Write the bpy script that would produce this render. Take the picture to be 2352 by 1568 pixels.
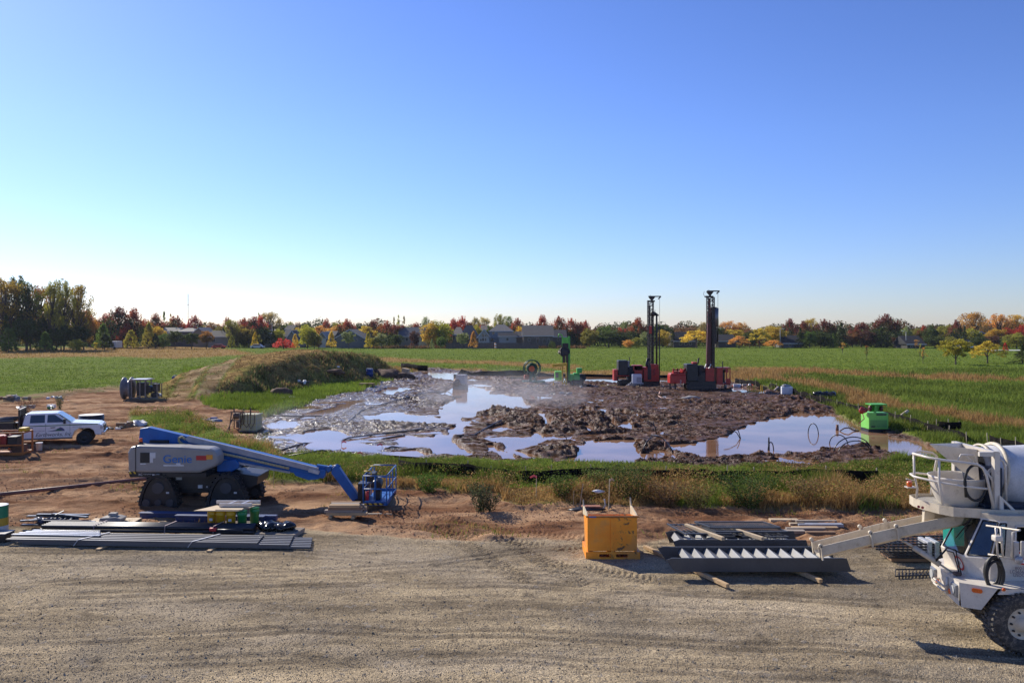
import bpy, math, random
import numpy as np
from mathutils import Vector, Matrix
for o in list(bpy.data.objects): bpy.data.objects.remove(o)
S = bpy.context.scene
COL = S.collection
R = math.radians
# ---------------------------------------------------------------- camera, sky, sun, exposure
F, HZ, CX, H = 1900.0, 756.0, 1176.0, 6.3      # focal length and horizon in photo pixels, eye height in metres
cam = bpy.data.cameras.new('camera'); co = bpy.data.objects.new('camera', cam); COL.objects.link(co)
co.location = (0, 0, H); co.rotation_euler = (R(90), 0, 0)
cam.sensor_width = 36; cam.lens = 36 * F / 2352; cam.shift_y = -(784 - HZ) / 2352
cam.clip_start = 0.2; cam.clip_end = 20000
S.camera = co
SUN_AZ, SUN_EL = -43.0, 33.0                    # azimuth from +Y towards +X, elevation
w = bpy.data.worlds.new("World"); S.world = w; w.use_nodes = True
nt = w.node_tree; bg = nt.nodes['Background']; geo_ = nt.nodes.new('ShaderNodeTexCoord')
sky = nt.nodes.new('ShaderNodeTexSky'); sky.sky_type = 'NISHITA'; sky.sun_disc = False
sky.sun_elevation = R(SUN_EL); sky.sun_rotation = R(SUN_AZ); sky.altitude = 250; sky.air_density = 1.0
sky.dust_density = 0.24; sky.ozone_density = 3.5
sz_ = nt.nodes.new('ShaderNodeSeparateXYZ'); nt.links.new(geo_.outputs['Generated'], sz_.inputs[0])
mr_ = nt.nodes.new('ShaderNodeMapRange'); mr_.inputs[1].default_value = 0.0; mr_.inputs[2].default_value = 0.22; nt.links.new(sz_.outputs[2], mr_.inputs[0])
tn_ = nt.nodes.new('ShaderNodeMix'); tn_.data_type = 'RGBA'; tn_.inputs[6].default_value = (0.49, 0.495, 0.66, 1); tn_.inputs[7].default_value = (0.58, 0.585, 0.79, 1); nt.links.new(mr_.outputs[0], tn_.inputs[0])
ml_ = nt.nodes.new('ShaderNodeMix'); ml_.data_type = 'RGBA'; ml_.blend_type = 'MULTIPLY'; ml_.inputs[0].default_value = 1.0; gm_ = nt.nodes.new('ShaderNodeGamma'); gm_.inputs[1].default_value = 1.27; nt.links.new(sky.outputs[0], gm_.inputs[0]); nt.links.new(gm_.outputs[0], ml_.inputs[6]); nt.links.new(tn_.outputs[2], ml_.inputs[7]); nt.links.new(ml_.outputs[2], bg.inputs[0]); bg.inputs[1].default_value = 0.106
sl = bpy.data.lights.new('sun', 'SUN'); sl.energy = 5.0; sl.angle = R(0.5); sl.color = (1.0, 0.925, 0.80)
so = bpy.data.objects.new('sun', sl); COL.objects.link(so)
sd = Vector((math.sin(R(SUN_AZ)) * math.cos(R(SUN_EL)), math.cos(R(SUN_AZ)) * math.cos(R(SUN_EL)), math.sin(R(SUN_EL))))
so.rotation_euler = sd.to_track_quat('Z', 'Y').to_euler(); so.location = (-30, 30, 60)
S.view_settings.view_transform = 'Standard'; S.view_settings.look = 'None'
S.view_settings.exposure = 0.27; S.view_settings.gamma = 1.0
S.render.engine = 'CYCLES'
S.cycles.max_bounces = 6; S.cycles.transparent_max_bounces = 12; S.cycles.volume_bounces = 0
random.seed(7); rng = np.random.default_rng(7)

def W(px, py, Y): return Vector(((px - CX) / F * Y, Y, H - (py - HZ) / F * Y))
def G(px, py, z=0.0):
    Y = F * (H - z) / (py - HZ); return Vector(((px - CX) / F * Y, Y, z))

# ---------------------------------------------------------------- object helpers
def tag(o, label=None, cat=None, group=None, kind=None):
    if label: o['label'] = label
    if cat: o['category'] = cat
    if group: o['group'] = group
    if kind: o['kind'] = kind
    return o
def empty(name, loc=(0, 0, 0), rz=0.0, label=None, cat=None, group=None, scale=1.0):
    o = bpy.data.objects.new(name, None); COL.objects.link(o)
    o.location = loc; o.rotation_euler = (0, 0, rz); o.scale = (scale,) * 3; o.empty_display_size = 0.2
    return tag(o, label, cat, group)
class MB:
    def __init__(s): s.v = []; s.f = []; s.sm = []
    def add(s, vs, fs, smooth=False):
        b = len(s.v); s.v += [tuple(p) for p in vs]
        for q in fs: s.f.append([b + i for i in q]); s.sm.append(smooth)
        return s
    def box(s, x0, x1, y0, y1, z0, z1, M=None):
        vs = [Vector((x, y, z)) for x in (x0, x1) for y in (y0, y1) for z in (z0, z1)]
        if M is not None: vs = [M @ p for p in vs]
        return s.add(vs, [(0, 1, 3, 2), (4, 6, 7, 5), (0, 4, 5, 1), (2, 3, 7, 6), (0, 2, 6, 4), (1, 5, 7, 3)])
    def bar(s, p0, p1, w, h=None, up=(0, 0, 1)):
        p0 = Vector(p0); p1 = Vector(p1); h = h or w; d = (p1 - p0)
        L = d.length; d.normalize(); u = Vector(up)
        if abs(d.dot(u)) > 0.97: u = Vector((1, 0, 0))
        sx = d.cross(u).normalized(); u = sx.cross(d).normalized()
        vs = []
        for p in (p0, p1):
            for a, b in ((-1, -1), (1, -1), (1, 1), (-1, 1)): vs.append(p + sx * a * w / 2 + u * b * h / 2)
        return s.add(vs, [(3, 2, 1, 0), (4, 5, 6, 7), (0, 1, 5, 4), (1, 2, 6, 5), (2, 3, 7, 6), (3, 0, 4, 7)])
    def tube(s, pts, r, n=8, closed=False, caps=True):
        pts = [Vector(p) for p in pts]; m = len(pts); rs = r if isinstance(r, (list, tuple)) else [r] * m
        b = len(s.v); prev = None
        for i, p in enumerate(pts):
            a = pts[(i - 1) % m] if (closed or i > 0) else p; c = pts[(i + 1) % m] if (closed or i < m - 1) else p
            d = (c - a).normalized()
            if prev is None: u = Vector((0, 0, 1)) if abs(d.z) < 0.9 else Vector((1, 0, 0)); u = (u - d * u.dot(d)).normalized()
            else:
                u = prev - d * prev.dot(d)
                u = u.normalized() if u.length > 1e-5 else d.orthogonal().normalized()
            prev = u; t = d.cross(u)
            for k in range(n):
                an = 2 * math.pi * k / n; s.v.append(tuple(p + (u * math.cos(an) + t * math.sin(an)) * rs[i]))
        mm = m if closed else m - 1
        for i in range(mm):
            for k in range(n):
                i2 = (i + 1) % m
                s.f.append([b + i * n + k, b + i * n + (k + 1) % n, b + i2 * n + (k + 1) % n, b + i2 * n + k]); s.sm.append(True)
        if caps and not closed:
            s.f.append([b + k for k in range(n)][::-1]); s.sm.append(False)
            s.f.append([b + (m - 1) * n + k for k in range(n)]); s.sm.append(False)
        return s
    def cyl(s, p0, p1, r0, r1=None, n=16): return s.tube([p0, p1], [r0, r0 if r1 is None else r1], n)
    def lathe(s, prof, n=24, M=None):            # profile of (r, z) about z
        b = len(s.v)
        for r, z in prof:
            for k in range(n):
                p = Vector((r * math.cos(2 * math.pi * k / n), r * math.sin(2 * math.pi * k / n), z))
                s.v.append(tuple(M @ p if M is not None else p))
        for i in range(len(prof) - 1):
            for k in range(n):
                s.f.append([b + i * n + k, b + i * n + (k + 1) % n, b + (i + 1) * n + (k + 1) % n, b + (i + 1) * n + k]); s.sm.append(True)
        return s
    def prism(s, poly, a, b, axis='y', M=None):  # polygon in the two other axes, extruded from a to b
        def P(u, v, t):
            p = Vector((u, t, v)) if axis == 'y' else Vector((t, u, v)) if axis == 'x' else Vector((u, v, t))
            return M @ p if M is not None else p
        n = len(poly); vs = [P(u, v, a) for u, v in poly] + [P(u, v, b) for u, v in poly]
        fs = [list(range(n)), list(range(2 * n - 1, n - 1, -1))] + [(i, i + n, (i + 1) % n + n, (i + 1) % n) for i in range(n)]
        return s.add(vs, fs)
    def blob(s, c, r, seed=0, n=10, amp=0.25, flat=1.0):
        rr = random.Random(seed); c = Vector(c); b = len(s.v); m = n // 2 + 1
        ph = [rr.uniform(0, 6.28) for _ in range(6)]
        for i in range(m + 1):
            th = math.pi * i / m
            for k in range(n):
                a = 2 * math.pi * k / n
                q = 1 + amp * (math.sin(3 * a + ph[0]) * math.sin(th) * 0.5 + math.sin(2 * a + ph[1] + th * 3) * 0.5 * math.sin(th) + rr.uniform(-.5, .5) * math.sin(th))
                s.v.append((c.x + r[0] * q * math.sin(th) * math.cos(a), c.y + r[1] * q * math.sin(th) * math.sin(a), c.z + r[2] * q * math.cos(th)))
        for i in range(m):
            for k in range(n):
                s.f.append([b + i * n + k, b + (i + 1) * n + k, b + (i + 1) * n + (k + 1) % n, b + i * n + (k + 1) % n]); s.sm.append(True)
        return s
    def build(s, name, mat, parent=None, bevel=0.0, loc=None, fixn=True):
        me = bpy.data.meshes.new(name); me.from_pydata(s.v, [], s.f); me.polygons.foreach_set('use_smooth', s.sm)
        me.materials.append(mat); me.update()
        if fixn:
            import bmesh
            bm = bmesh.new(); bm.from_mesh(me); bmesh.ops.recalc_face_normals(bm, faces=bm.faces); bm.to_mesh(me); bm.free()
        o = bpy.data.objects.new(name, me); COL.objects.link(o)
        if parent: o.parent = parent
        if loc: o.location = loc
        if bevel:
            m = o.modifiers.new('bevel', 'BEVEL'); m.width = bevel; m.segments = 2; m.limit_method = 'ANGLE'; m.angle_limit = R(40)
        return o
def children(o): return [c for c in bpy.data.objects if c.parent == o]
def copy_tree(o, loc=None, rz=None, label=None, parent=None, kids=None):
    kids = kids if kids is not None else {}
    c = o.copy(); COL.objects.link(c)
    if parent: c.parent = parent
    if loc is not None: c.location = loc
    if rz is not None: c.rotation_euler[2] = rz
    if label: c['label'] = label
    for ch in children(o): copy_tree(ch, parent=c)
    return c
def text(name, s, size, mat, parent, M, align='LEFT', shear=0.0, ext=0.0, bold=0.0, sx=1.0):
    cu = bpy.data.curves.new(name, 'FONT'); cu.body = s; cu.size = size; cu.align_x = align; cu.shear = shear; cu.extrude = ext
    t = bpy.data.objects.new('tmp', cu); COL.objects.link(t)
    bpy.context.view_layer.update(); dg = bpy.context.evaluated_depsgraph_get()
    me = bpy.data.meshes.new_from_object(t.evaluated_get(dg)); bpy.data.objects.remove(t)
    me.materials.clear(); me.materials.append(mat); me.name = name
    o = bpy.data.objects.new(name, me); COL.objects.link(o); o.parent = parent
    me.transform(M @ Matrix.Diagonal((sx, 1, 1, 1))); return o
FRONT = Matrix.Rotation(R(90), 4, 'X')           # text standing upright and facing -Y

# ---------------------------------------------------------------- materials
class NT:
    def __init__(s, name):
        s.m = bpy.data.materials.new(name); s.m.use_nodes = True; s.t = s.m.node_tree; s.t.nodes.clear()
        s.out = s.t.nodes.new('ShaderNodeOutputMaterial')
    def n(s, ty, op=None, **kw):
        nd = s.t.nodes.new('ShaderNode' + ty)
        for k, v in kw.items():
            if k.startswith('_'): setattr(nd, k[1:], v); continue
            i = nd.inputs[int(k[1:])] if k[0] == 'i' and k[1:].isdigit() else nd.inputs[k.replace('_', ' ')]
            s.set(i, v)
        if op: nd.operation = op
        return nd
    def set(s, i, v):
        if isinstance(v, bpy.types.NodeSocket): s.t.links.new(v, i)
        elif isinstance(v, (tuple, list)) and i.type == 'RGBA': i.default_value = tuple(v)[:3] + (1,)
        else: i.default_value = v
    def math(s, op, a, b=0.0, c=0.0, clamp=False):
        nd = s.n('Math', op); s.set(nd.inputs[0], a); s.set(nd.inputs[1], b); s.set(nd.inputs[2], c); nd.use_clamp = clamp; return nd.outputs[0]
    def mix(s, f, a, b, mode='MIX'):
        nd = s.t.nodes.new('ShaderNodeMix'); nd.data_type = 'RGBA'; nd.blend_type = mode; nd.clamp_factor = True
        s.set(nd.inputs[0], f); s.set(nd.inputs[6], a); s.set(nd.inputs[7], b); return nd.outputs[2]
    def noise(s, co, scale, detail=4, rough=0.55, dist=0.0):
        nd = s.n('TexNoise', Vector=co, Scale=scale, Detail=detail, Roughness=rough, Distortion=dist); return nd.outputs[0]
    def ramp(s, f, lo, hi):
        nd = s.n('MapRange'); nd.inputs[1].default_value = lo; nd.inputs[2].default_value = hi; s.set(nd.inputs[0], f); nd.interpolation_type = 'SMOOTHSTEP'; return nd.outputs[0]
    def coords(s, sc=(1, 1, 1), kind='Object'):
        tc = s.n('TexCoord'); mp = s.n('Mapping', Vector=tc.outputs[kind]); mp.inputs['Scale'].default_value = sc; return mp.outputs[0]
MATS = {}
def pm(name, col, rough=0.5, metal=0.0, var=0.12, scale=4.0, dirt=0.0, dcol=(0.16, 0.10, 0.065), bump=0.0, stretch=(1, 1, 1), spec=0.5, coat=0.0):
    if name in MATS: return MATS[name]
    t = NT(name); co = t.coords(stretch)
    n1 = t.noise(co, scale, 6, 0.6); n2 = t.noise(co, scale * 9, 3, 0.6)
    v = t.math('ADD', t.math('MULTIPLY', n1, 0.65), t.math('MULTIPLY', n2, 0.35))
    dk = tuple(c * (1 - 1.6 * var) for c in col); lt = tuple(min(1, c * (1 + 1.6 * var)) for c in col)
    c = t.mix(t.ramp(v, 0.3, 0.7), dk, lt)
    rr = t.math('ADD', rough, t.math('MULTIPLY', t.math('SUBTRACT', n2, 0.5), 0.25))
    if dirt > 0:
        d = t.ramp(t.noise(co, scale * 1.7, 8, 0.7, 0.4), 0.72 - dirt * 0.45, 0.9 - dirt * 0.35)
        c = t.mix(t.math('MULTIPLY', d, 0.85), c, dcol); rr = t.math('ADD', rr, t.math('MULTIPLY', d, 0.35))
    b = t.n('BsdfPrincipled', Base_Color=c, Roughness=rr, Metallic=metal)
    b.inputs['Specular IOR Level'].default_value = spec; b.inputs['Coat Weight'].default_value = coat
    if bump > 0:
        bp = t.n('Bump', Height=v, Distance=bump); bp.inputs['Strength'].default_value = 0.7; t.set(b.inputs['Normal'], bp.outputs[0])
    t.set(t.out.inputs[0], b.outputs[0]); MATS[name] = t.m; return t.m
def glass_mat(name='dark_glass', col=(0.02, 0.035, 0.035)):
    if name in MATS: return MATS[name]
    return pm(name, col, 0.06, 0, 0.05, 1.0, spec=0.8)
def clear_glass():
    if 'clear_glass' in MATS: return MATS['clear_glass']
    t = NT('clear_glass'); b = t.n('BsdfPrincipled', Base_Color=(0.6, 0.75, 0.72), Roughness=0.03); b.inputs['Metallic'].default_value = 0
    tr = t.n('BsdfTransparent', Color=(0.62, 0.75, 0.72)); fr = t.n('Fresnel'); fr.inputs[0].default_value = 1.5
    gl = t.n('BsdfGlossy', Roughness=0.03)
    f = t.math('ADD', fr.outputs[0], t.math('MULTIPLY', t.noise(t.coords(), 3), 0.12))
    mx = t.n('MixShader'); t.set(mx.inputs[0], f); t.set(mx.inputs[1], tr.outputs[0]); t.set(mx.inputs[2], gl.outputs[0])
    t.set(t.out.inputs[0], mx.outputs[0]); MATS['clear_glass'] = t.m; return t.m
def stripe_mat(name, a, b, freq=6.0, ang=(1, 0, 1)):
    if name in MATS: return MATS[name]
    t = NT(name); tc = t.n('TexCoord'); sp = t.n('SeparateXYZ', Vector=tc.outputs['Object'])
    s = t.math('ADD', t.math('ADD', t.math('MULTIPLY', sp.outputs[0], ang[0]), t.math('MULTIPLY', sp.outputs[1], ang[1])), t.math('MULTIPLY', sp.outputs[2], ang[2]))
    k = t.math('GREATER_THAN', t.math('FRACT', t.math('MULTIPLY', s, freq)), 0.5)
    p = t.n('BsdfPrincipled', Base_Color=t.mix(k, a, b), Roughness=0.5); t.set(t.out.inputs[0], p.outputs[0]); MATS[name] = t.m; return t.m
def attr_mat(name, attr, rough=0.9, transl=0.3, spec=0.08):      # colour from a mesh colour attribute, for grass and leaves
    t = NT(name); a = t.n('Attribute'); a.attribute_name = attr
    n = t.noise(t.coords(), 8.0, 2); c = t.mix(1.0, a.outputs[0], t.mix(n, (0.75, 0.75, 0.75), (1.25, 1.25, 1.2)), 'MULTIPLY')
    d = t.n('BsdfPrincipled', Base_Color=c, Roughness=rough); d.inputs['Specular IOR Level'].default_value = spec
    tr = t.n('BsdfTranslucent', Color=c); mx = t.n('MixShader'); mx.inputs[0].default_value = transl
    t.set(mx.inputs[1], d.outputs[0]); t.set(mx.inputs[2], tr.outputs[0]); t.set(t.out.inputs[0], mx.outputs[0]); return t.m
# ---------------------------------------------------------------- terrain
def vnoise(x, y, seed):
    r = np.random.default_rng(seed).random((256, 256)).astype(np.float32)
    xi = np.floor(x).astype(np.int64); yi = np.floor(y).astype(np.int64); fx = x - xi; fy = y - yi
    fx = fx * fx * (3 - 2 * fx); fy = fy * fy * (3 - 2 * fy)
    a = r[xi & 255, yi & 255]; b = r[(xi + 1) & 255, yi & 255]; c = r[xi & 255, (yi + 1) & 255]; d = r[(xi + 1) & 255, (yi + 1) & 255]
    return (a * (1 - fx) + b * fx) * (1 - fy) + (c * (1 - fx) + d * fx) * fy
def fbm(x, y, wl, octs=4, seed=0, gain=0.5):
    s = 0; t = 0; a = 1.0
    for k in range(octs):
        ca, sa = math.cos(k * 1.3 + seed), math.sin(k * 1.3 + seed); q = wl * 0.5 ** k
        s = s + a * vnoise((x * ca + y * sa) / q + 17 * k, (-x * sa + y * ca) / q + 31 * k, seed * 13 + k); t += a; a *= gain
    return s / t
def inpoly(px, py, poly):
    c = np.zeros(px.shape, bool); n = len(poly)
    for i in range(n):
        x1, y1 = poly[i]; x2, y2 = poly[(i + 1) % n]
        if y1 == y2: continue
        c ^= ((y1 > py) != (y2 > py)) & (px < (x2 - x1) * (py - y1) / (y2 - y1) + x1)
    return c
def blur(a, n):
    a = a.astype(np.float32)
    for _ in range(n):
        a[1:-1] = (a[:-2] + 2 * a[1:-1] + a[2:]) / 4; a[:, 1:-1] = (a[:, :-2] + 2 * a[:, 1:-1] + a[:, 2:]) / 4
    return a
def sstep(x, a, b): t = np.clip((x - a) / (b - a), 0, 1); return t * t * (3 - 2 * t)
rows = np.concatenate([np.array([757.5, 758.5, 760, 762, 764, 767, 770, 774, 778]), np.arange(782, 845, 1.0), np.arange(845, 1085, 0.5),
                       np.arange(1085, 1300, 1.0), np.arange(1300, 1590, 1.6), np.arange(1590, 1700, 8), np.arange(1700, 2250, 45)])
Ys = F * H / (rows - HZ)
Yall = np.concatenate([Ys, np.array([6.0, 2.0, -6.0, -20.0, -40.0])]); rows_all = np.concatenate([rows, np.linspace(2300, 2700, 5)])
cols = np.concatenate([np.array([-6000, -4500, -3400, -2600, -2000, -1600, -1300, -1050, -850, -700, -560, -440, -340, -260, -200]), np.arange(-150, 2505, 3.0),
                       np.array([2550, 2620, 2700, 2800, 2920, 3060, 3230, 3450, 3700, 4000, 4400, 5000, 5800, 7000, 8400])])
PXg, PYg = np.meshgrid(cols, rows_all); Yg = np.repeat(Yall[:, None], len(cols), 1); Yx = np.maximum(Yg, Ys[-1])
Xg = (PXg - CX) / F * Yx
PIT = [(960, 851), (1010, 846), (1060, 853), (1280, 859), (1560, 864), (1690, 876), (1790, 903), (1880, 925), (1990, 985), (2080, 1000), (2150, 1028), (2190, 1062),
       (2000, 1078), (1700, 1078), (1300, 1072), (1180, 1066), (1000, 1054), (900, 1045), (800, 1040), (700, 1038), (640, 1045), (590, 1000), (600, 960), (660, 943), (750, 912), (850, 888), (900, 872)]
PUD = [[(1015, 965), (1025, 930), (1060, 912), (1110, 903), (1180, 908), (1200, 918), (1225, 938), (1130, 942), (1080, 955), (1050, 970)],
       [(830, 957), (900, 945), (1000, 958), (1060, 962), (1070, 972), (1010, 974), (960, 972), (900, 972), (850, 968)],
       [(935, 998), (990, 1000), (1044, 998), (1036, 1015), (1060, 1028), (1085, 1045), (1075, 1052), (1010, 1050), (980, 1030), (925, 1024), (900, 1012)],
       [(1044, 1000), (1030, 990), (1060, 966), (1078, 968), (1057, 997)],
       [(1093, 1006), (1148, 1013), (1201, 1007), (1233, 992), (1250, 996), (1284, 1005), (1244, 1016), (1201, 1026), (1184, 1029), (1164, 1034), (1160, 1022), (1130, 1016)],
       [(1100, 1022), (1124, 1030), (1150, 1047), (1170, 1060), (1195, 1062), (1175, 1048), (1140, 1030), (1128, 1020)], [(1160, 1034), (1190, 1036), (1240, 1052), (1225, 1057), (1180, 1046)],
       [(1345, 1027), (1360, 1015), (1390, 1011), (1450, 1011), (1455, 1025), (1470, 1045), (1480, 1050), (1465, 1060), (1440, 1069), (1360, 1070), (1320, 1062), (1305, 1054)],
       [(1520, 1022), (1600, 1018), (1640, 1010), (1700, 988), (1755, 965), (1830, 950), (1900, 953), (1950, 962), (1998, 985), (2040, 1003), (2100, 1012), (2155, 1035), (2145, 1061),
        (2080, 1052), (2030, 1035), (1990, 1022), (1900, 1036), (1860, 1043), (1780, 1042), (1740, 1040), (1700, 1045), (1640, 1050), (1570, 1042), (1540, 1032)],
       [(1740, 1056), (1800, 1050), (1870, 1060), (1850, 1068), (1790, 1066)], [(975, 854), (1040, 858), (1064, 864), (1045, 873), (1000, 868), (985, 862)],
       [(1066, 867), (1130, 868), (1140, 874), (1070, 876)], [(1220, 866), (1280, 863), (1410, 864), (1560, 867), (1545, 878), (1480, 882), (1340, 876), (1230, 878)],
       [(1005, 907), (1045, 892), (1090, 890), (1145, 897), (1100, 906), (1040, 910)], [(680, 964), (740, 942), (790, 926), (815, 920), (790, 940), (740, 952), (700, 966)],
       [(660, 1004), (700, 992), (760, 988), (800, 998), (780, 1008), (740, 1014), (690, 1014)], [(890, 1036), (950, 1033), (990, 1044), (940, 1050), (890, 1046)],
       [(1332, 945), (1345, 935), (1362, 940), (1345, 948)], [(1370, 948), (1378, 936), (1397, 939), (1385, 950)], [(1408, 944), (1470, 950), (1475, 960), (1440, 954)],
       [(1378, 979), (1400, 965), (1405, 975), (1420, 978), (1440, 968), (1450, 975), (1440, 984), (1390, 984)], [(1322, 979), (1350, 979), (1360, 992), (1335, 988)],
       [(1680, 892), (1760, 893), (1750, 904), (1690, 902)], [(1120, 985), (1160, 975), (1175, 985), (1150, 995)], [(1230, 945), (1245, 950), (1275, 975), (1262, 978), (1240, 960)],
       [(700, 1020), (760, 1012), (830, 1018), (880, 1030), (800, 1036), (720, 1034)], [(610, 975), (650, 965), (690, 975), (660, 990), (620, 990)], [(1430, 1052), (1500, 1032), (1545, 1040), (1560, 1050), (1480, 1060)], [(860, 900), (905, 890), (950, 893), (900, 906)]]
wob1 = (fbm(Xg, Yg, 3.0, 5, 3) - 0.5); wob2 = (fbm(Xg, Yg, 3.0, 5, 4) - 0.5); wobf = (fbm(Xg, Yg, 0.9, 4, 5) - 0.5)
pxs = 60.0 * 50 / Yx
PXw = PXg + wob1 * 50; sY = np.clip((PYg - HZ) / 250, 0.05, 1.6)
PYw = PYg + (wob2 * 16 + wobf * 10) * sY
pit = inpoly(PXw, PYw, PIT)
Lg = np.interp(PXg, [-900, 0, 300, 500, 700, 800, 900, 1050, 1200, 1340, 1470, 1560, 1800, 2050, 2352, 3500], [1205, 1212, 1214, 1214, 1214, 1222, 1226, 1236, 1242, 1246, 1240, 1238, 1245, 1258, 1300, 1330])
gravel = (PYw > Lg) | (PYg > 2200)
L2 = np.interp(PXg, [-900, 290, 300, 420, 560, 620, 800, 900, 1000, 1130, 1200, 2100, 2352, 3500], [0, 0, 972, 1000, 1072, 1113, 1122, 1118, 1130, 1142, 1163, 1165, 1185, 1230])
L2u = np.interp(PXg, [-900, 290, 300, 420, 500, 590, 640], [0, 0, 948, 952, 985, 1020, 1042])
Lf = np.interp(PXg, [-6000, -900, 0, 130, 260, 345, 420, 470, 600, 601, 9000], [1050, 955, 922, 908, 895, 887, 886, 935, 944, 3000, 3000])
green = (PYw < Lf) & (PXg < 601) | (PXg >= 601) & (PYw < L2) | (PXg < 601) & (PXg > 295) & (PYw > L2u) & (PYw < L2)
green &= ~pit; gravel &= ~green
dirt = ~(pit | green | gravel)
# spoil mound with its ramp
RG = [(330, 69, 0.0), (400, 74, 0.3), (500, 82, 1.9), (600, 90, 3.15), (700, 98, 3.7), (785, 107, 3.15), (830, 114, 2.0), (858, 120, 0.1)]
RG = [((p - CX) / F * y, y, z) for p, y, z in RG]
best = np.full(Xg.shape, 1e9); mz = np.zeros(Xg.shape); side = np.zeros(Xg.shape)
for (x1, y1, z1), (x2, y2, z2) in zip(RG[:-1], RG[1:]):
    dx, dy = x2 - x1, y2 - y1; t = np.clip(((Xg - x1) * dx + (Yg - y1) * dy) / (dx * dx + dy * dy), 0, 1)
    d = np.hypot(Xg - x1 - t * dx, Yg - y1 - t * dy); k = d < best
    best = np.where(k, d, best); mz = np.where(k, z1 + t * (z2 - z1), mz); side = np.where(k, (Xg - x1) * dy - (Yg - y1) * dx, side)
bw = np.where(side > 0, 4.4 + 1.15 * mz, 5 + 1.6 * mz)
mprof = 1 - sstep(best + wob1 * 3, 2.2, bw)
mound = mz * mprof
mmask = sstep(mound, 0.12, 0.4)
TAN = [[(-300, 803), (200, 797), (350, 790), (450, 794), (600, 812), (400, 823), (-300, 823)], [(800, 818), (900, 823), (1100, 827), (1330, 838), (1330, 847), (1100, 837), (900, 832), (840, 832)],
       [(860, 832), (900, 845), (1060, 851), (1300, 852), (1700, 856), (1800, 868), (1700, 882), (1060, 864), (860, 872)],
       [(1680, 843), (1850, 848), (2000, 866), (2352, 873), (3000, 884), (3000, 892), (2352, 882), (2100, 876), (1950, 868), (1850, 864), (1700, 862)],
       [(1740, 868), (1850, 876), (1950, 900), (2050, 925), (2200, 955), (2352, 980), (3000, 1050), (3000, 1070), (2352, 1004), (2200, 976), (2080, 948), (1950, 922), (1850, 892)]]
tan = np.zeros(Xg.shape, bool); wobL = fbm(Xg, Yg, 16, 3, 6) - .5
for p in TAN: tan |= inpoly(PXg + wob1 * 60, PYg + (wob2 * 14 + wobL * 34) * sY, p)
tan = blur(tan, 4)
pud = np.zeros(Xg.shape, bool)
for p in PUD: pud |= inpoly(PXg + wob1 * 26 + wobf * 14, PYg + (wob2 * 9 + wobf * 8) * sY, p)
pud = sstep(blur(pud & pit, 3), .06, .4)
pitf, grf, dif, grnf = blur(pit, 3), blur(gravel, 8), blur(dirt, 5), blur(green, 3)
RUT = [[(385, 930), (450, 897), (520, 868), (590, 838), (640, 822), (690, 813)], [(420, 945), (500, 900), (560, 872), (620, 846), (700, 822)], [(-200, 945), (0, 925), (130, 912), (250, 898), (330, 893)]]
rut = np.zeros(Xg.shape)
for pl in RUT:
    for (x1, y1), (x2, y2) in zip(pl[:-1], pl[1:]):
        dx, dy = x2 - x1, y2 - y1; t = np.clip(((PXg - x1) * dx + (PYg - y1) * dy) / (dx * dx + dy * dy), 0, 1)
        # the ramp is seen nearly along its length, so its ruts are wide in the photo
        d = np.hypot(PXg - x1 - t * dx, (PYg - y1 - t * dy) * 1.5) + wobf * 10; rut = np.maximum(rut, 1 - sstep(d, 8, 24))
# heights
far_w = sstep(Yx, 150, 300)
hg = (fbm(Xg * 0.35, Yg, 1.2, 4, 11) - 0.5) * 0.07 + (fbm(Xg, Yg, 0.25, 3, 12) - 0.5) * 0.035
rid = 1 - np.abs(2 * fbm(Xg * 0.6, Yg, 1.6, 4, 13) - 1)
hd = (fbm(Xg, Yg, 5, 3, 14) - 0.5) * 0.25 + (rid ** 3 - 0.5) * 0.20 + (fbm(Xg * .8, Yg, 0.5, 4, 15, .65) - 0.5) * (0.06 + .26 * sstep(fbm(Xg * .4, Yg, 2.6, 3, 28), .48, .66))
cl = fbm(Xg * .75, Yg, 1.9, 5, 16, 0.64); rg2 = 1 - np.abs(2 * fbm(Xg * .8, Yg, 0.85, 4, 17, 0.6) - 1)
rough_m = 0.5 + 0.5 * sstep(PXg + wob1 * 200, 780, 1000)
ang = np.where(fbm(Xg, Yg, 22, 2, 24) > .5, .5, -.25); uu = Xg * np.cos(.45) + Yg * np.sin(.45); vv = -Xg * np.sin(.45) + Yg * np.cos(.45); u2 = Xg * np.cos(-.3) + Yg * np.sin(-.3); v2 = -Xg * np.sin(-.3) + Yg * np.cos(-.3)
sw = sstep(fbm(Xg, Yg, 18, 2, 24), .44, .56); rt_ = (1 - np.abs(2 * fbm(uu * .10, vv, 1.5, 3, 25) - 1)) * sw + (1 - np.abs(2 * fbm(u2 * .10, v2, 1.5, 3, 26) - 1)) * (1 - sw)
torn = sstep(fbm(Xg, Yg, 6, 3, 27), .40, .58)
hm = (cl - 0.40) * 0.66 + (rt_ ** 2 - 0.5) * 0.30 + ((rg2 ** 2 - 0.35) * 0.24 + (fbm(Xg, Yg, 0.42, 4, 18, 0.75) - 0.5) * 0.46) * (.25 + .95 * torn)
hm = -0.03 + 0.065 * sstep(fbm(Xg, Yg, 7, 3, 23), .42, .6) + 0.64 * hm * rough_m * (0.85 + 0.5 * sstep(fbm(Xg, Yg, 9, 2, 21), 0.45, 0.6))
hm = hm * (1 - pud) + pud * (-0.38 + 0.25 * (fbm(Xg, Yg, 1.5, 3, 19) - 0.3))
hv = (fbm(Xg, Yg, 12, 3, 20) - 0.5) * 0.5 + (fbm(Xg, Yg, 0.8, 3, 22) - 0.5) * 0.22 + 0.12
hv *= (1 - 0.6 * far_w)
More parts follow.
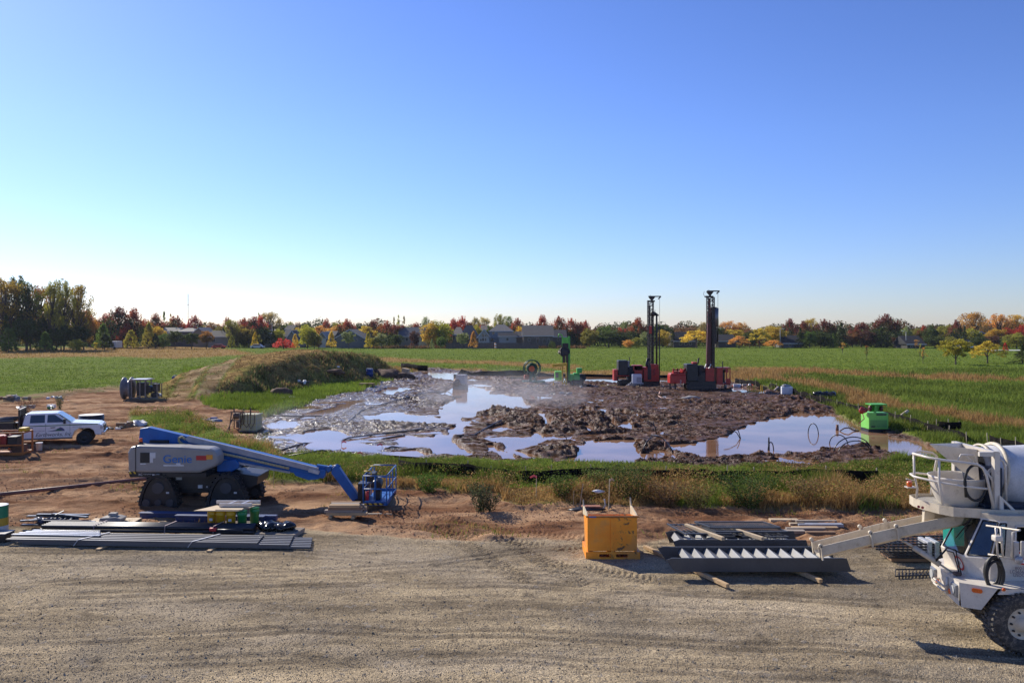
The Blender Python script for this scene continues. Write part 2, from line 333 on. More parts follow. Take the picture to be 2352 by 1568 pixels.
def trackp(x1, y1, x2, y2, wd=0.55):              # tread prints pressed by a tracked machine
    a = G(x1, y1); b = G(x2, y2); dx, dy = b.x - a.x, b.y - a.y; L = math.hypot(dx, dy); dx /= L; dy /= L
    s = (Xg - a.x) * dx + (Yg - a.y) * dy; q = -(Xg - a.x) * dy + (Yg - a.y) * dx + (wobf * .1)
    m = (1 - sstep(np.abs(q), wd * .5, wd * .5 + .12)) * (s > 0) * (s < L)
    return m * (np.where(np.sin(s / 0.17 * 6.283 + np.abs(q) * 12) > 0, 0.012, -0.022) * (fbm(Xg, Yg, 1.5, 2, 77) > .35))
GR = [([(-150, 1345), (400, 1322), (800, 1305), (1100, 1275), (1360, 1244)], .9), ([(-150, 1372), (500, 1352), (1000, 1335), (1500, 1345), (2500, 1400)], 1.1), ([(-150, 1400), (600, 1378), (1100, 1368), (1700, 1392), (2500, 1450)], .6), ([(-150, 1475), (700, 1440), (1500, 1455), (2352, 1500), (2500, 1510)], 1.0), ([(-150, 1530), (800, 1500), (1700, 1520), (2500, 1580)], .7), ([(600, 1260), (900, 1290), (1200, 1310), (1700, 1330)], .6), ([(-150, 1290), (300, 1288), (600, 1300), (900, 1330)], .6)]
grt = np.zeros(Xg.shape)
for pl, st in GR:
    P_ = [G(a, b) for a, b in pl]; xs = np.array([p.x for p in P_]); ys = np.array([p.y for p in P_]); yl = np.interp(Xg, xs, ys) + (fbm(Xg, Yg * 0, 3.0, 2, 81) - .5) * .5
    for off in (0, -.38): d = np.abs(Yg - yl - off); grt = np.maximum(grt, (1 - sstep(d, .04, .17)) * st * sstep(fbm(Xg, Yg, 2.5, 3, 82), .3, .5))
grt = np.clip(grt, 0, 1) * .85
trk = trackp(700, 1180, 1330, 1262, .5) + trackp(830, 1168, 1350, 1240, .5) + trackp(1090, 1200, 1340, 1340, .5) + trackp(1000, 1205, 1210, 1335, .5) + trackp(1270, 1290, 1500, 1330, .5) + trackp(560, 1160, 880, 1185, .5)
trk = trk + trackp(40, 1060, 420, 1130, .45) + trackp(60, 1040, 500, 1120, .45)
wsum = pitf + grf + dif + grnf + 1e-6
Zg = (pitf * hm + grf * (hg - .02) + dif * hd + grnf * hv) / wsum + mound + trk * (grf + dif)
Zg = Zg - grt * grf * .03 - rut * 0.07 * (1 - far_w)
gnear = sstep(-Yg, 0, 20); Zg = Zg * (1 - gnear)
_r = rows_all[::1]; _Yasc = -Yall
def gz(x, y):
    x = np.asarray(x, float); y = np.asarray(y, float); yy = np.maximum(y, Ys[-1])
    p = x * F / yy + CX; ri = np.interp(-y, _Yasc, np.arange(len(Yall))); ci = np.interp(p, cols, np.arange(len(cols)))
    r0 = np.clip(np.floor(ri).astype(int), 0, len(Yall) - 2); c0 = np.clip(np.floor(ci).astype(int), 0, len(cols) - 2); fr = ri - r0; fc = ci - c0
    return (Zg[r0, c0] * (1 - fc) + Zg[r0, c0 + 1] * fc) * (1 - fr) + (Zg[r0 + 1, c0] * (1 - fc) + Zg[r0 + 1, c0 + 1] * fc) * fr
def GG(px, py, dz=0.0):
    v = G(px, py); v.z = float(gz(v.x, v.y)) + dz; return v
# ground material: zone weights come from the mesh, texture from procedural noise
t = NT('ground_soil'); a = t.n('Attribute'); a.attribute_name = 'za'; b = t.n('Attribute'); b.attribute_name = 'zb'
sa = t.n('SeparateColor', Color=a.outputs[0]); sb = t.n('SeparateColor', Color=b.outputs[0])
co_ = t.coords(); cst = t.coords((0.22, 1, 1))
nbig = t.noise(co_, 0.16, 5, 0.6); nmid = t.noise(co_, 1.1, 6, 0.62); nfine = t.noise(co_, 14, 4, 0.7); nstr = t.noise(cst, 0.62, 8, 0.68, 0.25)
vor = t.n('TexVoronoi', Vector=co_, Scale=48.0); vc = t.n('SeparateColor', Color=vor.outputs['Color'])
vor2 = t.n('TexVoronoi', Vector=co_, Scale=11.0); vc2 = t.n('SeparateColor', Color=vor2.outputs['Color'])
gcol = t.mix(t.ramp(nstr, 0.36, 0.66), (0.18, 0.143, 0.095), (0.50, 0.395, 0.248))
gcol = t.mix(t.math('MULTIPLY', t.ramp(t.noise(t.coords((.55, 1, 1)), .30, 7, .66), .47, .62), .65), gcol, (0.47, 0.385, 0.27)); gcol = t.mix(t.ramp(nbig, 0.5, 0.72), gcol, (0.25, 0.21, 0.155))
gcol = t.mix(t.math('MULTIPLY', t.ramp(nmid, 0.57, 0.72), 0.7), gcol, (0.11, 0.09, 0.065))
gcol = t.mix(0.85, gcol, t.mix(t.math('POWER', vc.outputs[0], 1.4), (0.62, 0.62, 0.63), (1.6, 1.58, 1.54)), 'MULTIPLY')
gcol = t.mix(t.math('MULTIPLY', t.math('GREATER_THAN', vc2.outputs[1], 0.96), .6), gcol, t.mix(vc2.outputs[2], (0.08, 0.06, 0.04), (0.36, 0.32, 0.27)))
gcol = t.mix(t.math('MULTIPLY', a.outputs['Alpha'], .55), gcol, (0.115, 0.09, 0.062))
dcol = t.mix(t.ramp(nstr, 0.35, 0.65), (0.19, 0.090, 0.045), (0.50, 0.315, 0.18))
dcol = t.mix(t.math('MULTIPLY', t.ramp(nmid, 0.55, 0.72), 0.7), dcol, (0.135, 0.058, 0.032)); dcol = t.mix(t.math('MULTIPLY', t.ramp(t.noise(cst, 0.3, 6, 0.65), 0.5, 0.64), 0.75), dcol, (0.17, 0.082, 0.045))
dcol = t.mix(0.6, dcol, t.mix(vc.outputs[0], (0.65, 0.62, 0.6), (1.4, 1.4, 1.4)), 'MULTIPLY')
mcol = t.mix(t.ramp(nmid, 0.35, 0.65), (0.045, 0.020, 0.010), (0.14, 0.067, 0.036))
mcol = t.mix(t.math('MULTIPLY', t.ramp(nbig, 0.5, 0.7), 0.6), mcol, (0.13, 0.082, 0.052))
mcol = t.mix(t.math('MULTIPLY', sb.outputs[2], 0.75), mcol, (0.058, 0.034, 0.022))
fcol = t.mix(t.ramp(nmid, 0.35, 0.65), (0.088, 0.125, 0.018), (0.20, 0.26, 0.036))
fcol = t.mix(t.math('MULTIPLY', t.ramp(nfine, 0.4, 0.7), 0.5), fcol, (0.04, 0.06, 0.012))
tcol = t.mix(t.ramp(nmid, 0.35, 0.65), (0.17, 0.10, 0.036), (0.40, 0.26, 0.09))
dcol = t.mix(t.math('MULTIPLY', a.outputs['Alpha'], .4), dcol, (0.16, 0.07, 0.038))
c = gcol
c = t.mix(sa.outputs[1], c, dcol); c = t.mix(sb.outputs[0], c, fcol); c = t.mix(sb.outputs[1], c, tcol); c = t.mix(sa.outputs[2], c, mcol)
wet = t.math('MULTIPLY', sa.outputs[2], t.ramp(t.noise(co_, 2.2, 5, 0.65), 0.38, 0.58))
rgh = t.math('SUBTRACT', t.math('SUBTRACT', 0.95, t.math('MULTIPLY', wet, 0.5)), t.math('MULTIPLY', t.math('MULTIPLY', sb.outputs[2], sa.outputs[2]), .28))
pb = t.n('BsdfPrincipled', Base_Color=c, Roughness=rgh); t.set(pb.inputs['Specular IOR Level'], t.math('ADD', 0.02, t.math('MULTIPLY', wet, t.math('ADD', .26, t.math('MULTIPLY', sb.outputs[2], .26)))))
hgt = t.math('ADD', t.math('MULTIPLY', nfine, 0.05), t.math('ADD', t.math('MULTIPLY', nmid, 0.09), t.math('MULTIPLY', vor.outputs['Distance'], -0.5 * 0.04)))
bp = t.n('Bump', Height=hgt, Distance=1.0); bp.inputs['Strength'].default_value = 0.8; t.set(pb.inputs['Normal'], bp.outputs[0])
t.set(t.out.inputs[0], pb.outputs[0]); GM = t.m
nr, nc = Xg.shape
veg_tan = np.clip(tan, 0, 1)
strip_n = sstep(fbm(Xg, Yg, 3.0, 4, 41) + 0.16 * sstep(PYg, 1100, 1150), 0.555, 0.66) * sstep(PYg, 1086, 1108)
mt = mmask * (0.55 + 0.45 * sstep(fbm(Xg, Yg, 3, 3, 42), .4, .6))
w_t = np.clip(np.maximum(veg_tan, strip_n * grnf) * (1 - pitf), 0, 1); w_t = np.maximum(w_t, mt) * (1 - sstep(rut, .2, .7))
w_g = np.clip(grnf + mmask, 0, 1); w_d = np.clip(dif / wsum + 0, 0, 1)
rutd = sstep(rut + wobf * 1.2, 0.35, 1.0) * .8
w_g = w_g * (1 - rutd) ; w_d = np.maximum(w_d, rutd)
za = np.stack([grf, w_d, pitf * (1 - mmask), np.clip(grt + np.abs(trk) * 12, 0, 1)], -1).astype(np.float32)
wetm = sstep(PXg + wob1 * 300, 1150, 800)
zb = np.stack([w_g, w_t, wetm, np.ones_like(pitf)], -1).astype(np.float32)
zone = np.where(mmask > .5, 4, np.argmax(np.stack([grf, dif, pitf, grnf]), 0))
zf = zone[:-1, :-1]
V = np.stack([Xg, Yg, Zg], -1).reshape(-1, 3)
idx = np.arange(nr * nc).reshape(nr, nc)
quads = np.stack([idx[:-1, :-1], idx[1:, :-1], idx[1:, 1:], idx[:-1, 1:]], -1)
def npmesh(name, V, Q, mat, cols=None, smooth=True):
    me = bpy.data.meshes.new(name); k = Q.shape[1]
    me.vertices.add(len(V)); me.vertices.foreach_set('co', V.astype(np.float32).ravel())
    me.loops.add(Q.size); me.loops.foreach_set('vertex_index', Q.astype(np.int32).ravel())
    me.polygons.add(len(Q)); me.polygons.foreach_set('loop_start', np.arange(0, Q.size, k, dtype=np.int32))
    me.polygons.foreach_set('use_smooth', np.full(len(Q), smooth))
    me.update(calc_edges=True)
    for an, arr in (cols or {}).items():
        at = me.attributes.new(an, 'FLOAT_COLOR', 'POINT'); at.data.foreach_set('color', arr.astype(np.float32).ravel())
    me.materials.append(mat); o = bpy.data.objects.new(name, me); COL.objects.link(o); return o
for k, nm in enumerate(['gravel_yard', 'dirt_ground', 'mud_pit', 'grass_field', 'dirt_mound']):
    q = quads[zf == k]; u, inv = np.unique(q, return_inverse=True)
    o = npmesh(nm, V[u], inv.reshape(-1, 4), GM, {'za': za.reshape(-1, 4)[u], 'zb': zb.reshape(-1, 4)[u]}); tag(o, kind='structure')
# muddy water filling the hollows of the pit
t = NT('muddy_water'); cw = t.coords()
wc = t.mix(t.ramp(t.noise(cw, 0.25, 3), 0.35, 0.65), (0.20, 0.10, 0.05), (0.33, 0.185, 0.105))
pb = t.n('BsdfPrincipled', Base_Color=wc, Roughness=0.045); pb.inputs['IOR'].default_value = 1.33
bp = t.n('Bump', Height=t.noise(cw, 3.0, 3), Distance=0.004); bp.inputs['Strength'].default_value = 0.4; t.set(pb.inputs['Normal'], bp.outputs[0]); t.set(t.out.inputs[0], pb.outputs[0])
wp = [G(x, y, 0.0) for x, y in [(950, 852), (1012, 848), (1300, 861), (1560, 866), (1690, 880), (1790, 906), (1880, 930), (1990, 975), (2080, 1000), (2150, 1030), (2190, 1064), (2000, 1074), (1300, 1070), (1000, 1052), (800, 1038), (640, 1042), (600, 1000), (610, 960), (750, 915), (850, 890)]]
mb = MB(); mb.add([(p.x, p.y, 0.0) for p in wp], [list(range(len(wp)))]); tag(mb.build('puddle_water', t.m), kind='structure')

# ---------------------------------------------------------------- grass, weeds, stones
def blades(name, X, Y, hts, wid, colr, mat, zoff=0.0, lean=0.35, nseg=1):
    n = len(X); Z = gz(X, Y) + zoff - 0.02; a = rng.uniform(0, 2 * np.pi, n); dx, dy = np.cos(a) * wid / 2, np.sin(a) * wid / 2
    lx, ly = rng.normal(0, lean, n) * hts, rng.normal(0, lean, n) * hts
    v = np.stack([np.stack([X - dx, Y - dy, Z], -1), np.stack([X + dx, Y + dy, Z], -1), np.stack([X + lx, Y + ly, Z + hts], -1)], 1).reshape(-1, 3)
    q = np.arange(3 * n).reshape(-1, 3); c = np.repeat(np.concatenate([colr, np.ones((n, 1))], 1), 3, 0)
    return npmesh(name, v, q, mat, {'lc': c}, smooth=False)
LM = attr_mat('grass_leaf', 'lc', 0.75, 0.35)
def jit(c, n, v=0.25):
    c = np.asarray(c, float); m = rng.uniform(1 - v, 1 + v, (n, 1)); return np.clip(c[None] * m * rng.uniform(.85, 1.15, (n, 3)), 0, 1)
def sample(n, x0, x1, y0, y1, cond, world=True):
    out = []
    need = n
    Y0, Y1 = F * H / (y1 - HZ), F * H / (y0 - HZ)
    X = rng.random(n * 3); 
    py = rng.uniform(y0, y1, n * 3); px = rng.uniform(x0, x1, n * 3)
    Y = F * H / (py - HZ)
    if world:                                     # uneven in the photo, even on the ground up to a factor
        keep = rng.random(n * 3) < np.clip((Y / Y1) ** 1.2, 0.12, 1); px, py, Y = px[keep], py[keep], Y[keep]
    ri = np.interp(py, rows_all, np.arange(len(rows_all))).astype(int); ci = np.interp(px, cols, np.arange(len(cols))).astype(int)
    k = rng.random(len(px)) < cond[ri, ci]; px, py, Y, ri, ci = px[k][:n], py[k][:n], Y[k][:n], ri[k][:n], ci[k][:n]
    return (px - CX) / F * Y, Y, ri, ci
fmot = fbm(Xg, Yg, 7, 4, 59)
def gcolor(tanw, ri, ci, gr=((0.10, 0.14, 0.022), (0.25, 0.31, 0.055)), tn=((0.24, 0.135, 0.05), (0.56, 0.36, 0.14))):
    n = len(ri); tw = np.clip(tanw[ri, ci] + rng.normal(0, .2, n), 0, 1)[:, None]; r = rng.random((n, 1))
    g = np.array(gr[0]) * (1 - r) + np.array(gr[1]) * r; g = g * (.8 + .4 * sstep(fmot[ri, ci], .35, .65))[:, None]; tt = np.array(tn[0]) * (1 - r) + np.array(tn[1]) * r
    return g * (1 - (tw > .5)) + tt * (tw > .5)
gfree = grnf * (1 - sstep(mmask, .2, .6)) * (1 - rutd)
stripm = gfree * (PYg > 1030) * (PXg > 560) * (PYg < 1200)
clump = sstep(fbm(Xg, Yg, 1.3, 3, 55), 0.35, 0.65)
tw_strip = np.clip(strip_n * 1.0, 0, 1)
X_, Y_, ri, ci = sample(90000, 560, 2500, 1036, 1190, stripm * (0.3 + .7 * clump), False)
lowf = sstep(PYg[ri, ci], 1080, 1105); hh = (0.10 + 0.12 * clump[ri, ci] + lowf * (.04 + 0.38 * clump[ri, ci] * sstep(fbm(Xg, Yg, 2.2, 3, 56), .38, .6)[ri, ci])) * rng.uniform(.5, 1.2, len(X_))
tag(blades('weed_strip', X_, Y_, hh, rng.uniform(.02, .05, len(X_)), gcolor(tw_strip, ri, ci), LM), 'strip of green and tan weeds along the low black fence', 'weeds', kind='stuff')
def leafscat(name, n, cond, x0, x1, y0, y1, hfun, size, lab, tn=.5):
    X_, Y_, ri, ci = sample(n, x0, x1, y0, y1, cond, False); h = hfun(ri, ci) * rng.random(len(X_)) ** .7; P = np.stack([X_, Y_, gz(X_, Y_) + h], 1)
    base = P; s = size * rng.uniform(.5, 1.4, (len(P), 1)); a = rng.normal(size=(len(P), 3)); a /= np.linalg.norm(a, axis=1, keepdims=True); b_ = np.cross(a, rng.normal(size=(len(P), 3))); b_ /= np.linalg.norm(b_, axis=1, keepdims=True)
    v = np.stack([P - a * s, P + b_ * s * .5, P + a * s, P - b_ * s * .5], 1).reshape(-1, 3); c = gcolor(np.full(Xg.shape, tn) * (.6 + .8 * strip_n), ri, ci) * rng.uniform(.5, 1.3, (len(P), 1))
    tag(npmesh(name, v, np.arange(4 * len(P)).reshape(-1, 4), LM, {'lc': np.repeat(np.concatenate([c, np.ones((len(P), 1))], 1), 4, 0)}, smooth=False), lab, 'weeds', kind='stuff')
patch = sstep(fbm(Xg, Yg, 1.6, 3, 62), .45, .62)
leafscat('weed_leaves', 60000, stripm * (.15 + .85 * patch), 560, 2500, 1040, 1180, lambda ri, ci: .12 + (.1 + .5 * patch[ri, ci]) * sstep(PYg[ri, ci], 1078, 1108), .035, 'broad leaves and seed heads mixed into the near weed strip')
weedl = blur((PXg > 290) & (PXg < 640) & green & (PYg > 940), 2) * sstep(fbm(Xg, Yg, 4.5, 3, 57), .36, .52)
X_, Y_, ri, ci = sample(24000, 290, 660, 943, 1115, weedl * (0.15 + .85 * clump), False)
tag(blades('weed_bank', X_, Y_, rng.uniform(.12, .5, len(X_)) * (.3 + clump[ri, ci]), rng.uniform(.02, .05, len(X_)), gcolor(sstep(fbm(Xg, Yg, 1.8, 3, 58), .42, .6) * .75, ri, ci), LM), 'weedy bank behind the blue boom lift', 'weeds', kind='stuff')
fieldn = gfree * (PYg <= 1036)
X_, Y_, ri, ci = sample(150000, 1650, 2600, 850, 1075, gfree * (PXg > 1660) * (0.35 + .65 * clump), False)
tag(blades('grass', X_, Y_, rng.uniform(.12, .5, len(X_)) * (.5 + .8 * clump[ri, ci]) * (1 + .4 * tan[ri, ci]), rng.uniform(.03, .09, len(X_)) * (Y_ / 60), gcolor(tan, ri, ci), LM), 'green and tan field grass right of the mud', 'grass', kind='stuff')
X_, Y_, ri, ci = sample(80000, -150, 2400, 798, 905, gfree * (0.3 + .7 * clump), False)
tag(blades('grass', X_, Y_, rng.uniform(.10, .28, len(X_)) * (1 + .8 * tan[ri, ci]), rng.uniform(.05, .11, len(X_)) * (Y_ / 110), gcolor(tan * .9, ri, ci, gr=((0.10, 0.15, 0.02), (0.185, 0.26, 0.032)), tn=((.26, .16, .055), (.46, .30, .11))), LM), 'far hayfield grass with dry tan bands', 'grass', kind='stuff')
X_, Y_, ri, ci = sample(42000, 420, 960, 845, 960, gfree * (PXg < 960), False)
tag(blades('grass', X_, Y_, rng.uniform(.15, .5, len(X_)), rng.uniform(.04, .10, len(X_)), gcolor(tan * .7, ri, ci, gr=((0.10, 0.16, 0.02), (0.28, 0.36, 0.05))), LM), 'bright green grass at the foot of the mound', 'grass', kind='stuff')
mveg = mmask * (1 - rutd) * sstep(mprof, 0.0, 0.15)
slope = mveg * (side > 0) * (1 - sstep(mprof, .93, 1.0)); nb = 60000
X_, Y_, ri, ci = sample(70000, 380, 930, 796, 945, np.clip(mveg * .25 + slope * .9, 0, 1) * (.3 + .7 * clump), False)
sl_ = slope[ri, ci]; r_ = rng.random((len(X_), 1)); bush = sstep(fbm(Xg, Yg, 2.5, 3, 61), .4, .6)[ri, ci]
cm = np.where((rng.random((len(X_), 1)) < .62), np.array([[.115, .13, .045]]) * (.6 + r_ * 1.4), np.array([[.24, .16, .075]]) * (.5 + r_ * 1.3))
cm = np.where((sl_ > .3)[:, None], cm, np.array([[.24, .16, .07]]) * (.5 + r_))
tag(blades('mound_weeds', X_, Y_, (.16 + .38 * bush * (sl_ > .3)) * rng.uniform(.4, 1.1, len(X_)), rng.uniform(.06, .16, len(X_)), cm, LM), 'tall dark weeds covering the face of the dirt mound', 'weeds', kind='stuff')
leafscat('bank_leaves', 22000, weedl * patch, 290, 660, 943, 1115, lambda ri, ci: .15 + .45 * patch[ri, ci], .045, 'broad leaves in the weedy bank behind the lift')
spar = (dif > .6) * (1 - grf) * sstep(fbm(Xg, Yg, 3.5, 4, 71), .56, .68)
X_, Y_, ri, ci = sample(16000, -150, 2500, 925, 1235, spar, False)
tag(blades('sparse_weeds', X_, Y_, rng.uniform(.05, .22, len(X_)), rng.uniform(.015, .04, len(X_)), gcolor(strip_n * 0 + .45, ri, ci), LM), 'thin low weeds scattered over the red dirt', 'weeds', kind='stuff')
# loose stones and clods: little five-sided lumps
def lumps(name, X, Y, r, colr, mat, label, cat, sink=0.3):
    n = len(X); Z = gz(X, Y) + r * (0.5 - sink); base = np.array([[1, 0, 0], [-.5, .87, 0], [-.5, -.87, 0], [0, 0, .8], [0.1, 0, -.8], [.3, -.9, .3]])[:5]
    a = rng.uniform(0, 6.28, n); ca, sa_ = np.cos(a), np.sin(a); v = base[None] * r[:, None, None] * rng.uniform(.6, 1.3, (n, 5, 1))
    vx = v[..., 0] * ca[:, None] - v[..., 1] * sa_[:, None] + X[:, None]; vy = v[..., 0] * sa_[:, None] + v[..., 1] * ca[:, None] + Y[:, None]
    V_ = np.stack([vx, vy, v[..., 2] + Z[:, None]], -1).reshape(-1, 3)
    f = np.array([[0, 1, 3], [1, 2, 3], [2, 0, 3], [1, 0, 4], [2, 1, 4], [0, 2, 4]]); q = (np.arange(n)[:, None, None] * 5 + f[None]).reshape(-1, 3)
    o = npmesh(name, V_, q, mat, {'lc': np.repeat(np.concatenate([colr, np.ones((n, 1))], 1), 5, 0)}, smooth=False); return tag(o, label, cat, kind='stuff')
SM = attr_mat('loose_stone', 'lc', 0.85, 0.0); MM = attr_mat('wet_clod', 'lc', 0.6, 0.0, 0.3)
X_, Y_, ri, ci = sample(45000, -150, 2500, 1225, 1600, grf, False)
g_ = rng.random((len(X_), 1)); tt_ = rng.random((len(X_), 1))
lumps('gravel_stones', X_, Y_, rng.uniform(.005, .016, len(X_)) * (1 + (rng.random(len(X_)) < .02) * 1.2), (np.array([[.10, .085, .065]]) * (1 - g_) + np.array([[.42, .38, .31]]) * g_), SM, 'loose grey and tan gravel strewn over the yard', 'gravel')
X_, Y_, ri, ci = sample(12000, -150, 2500, 925, 1240, np.clip(dif - grf, 0, 1) * sstep(fbm(Xg, Yg, 2, 3, 72), .45, .6), False)
lumps('dirt_clods', X_, Y_, rng.uniform(.01, .035, len(X_)), jit((.30, .17, .105), len(X_), .4), SM, 'crumbled red dirt clods on the bare soil', 'clods')
mudc = pitf * (1 - pud) * sstep(Zg, 0.02, 0.2) * rough_m * (.2 + .8 * sstep(fbm(Xg, Yg, 3, 3, 73), .4, .6))
mudc = mudc * (.15 + .85 * torn)
X_, Y_, ri, ci = sample(48000, 590, 2190, 850, 1076, mudc, False)
lumps('mud_clods', X_, Y_, rng.uniform(.02, .065, len(X_)) * rng.choice([1, 1, 1, 1.7], len(X_)) * np.clip(Y_ / 60, .8, 1.5), jit((.085, .040, .022), len(X_), .45), MM, 'torn wet clods of brown mud in the pit', 'clods', .55)
# ---------------------------------------------------------------- trees
def leafcloud(pts, size, seed, up=0.3):
    r = np.random.default_rng(seed); n = len(pts); s = size * r.uniform(.6, 1.3, (n, 1))
    a = r.normal(size=(n, 3)); a /= np.linalg.norm(a, axis=1, keepdims=True); b = np.cross(a, r.normal(size=(n, 3))); b /= np.linalg.norm(b, axis=1, keepdims=True)
    v = np.stack([pts - a * s, pts + b * s * .6, pts + a * s, pts - b * s * .6], 1).reshape(-1, 3); return v, np.arange(4 * n).reshape(-1, 4)
LEAFM = {}
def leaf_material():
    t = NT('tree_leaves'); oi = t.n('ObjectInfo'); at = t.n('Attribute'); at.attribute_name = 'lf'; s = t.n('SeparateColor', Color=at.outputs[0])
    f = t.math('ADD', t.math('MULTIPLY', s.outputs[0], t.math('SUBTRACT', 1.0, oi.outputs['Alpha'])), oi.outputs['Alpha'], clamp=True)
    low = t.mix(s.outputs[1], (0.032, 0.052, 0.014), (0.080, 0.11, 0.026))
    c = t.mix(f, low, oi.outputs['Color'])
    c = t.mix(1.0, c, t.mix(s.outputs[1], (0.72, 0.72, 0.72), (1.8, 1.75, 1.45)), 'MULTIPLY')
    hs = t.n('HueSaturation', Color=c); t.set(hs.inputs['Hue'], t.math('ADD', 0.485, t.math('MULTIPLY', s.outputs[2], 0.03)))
    d = t.n('BsdfPrincipled', Base_Color=hs.outputs[0], Roughness=0.6); d.inputs['Specular IOR Level'].default_value = 0.25
    tr = t.n('BsdfTranslucent', Color=hs.outputs[0]); mx = t.n('MixShader'); mx.inputs[0].default_value = 0.52
    t.set(mx.inputs[1], d.outputs[0]); t.set(mx.inputs[2], tr.outputs[0]); t.set(t.out.inputs[0], mx.outputs[0]); return t.m
TL = leaf_material(); BARK = pm('bark', (0.10, 0.075, 0.055), 0.9, 0, 0.3, 3, bump=0.03)
def proto(kind, seed):
    """crown and trunk for a tree one unit tall and about one unit wide"""
    r = np.random.default_rng(seed); cl = []; tr = MB(); base = .12
    def ball(c, rad, n): 
        d = r.normal(size=(n, 3)); d /= np.linalg.norm(d, axis=1, keepdims=True); return np.array(c) + d * np.array(rad) * (r.random((n, 1)) ** .45)
    if kind == 'maple':        # upswept pointed sprays over a full oval
        for k in range(90):
            h = r.random() ** .9; a = r.uniform(0, 6.28); prof = math.sin(math.pi * min(1, .12 + .88 * h) ** .8) ** .6
            q = .42 * prof * math.sqrt(r.uniform(.35, 1)); z = base * .4 + h * .82; c = (q * math.cos(a), q * math.sin(a), z)
            cl.append(ball(c, (.10, .10, .12), 50))
            for u in range(1):
                tip = np.array(c) * [1.12, 1.12, 1] + [0, 0, .13]; cl.append(ball(tip, (.025, .025, .08), 10))
        n = 4; ls = .021
    elif kind == 'round':
        for k in range(80):
            d = r.normal(size=3); d /= np.linalg.norm(d); rr = r.uniform(.4, 1) ; c = np.array([.42 * d[0] * rr, .42 * d[1] * rr, .53 + .40 * d[2] * rr])
            cl.append(ball(c, (.105, .105, .08), 62))
        ls = .023
    elif kind == 'lolly':      # rounded crown on a clear trunk
        for k in range(80):
            d = r.normal(size=3); d /= np.linalg.norm(d); rr = r.uniform(.4, 1); c = np.array([.44 * d[0] * rr, .44 * d[1] * rr, .62 + .33 * d[2] * rr]); cl.append(ball(c, (.09, .09, .065), 60))
        ls = .022; base = .3
    elif kind == 'dome':       # broad umbrella crown, ragged underside
        for k in range(60):
            a = r.uniform(0, 6.28); q = .47 * math.sqrt(r.random()); z = .86 - .42 * (q / .47) ** 2 * r.uniform(.7, 1.2) - r.uniform(0, .18)
            cl.append(ball((q * math.cos(a), q * math.sin(a), z), (.10, .10, .055), 55))
        ls = .023; base = .3
    elif kind == 'cone':
        for k in range(70):
            h = r.random(); a = r.uniform(0, 6.28); q = .44 * (1 - h) ** .75 * math.sqrt(r.uniform(.3, 1)) + .02; cl.append(ball((q * math.cos(a), q * math.sin(a), .13 + .83 * h), (.085, .085, .075), 50))
        ls = .026
    elif kind == 'spruce':
        for k in range(120):
            h = r.random() ** 1.1; a = r.uniform(0, 6.28); R0 = .42 * (1 - h) + .015; z0 = .06 + .92 * h; m = 26
            tt = r.random((m, 1)) ** .7; p = np.concatenate([R0 * tt * math.cos(a), R0 * tt * math.sin(a), z0 - .10 * tt * (1 - h)], 1) + r.normal(0, .014, (m, 3)) * [1, 1, .7]; cl.append(p)
        ls = .022; base = .05
    elif kind == 'tall':       # open cottonwood: separate foliage clumps on long rising limbs
        for k in range(64):
            h = r.random() ** .8; a = r.uniform(0, 6.28); q = (.12 + .33 * math.sin(math.pi * (.15 + .8 * h))) * r.uniform(.25, 1); c = np.array((q * math.cos(a), q * math.sin(a), .30 + .66 * h))
            s = r.uniform(.06, .11); cl.append(ball(c, (s, s, s * 1.05), int(60 * s / .08)))
            st = Vector((c[0] * .12, c[1] * .12, max(.12, c[2] - .32))); tr.tube([st, (st + Vector(c)) / 2 + Vector((c[0] * .1, c[1] * .1, -.02)), c], [.012, .008, .003], 5, caps=False)
        ls = .017; base = .2
    elif kind == 'poplar':
        for k in range(34):
            h = r.random(); a = r.uniform(0, 6.28); q = .30 * math.sin(math.pi * (.12 + .85 * h)) * r.random(); cl.append(ball((q * math.cos(a), q * math.sin(a), .1 + .86 * h), (.10, .10, .05), 30))
        ls = .03
    elif kind == 'sparse':     # thin sapling with a few leaves
        for k in range(16):
            h = r.random(); a = r.uniform(0, 6.28); q = .34 * r.random() * (1 - .4 * h); c = (q * math.cos(a), q * math.sin(a), .48 + .48 * h); cl.append(ball(c, (.10, .10, .05), 24)); tr.tube([(0, 0, max(.3, c[2] - .25)), c], [.012, .004], 5, caps=False)
        ls = .026; base = .4
    elif kind == 'bush':       # low spreading mound
        for k in range(70):
            a = r.uniform(0, 6.28); q = .48 * math.sqrt(r.random()); z = .92 * math.sqrt(max(0, 1 - (q / .5) ** 2)) * r.uniform(.4, 1); cl.append(ball((q * math.cos(a), q * math.sin(a), z * .95), (.07, .07, .09), 45))
        ls = .025; base = .02
    P = np.concatenate(cl); P[:, 2] = np.clip(P[:, 2], base * .4, 1.02)
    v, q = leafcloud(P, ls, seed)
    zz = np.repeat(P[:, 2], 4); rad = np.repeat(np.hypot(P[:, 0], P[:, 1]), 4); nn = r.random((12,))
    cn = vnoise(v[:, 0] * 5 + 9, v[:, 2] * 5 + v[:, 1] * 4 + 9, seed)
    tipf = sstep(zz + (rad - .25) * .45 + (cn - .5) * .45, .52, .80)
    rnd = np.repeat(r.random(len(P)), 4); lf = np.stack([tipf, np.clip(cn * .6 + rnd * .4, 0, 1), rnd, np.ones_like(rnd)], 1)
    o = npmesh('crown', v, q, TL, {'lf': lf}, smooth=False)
    hh = .9 if kind in ('spruce', 'cone', 'poplar') else .72
    tr.tube([(0, 0, -.03), (.004, 0, .15), (-.008, .004, hh * .6), (0, 0, hh)], [.028, .020, .012, .004], 7, caps=False)
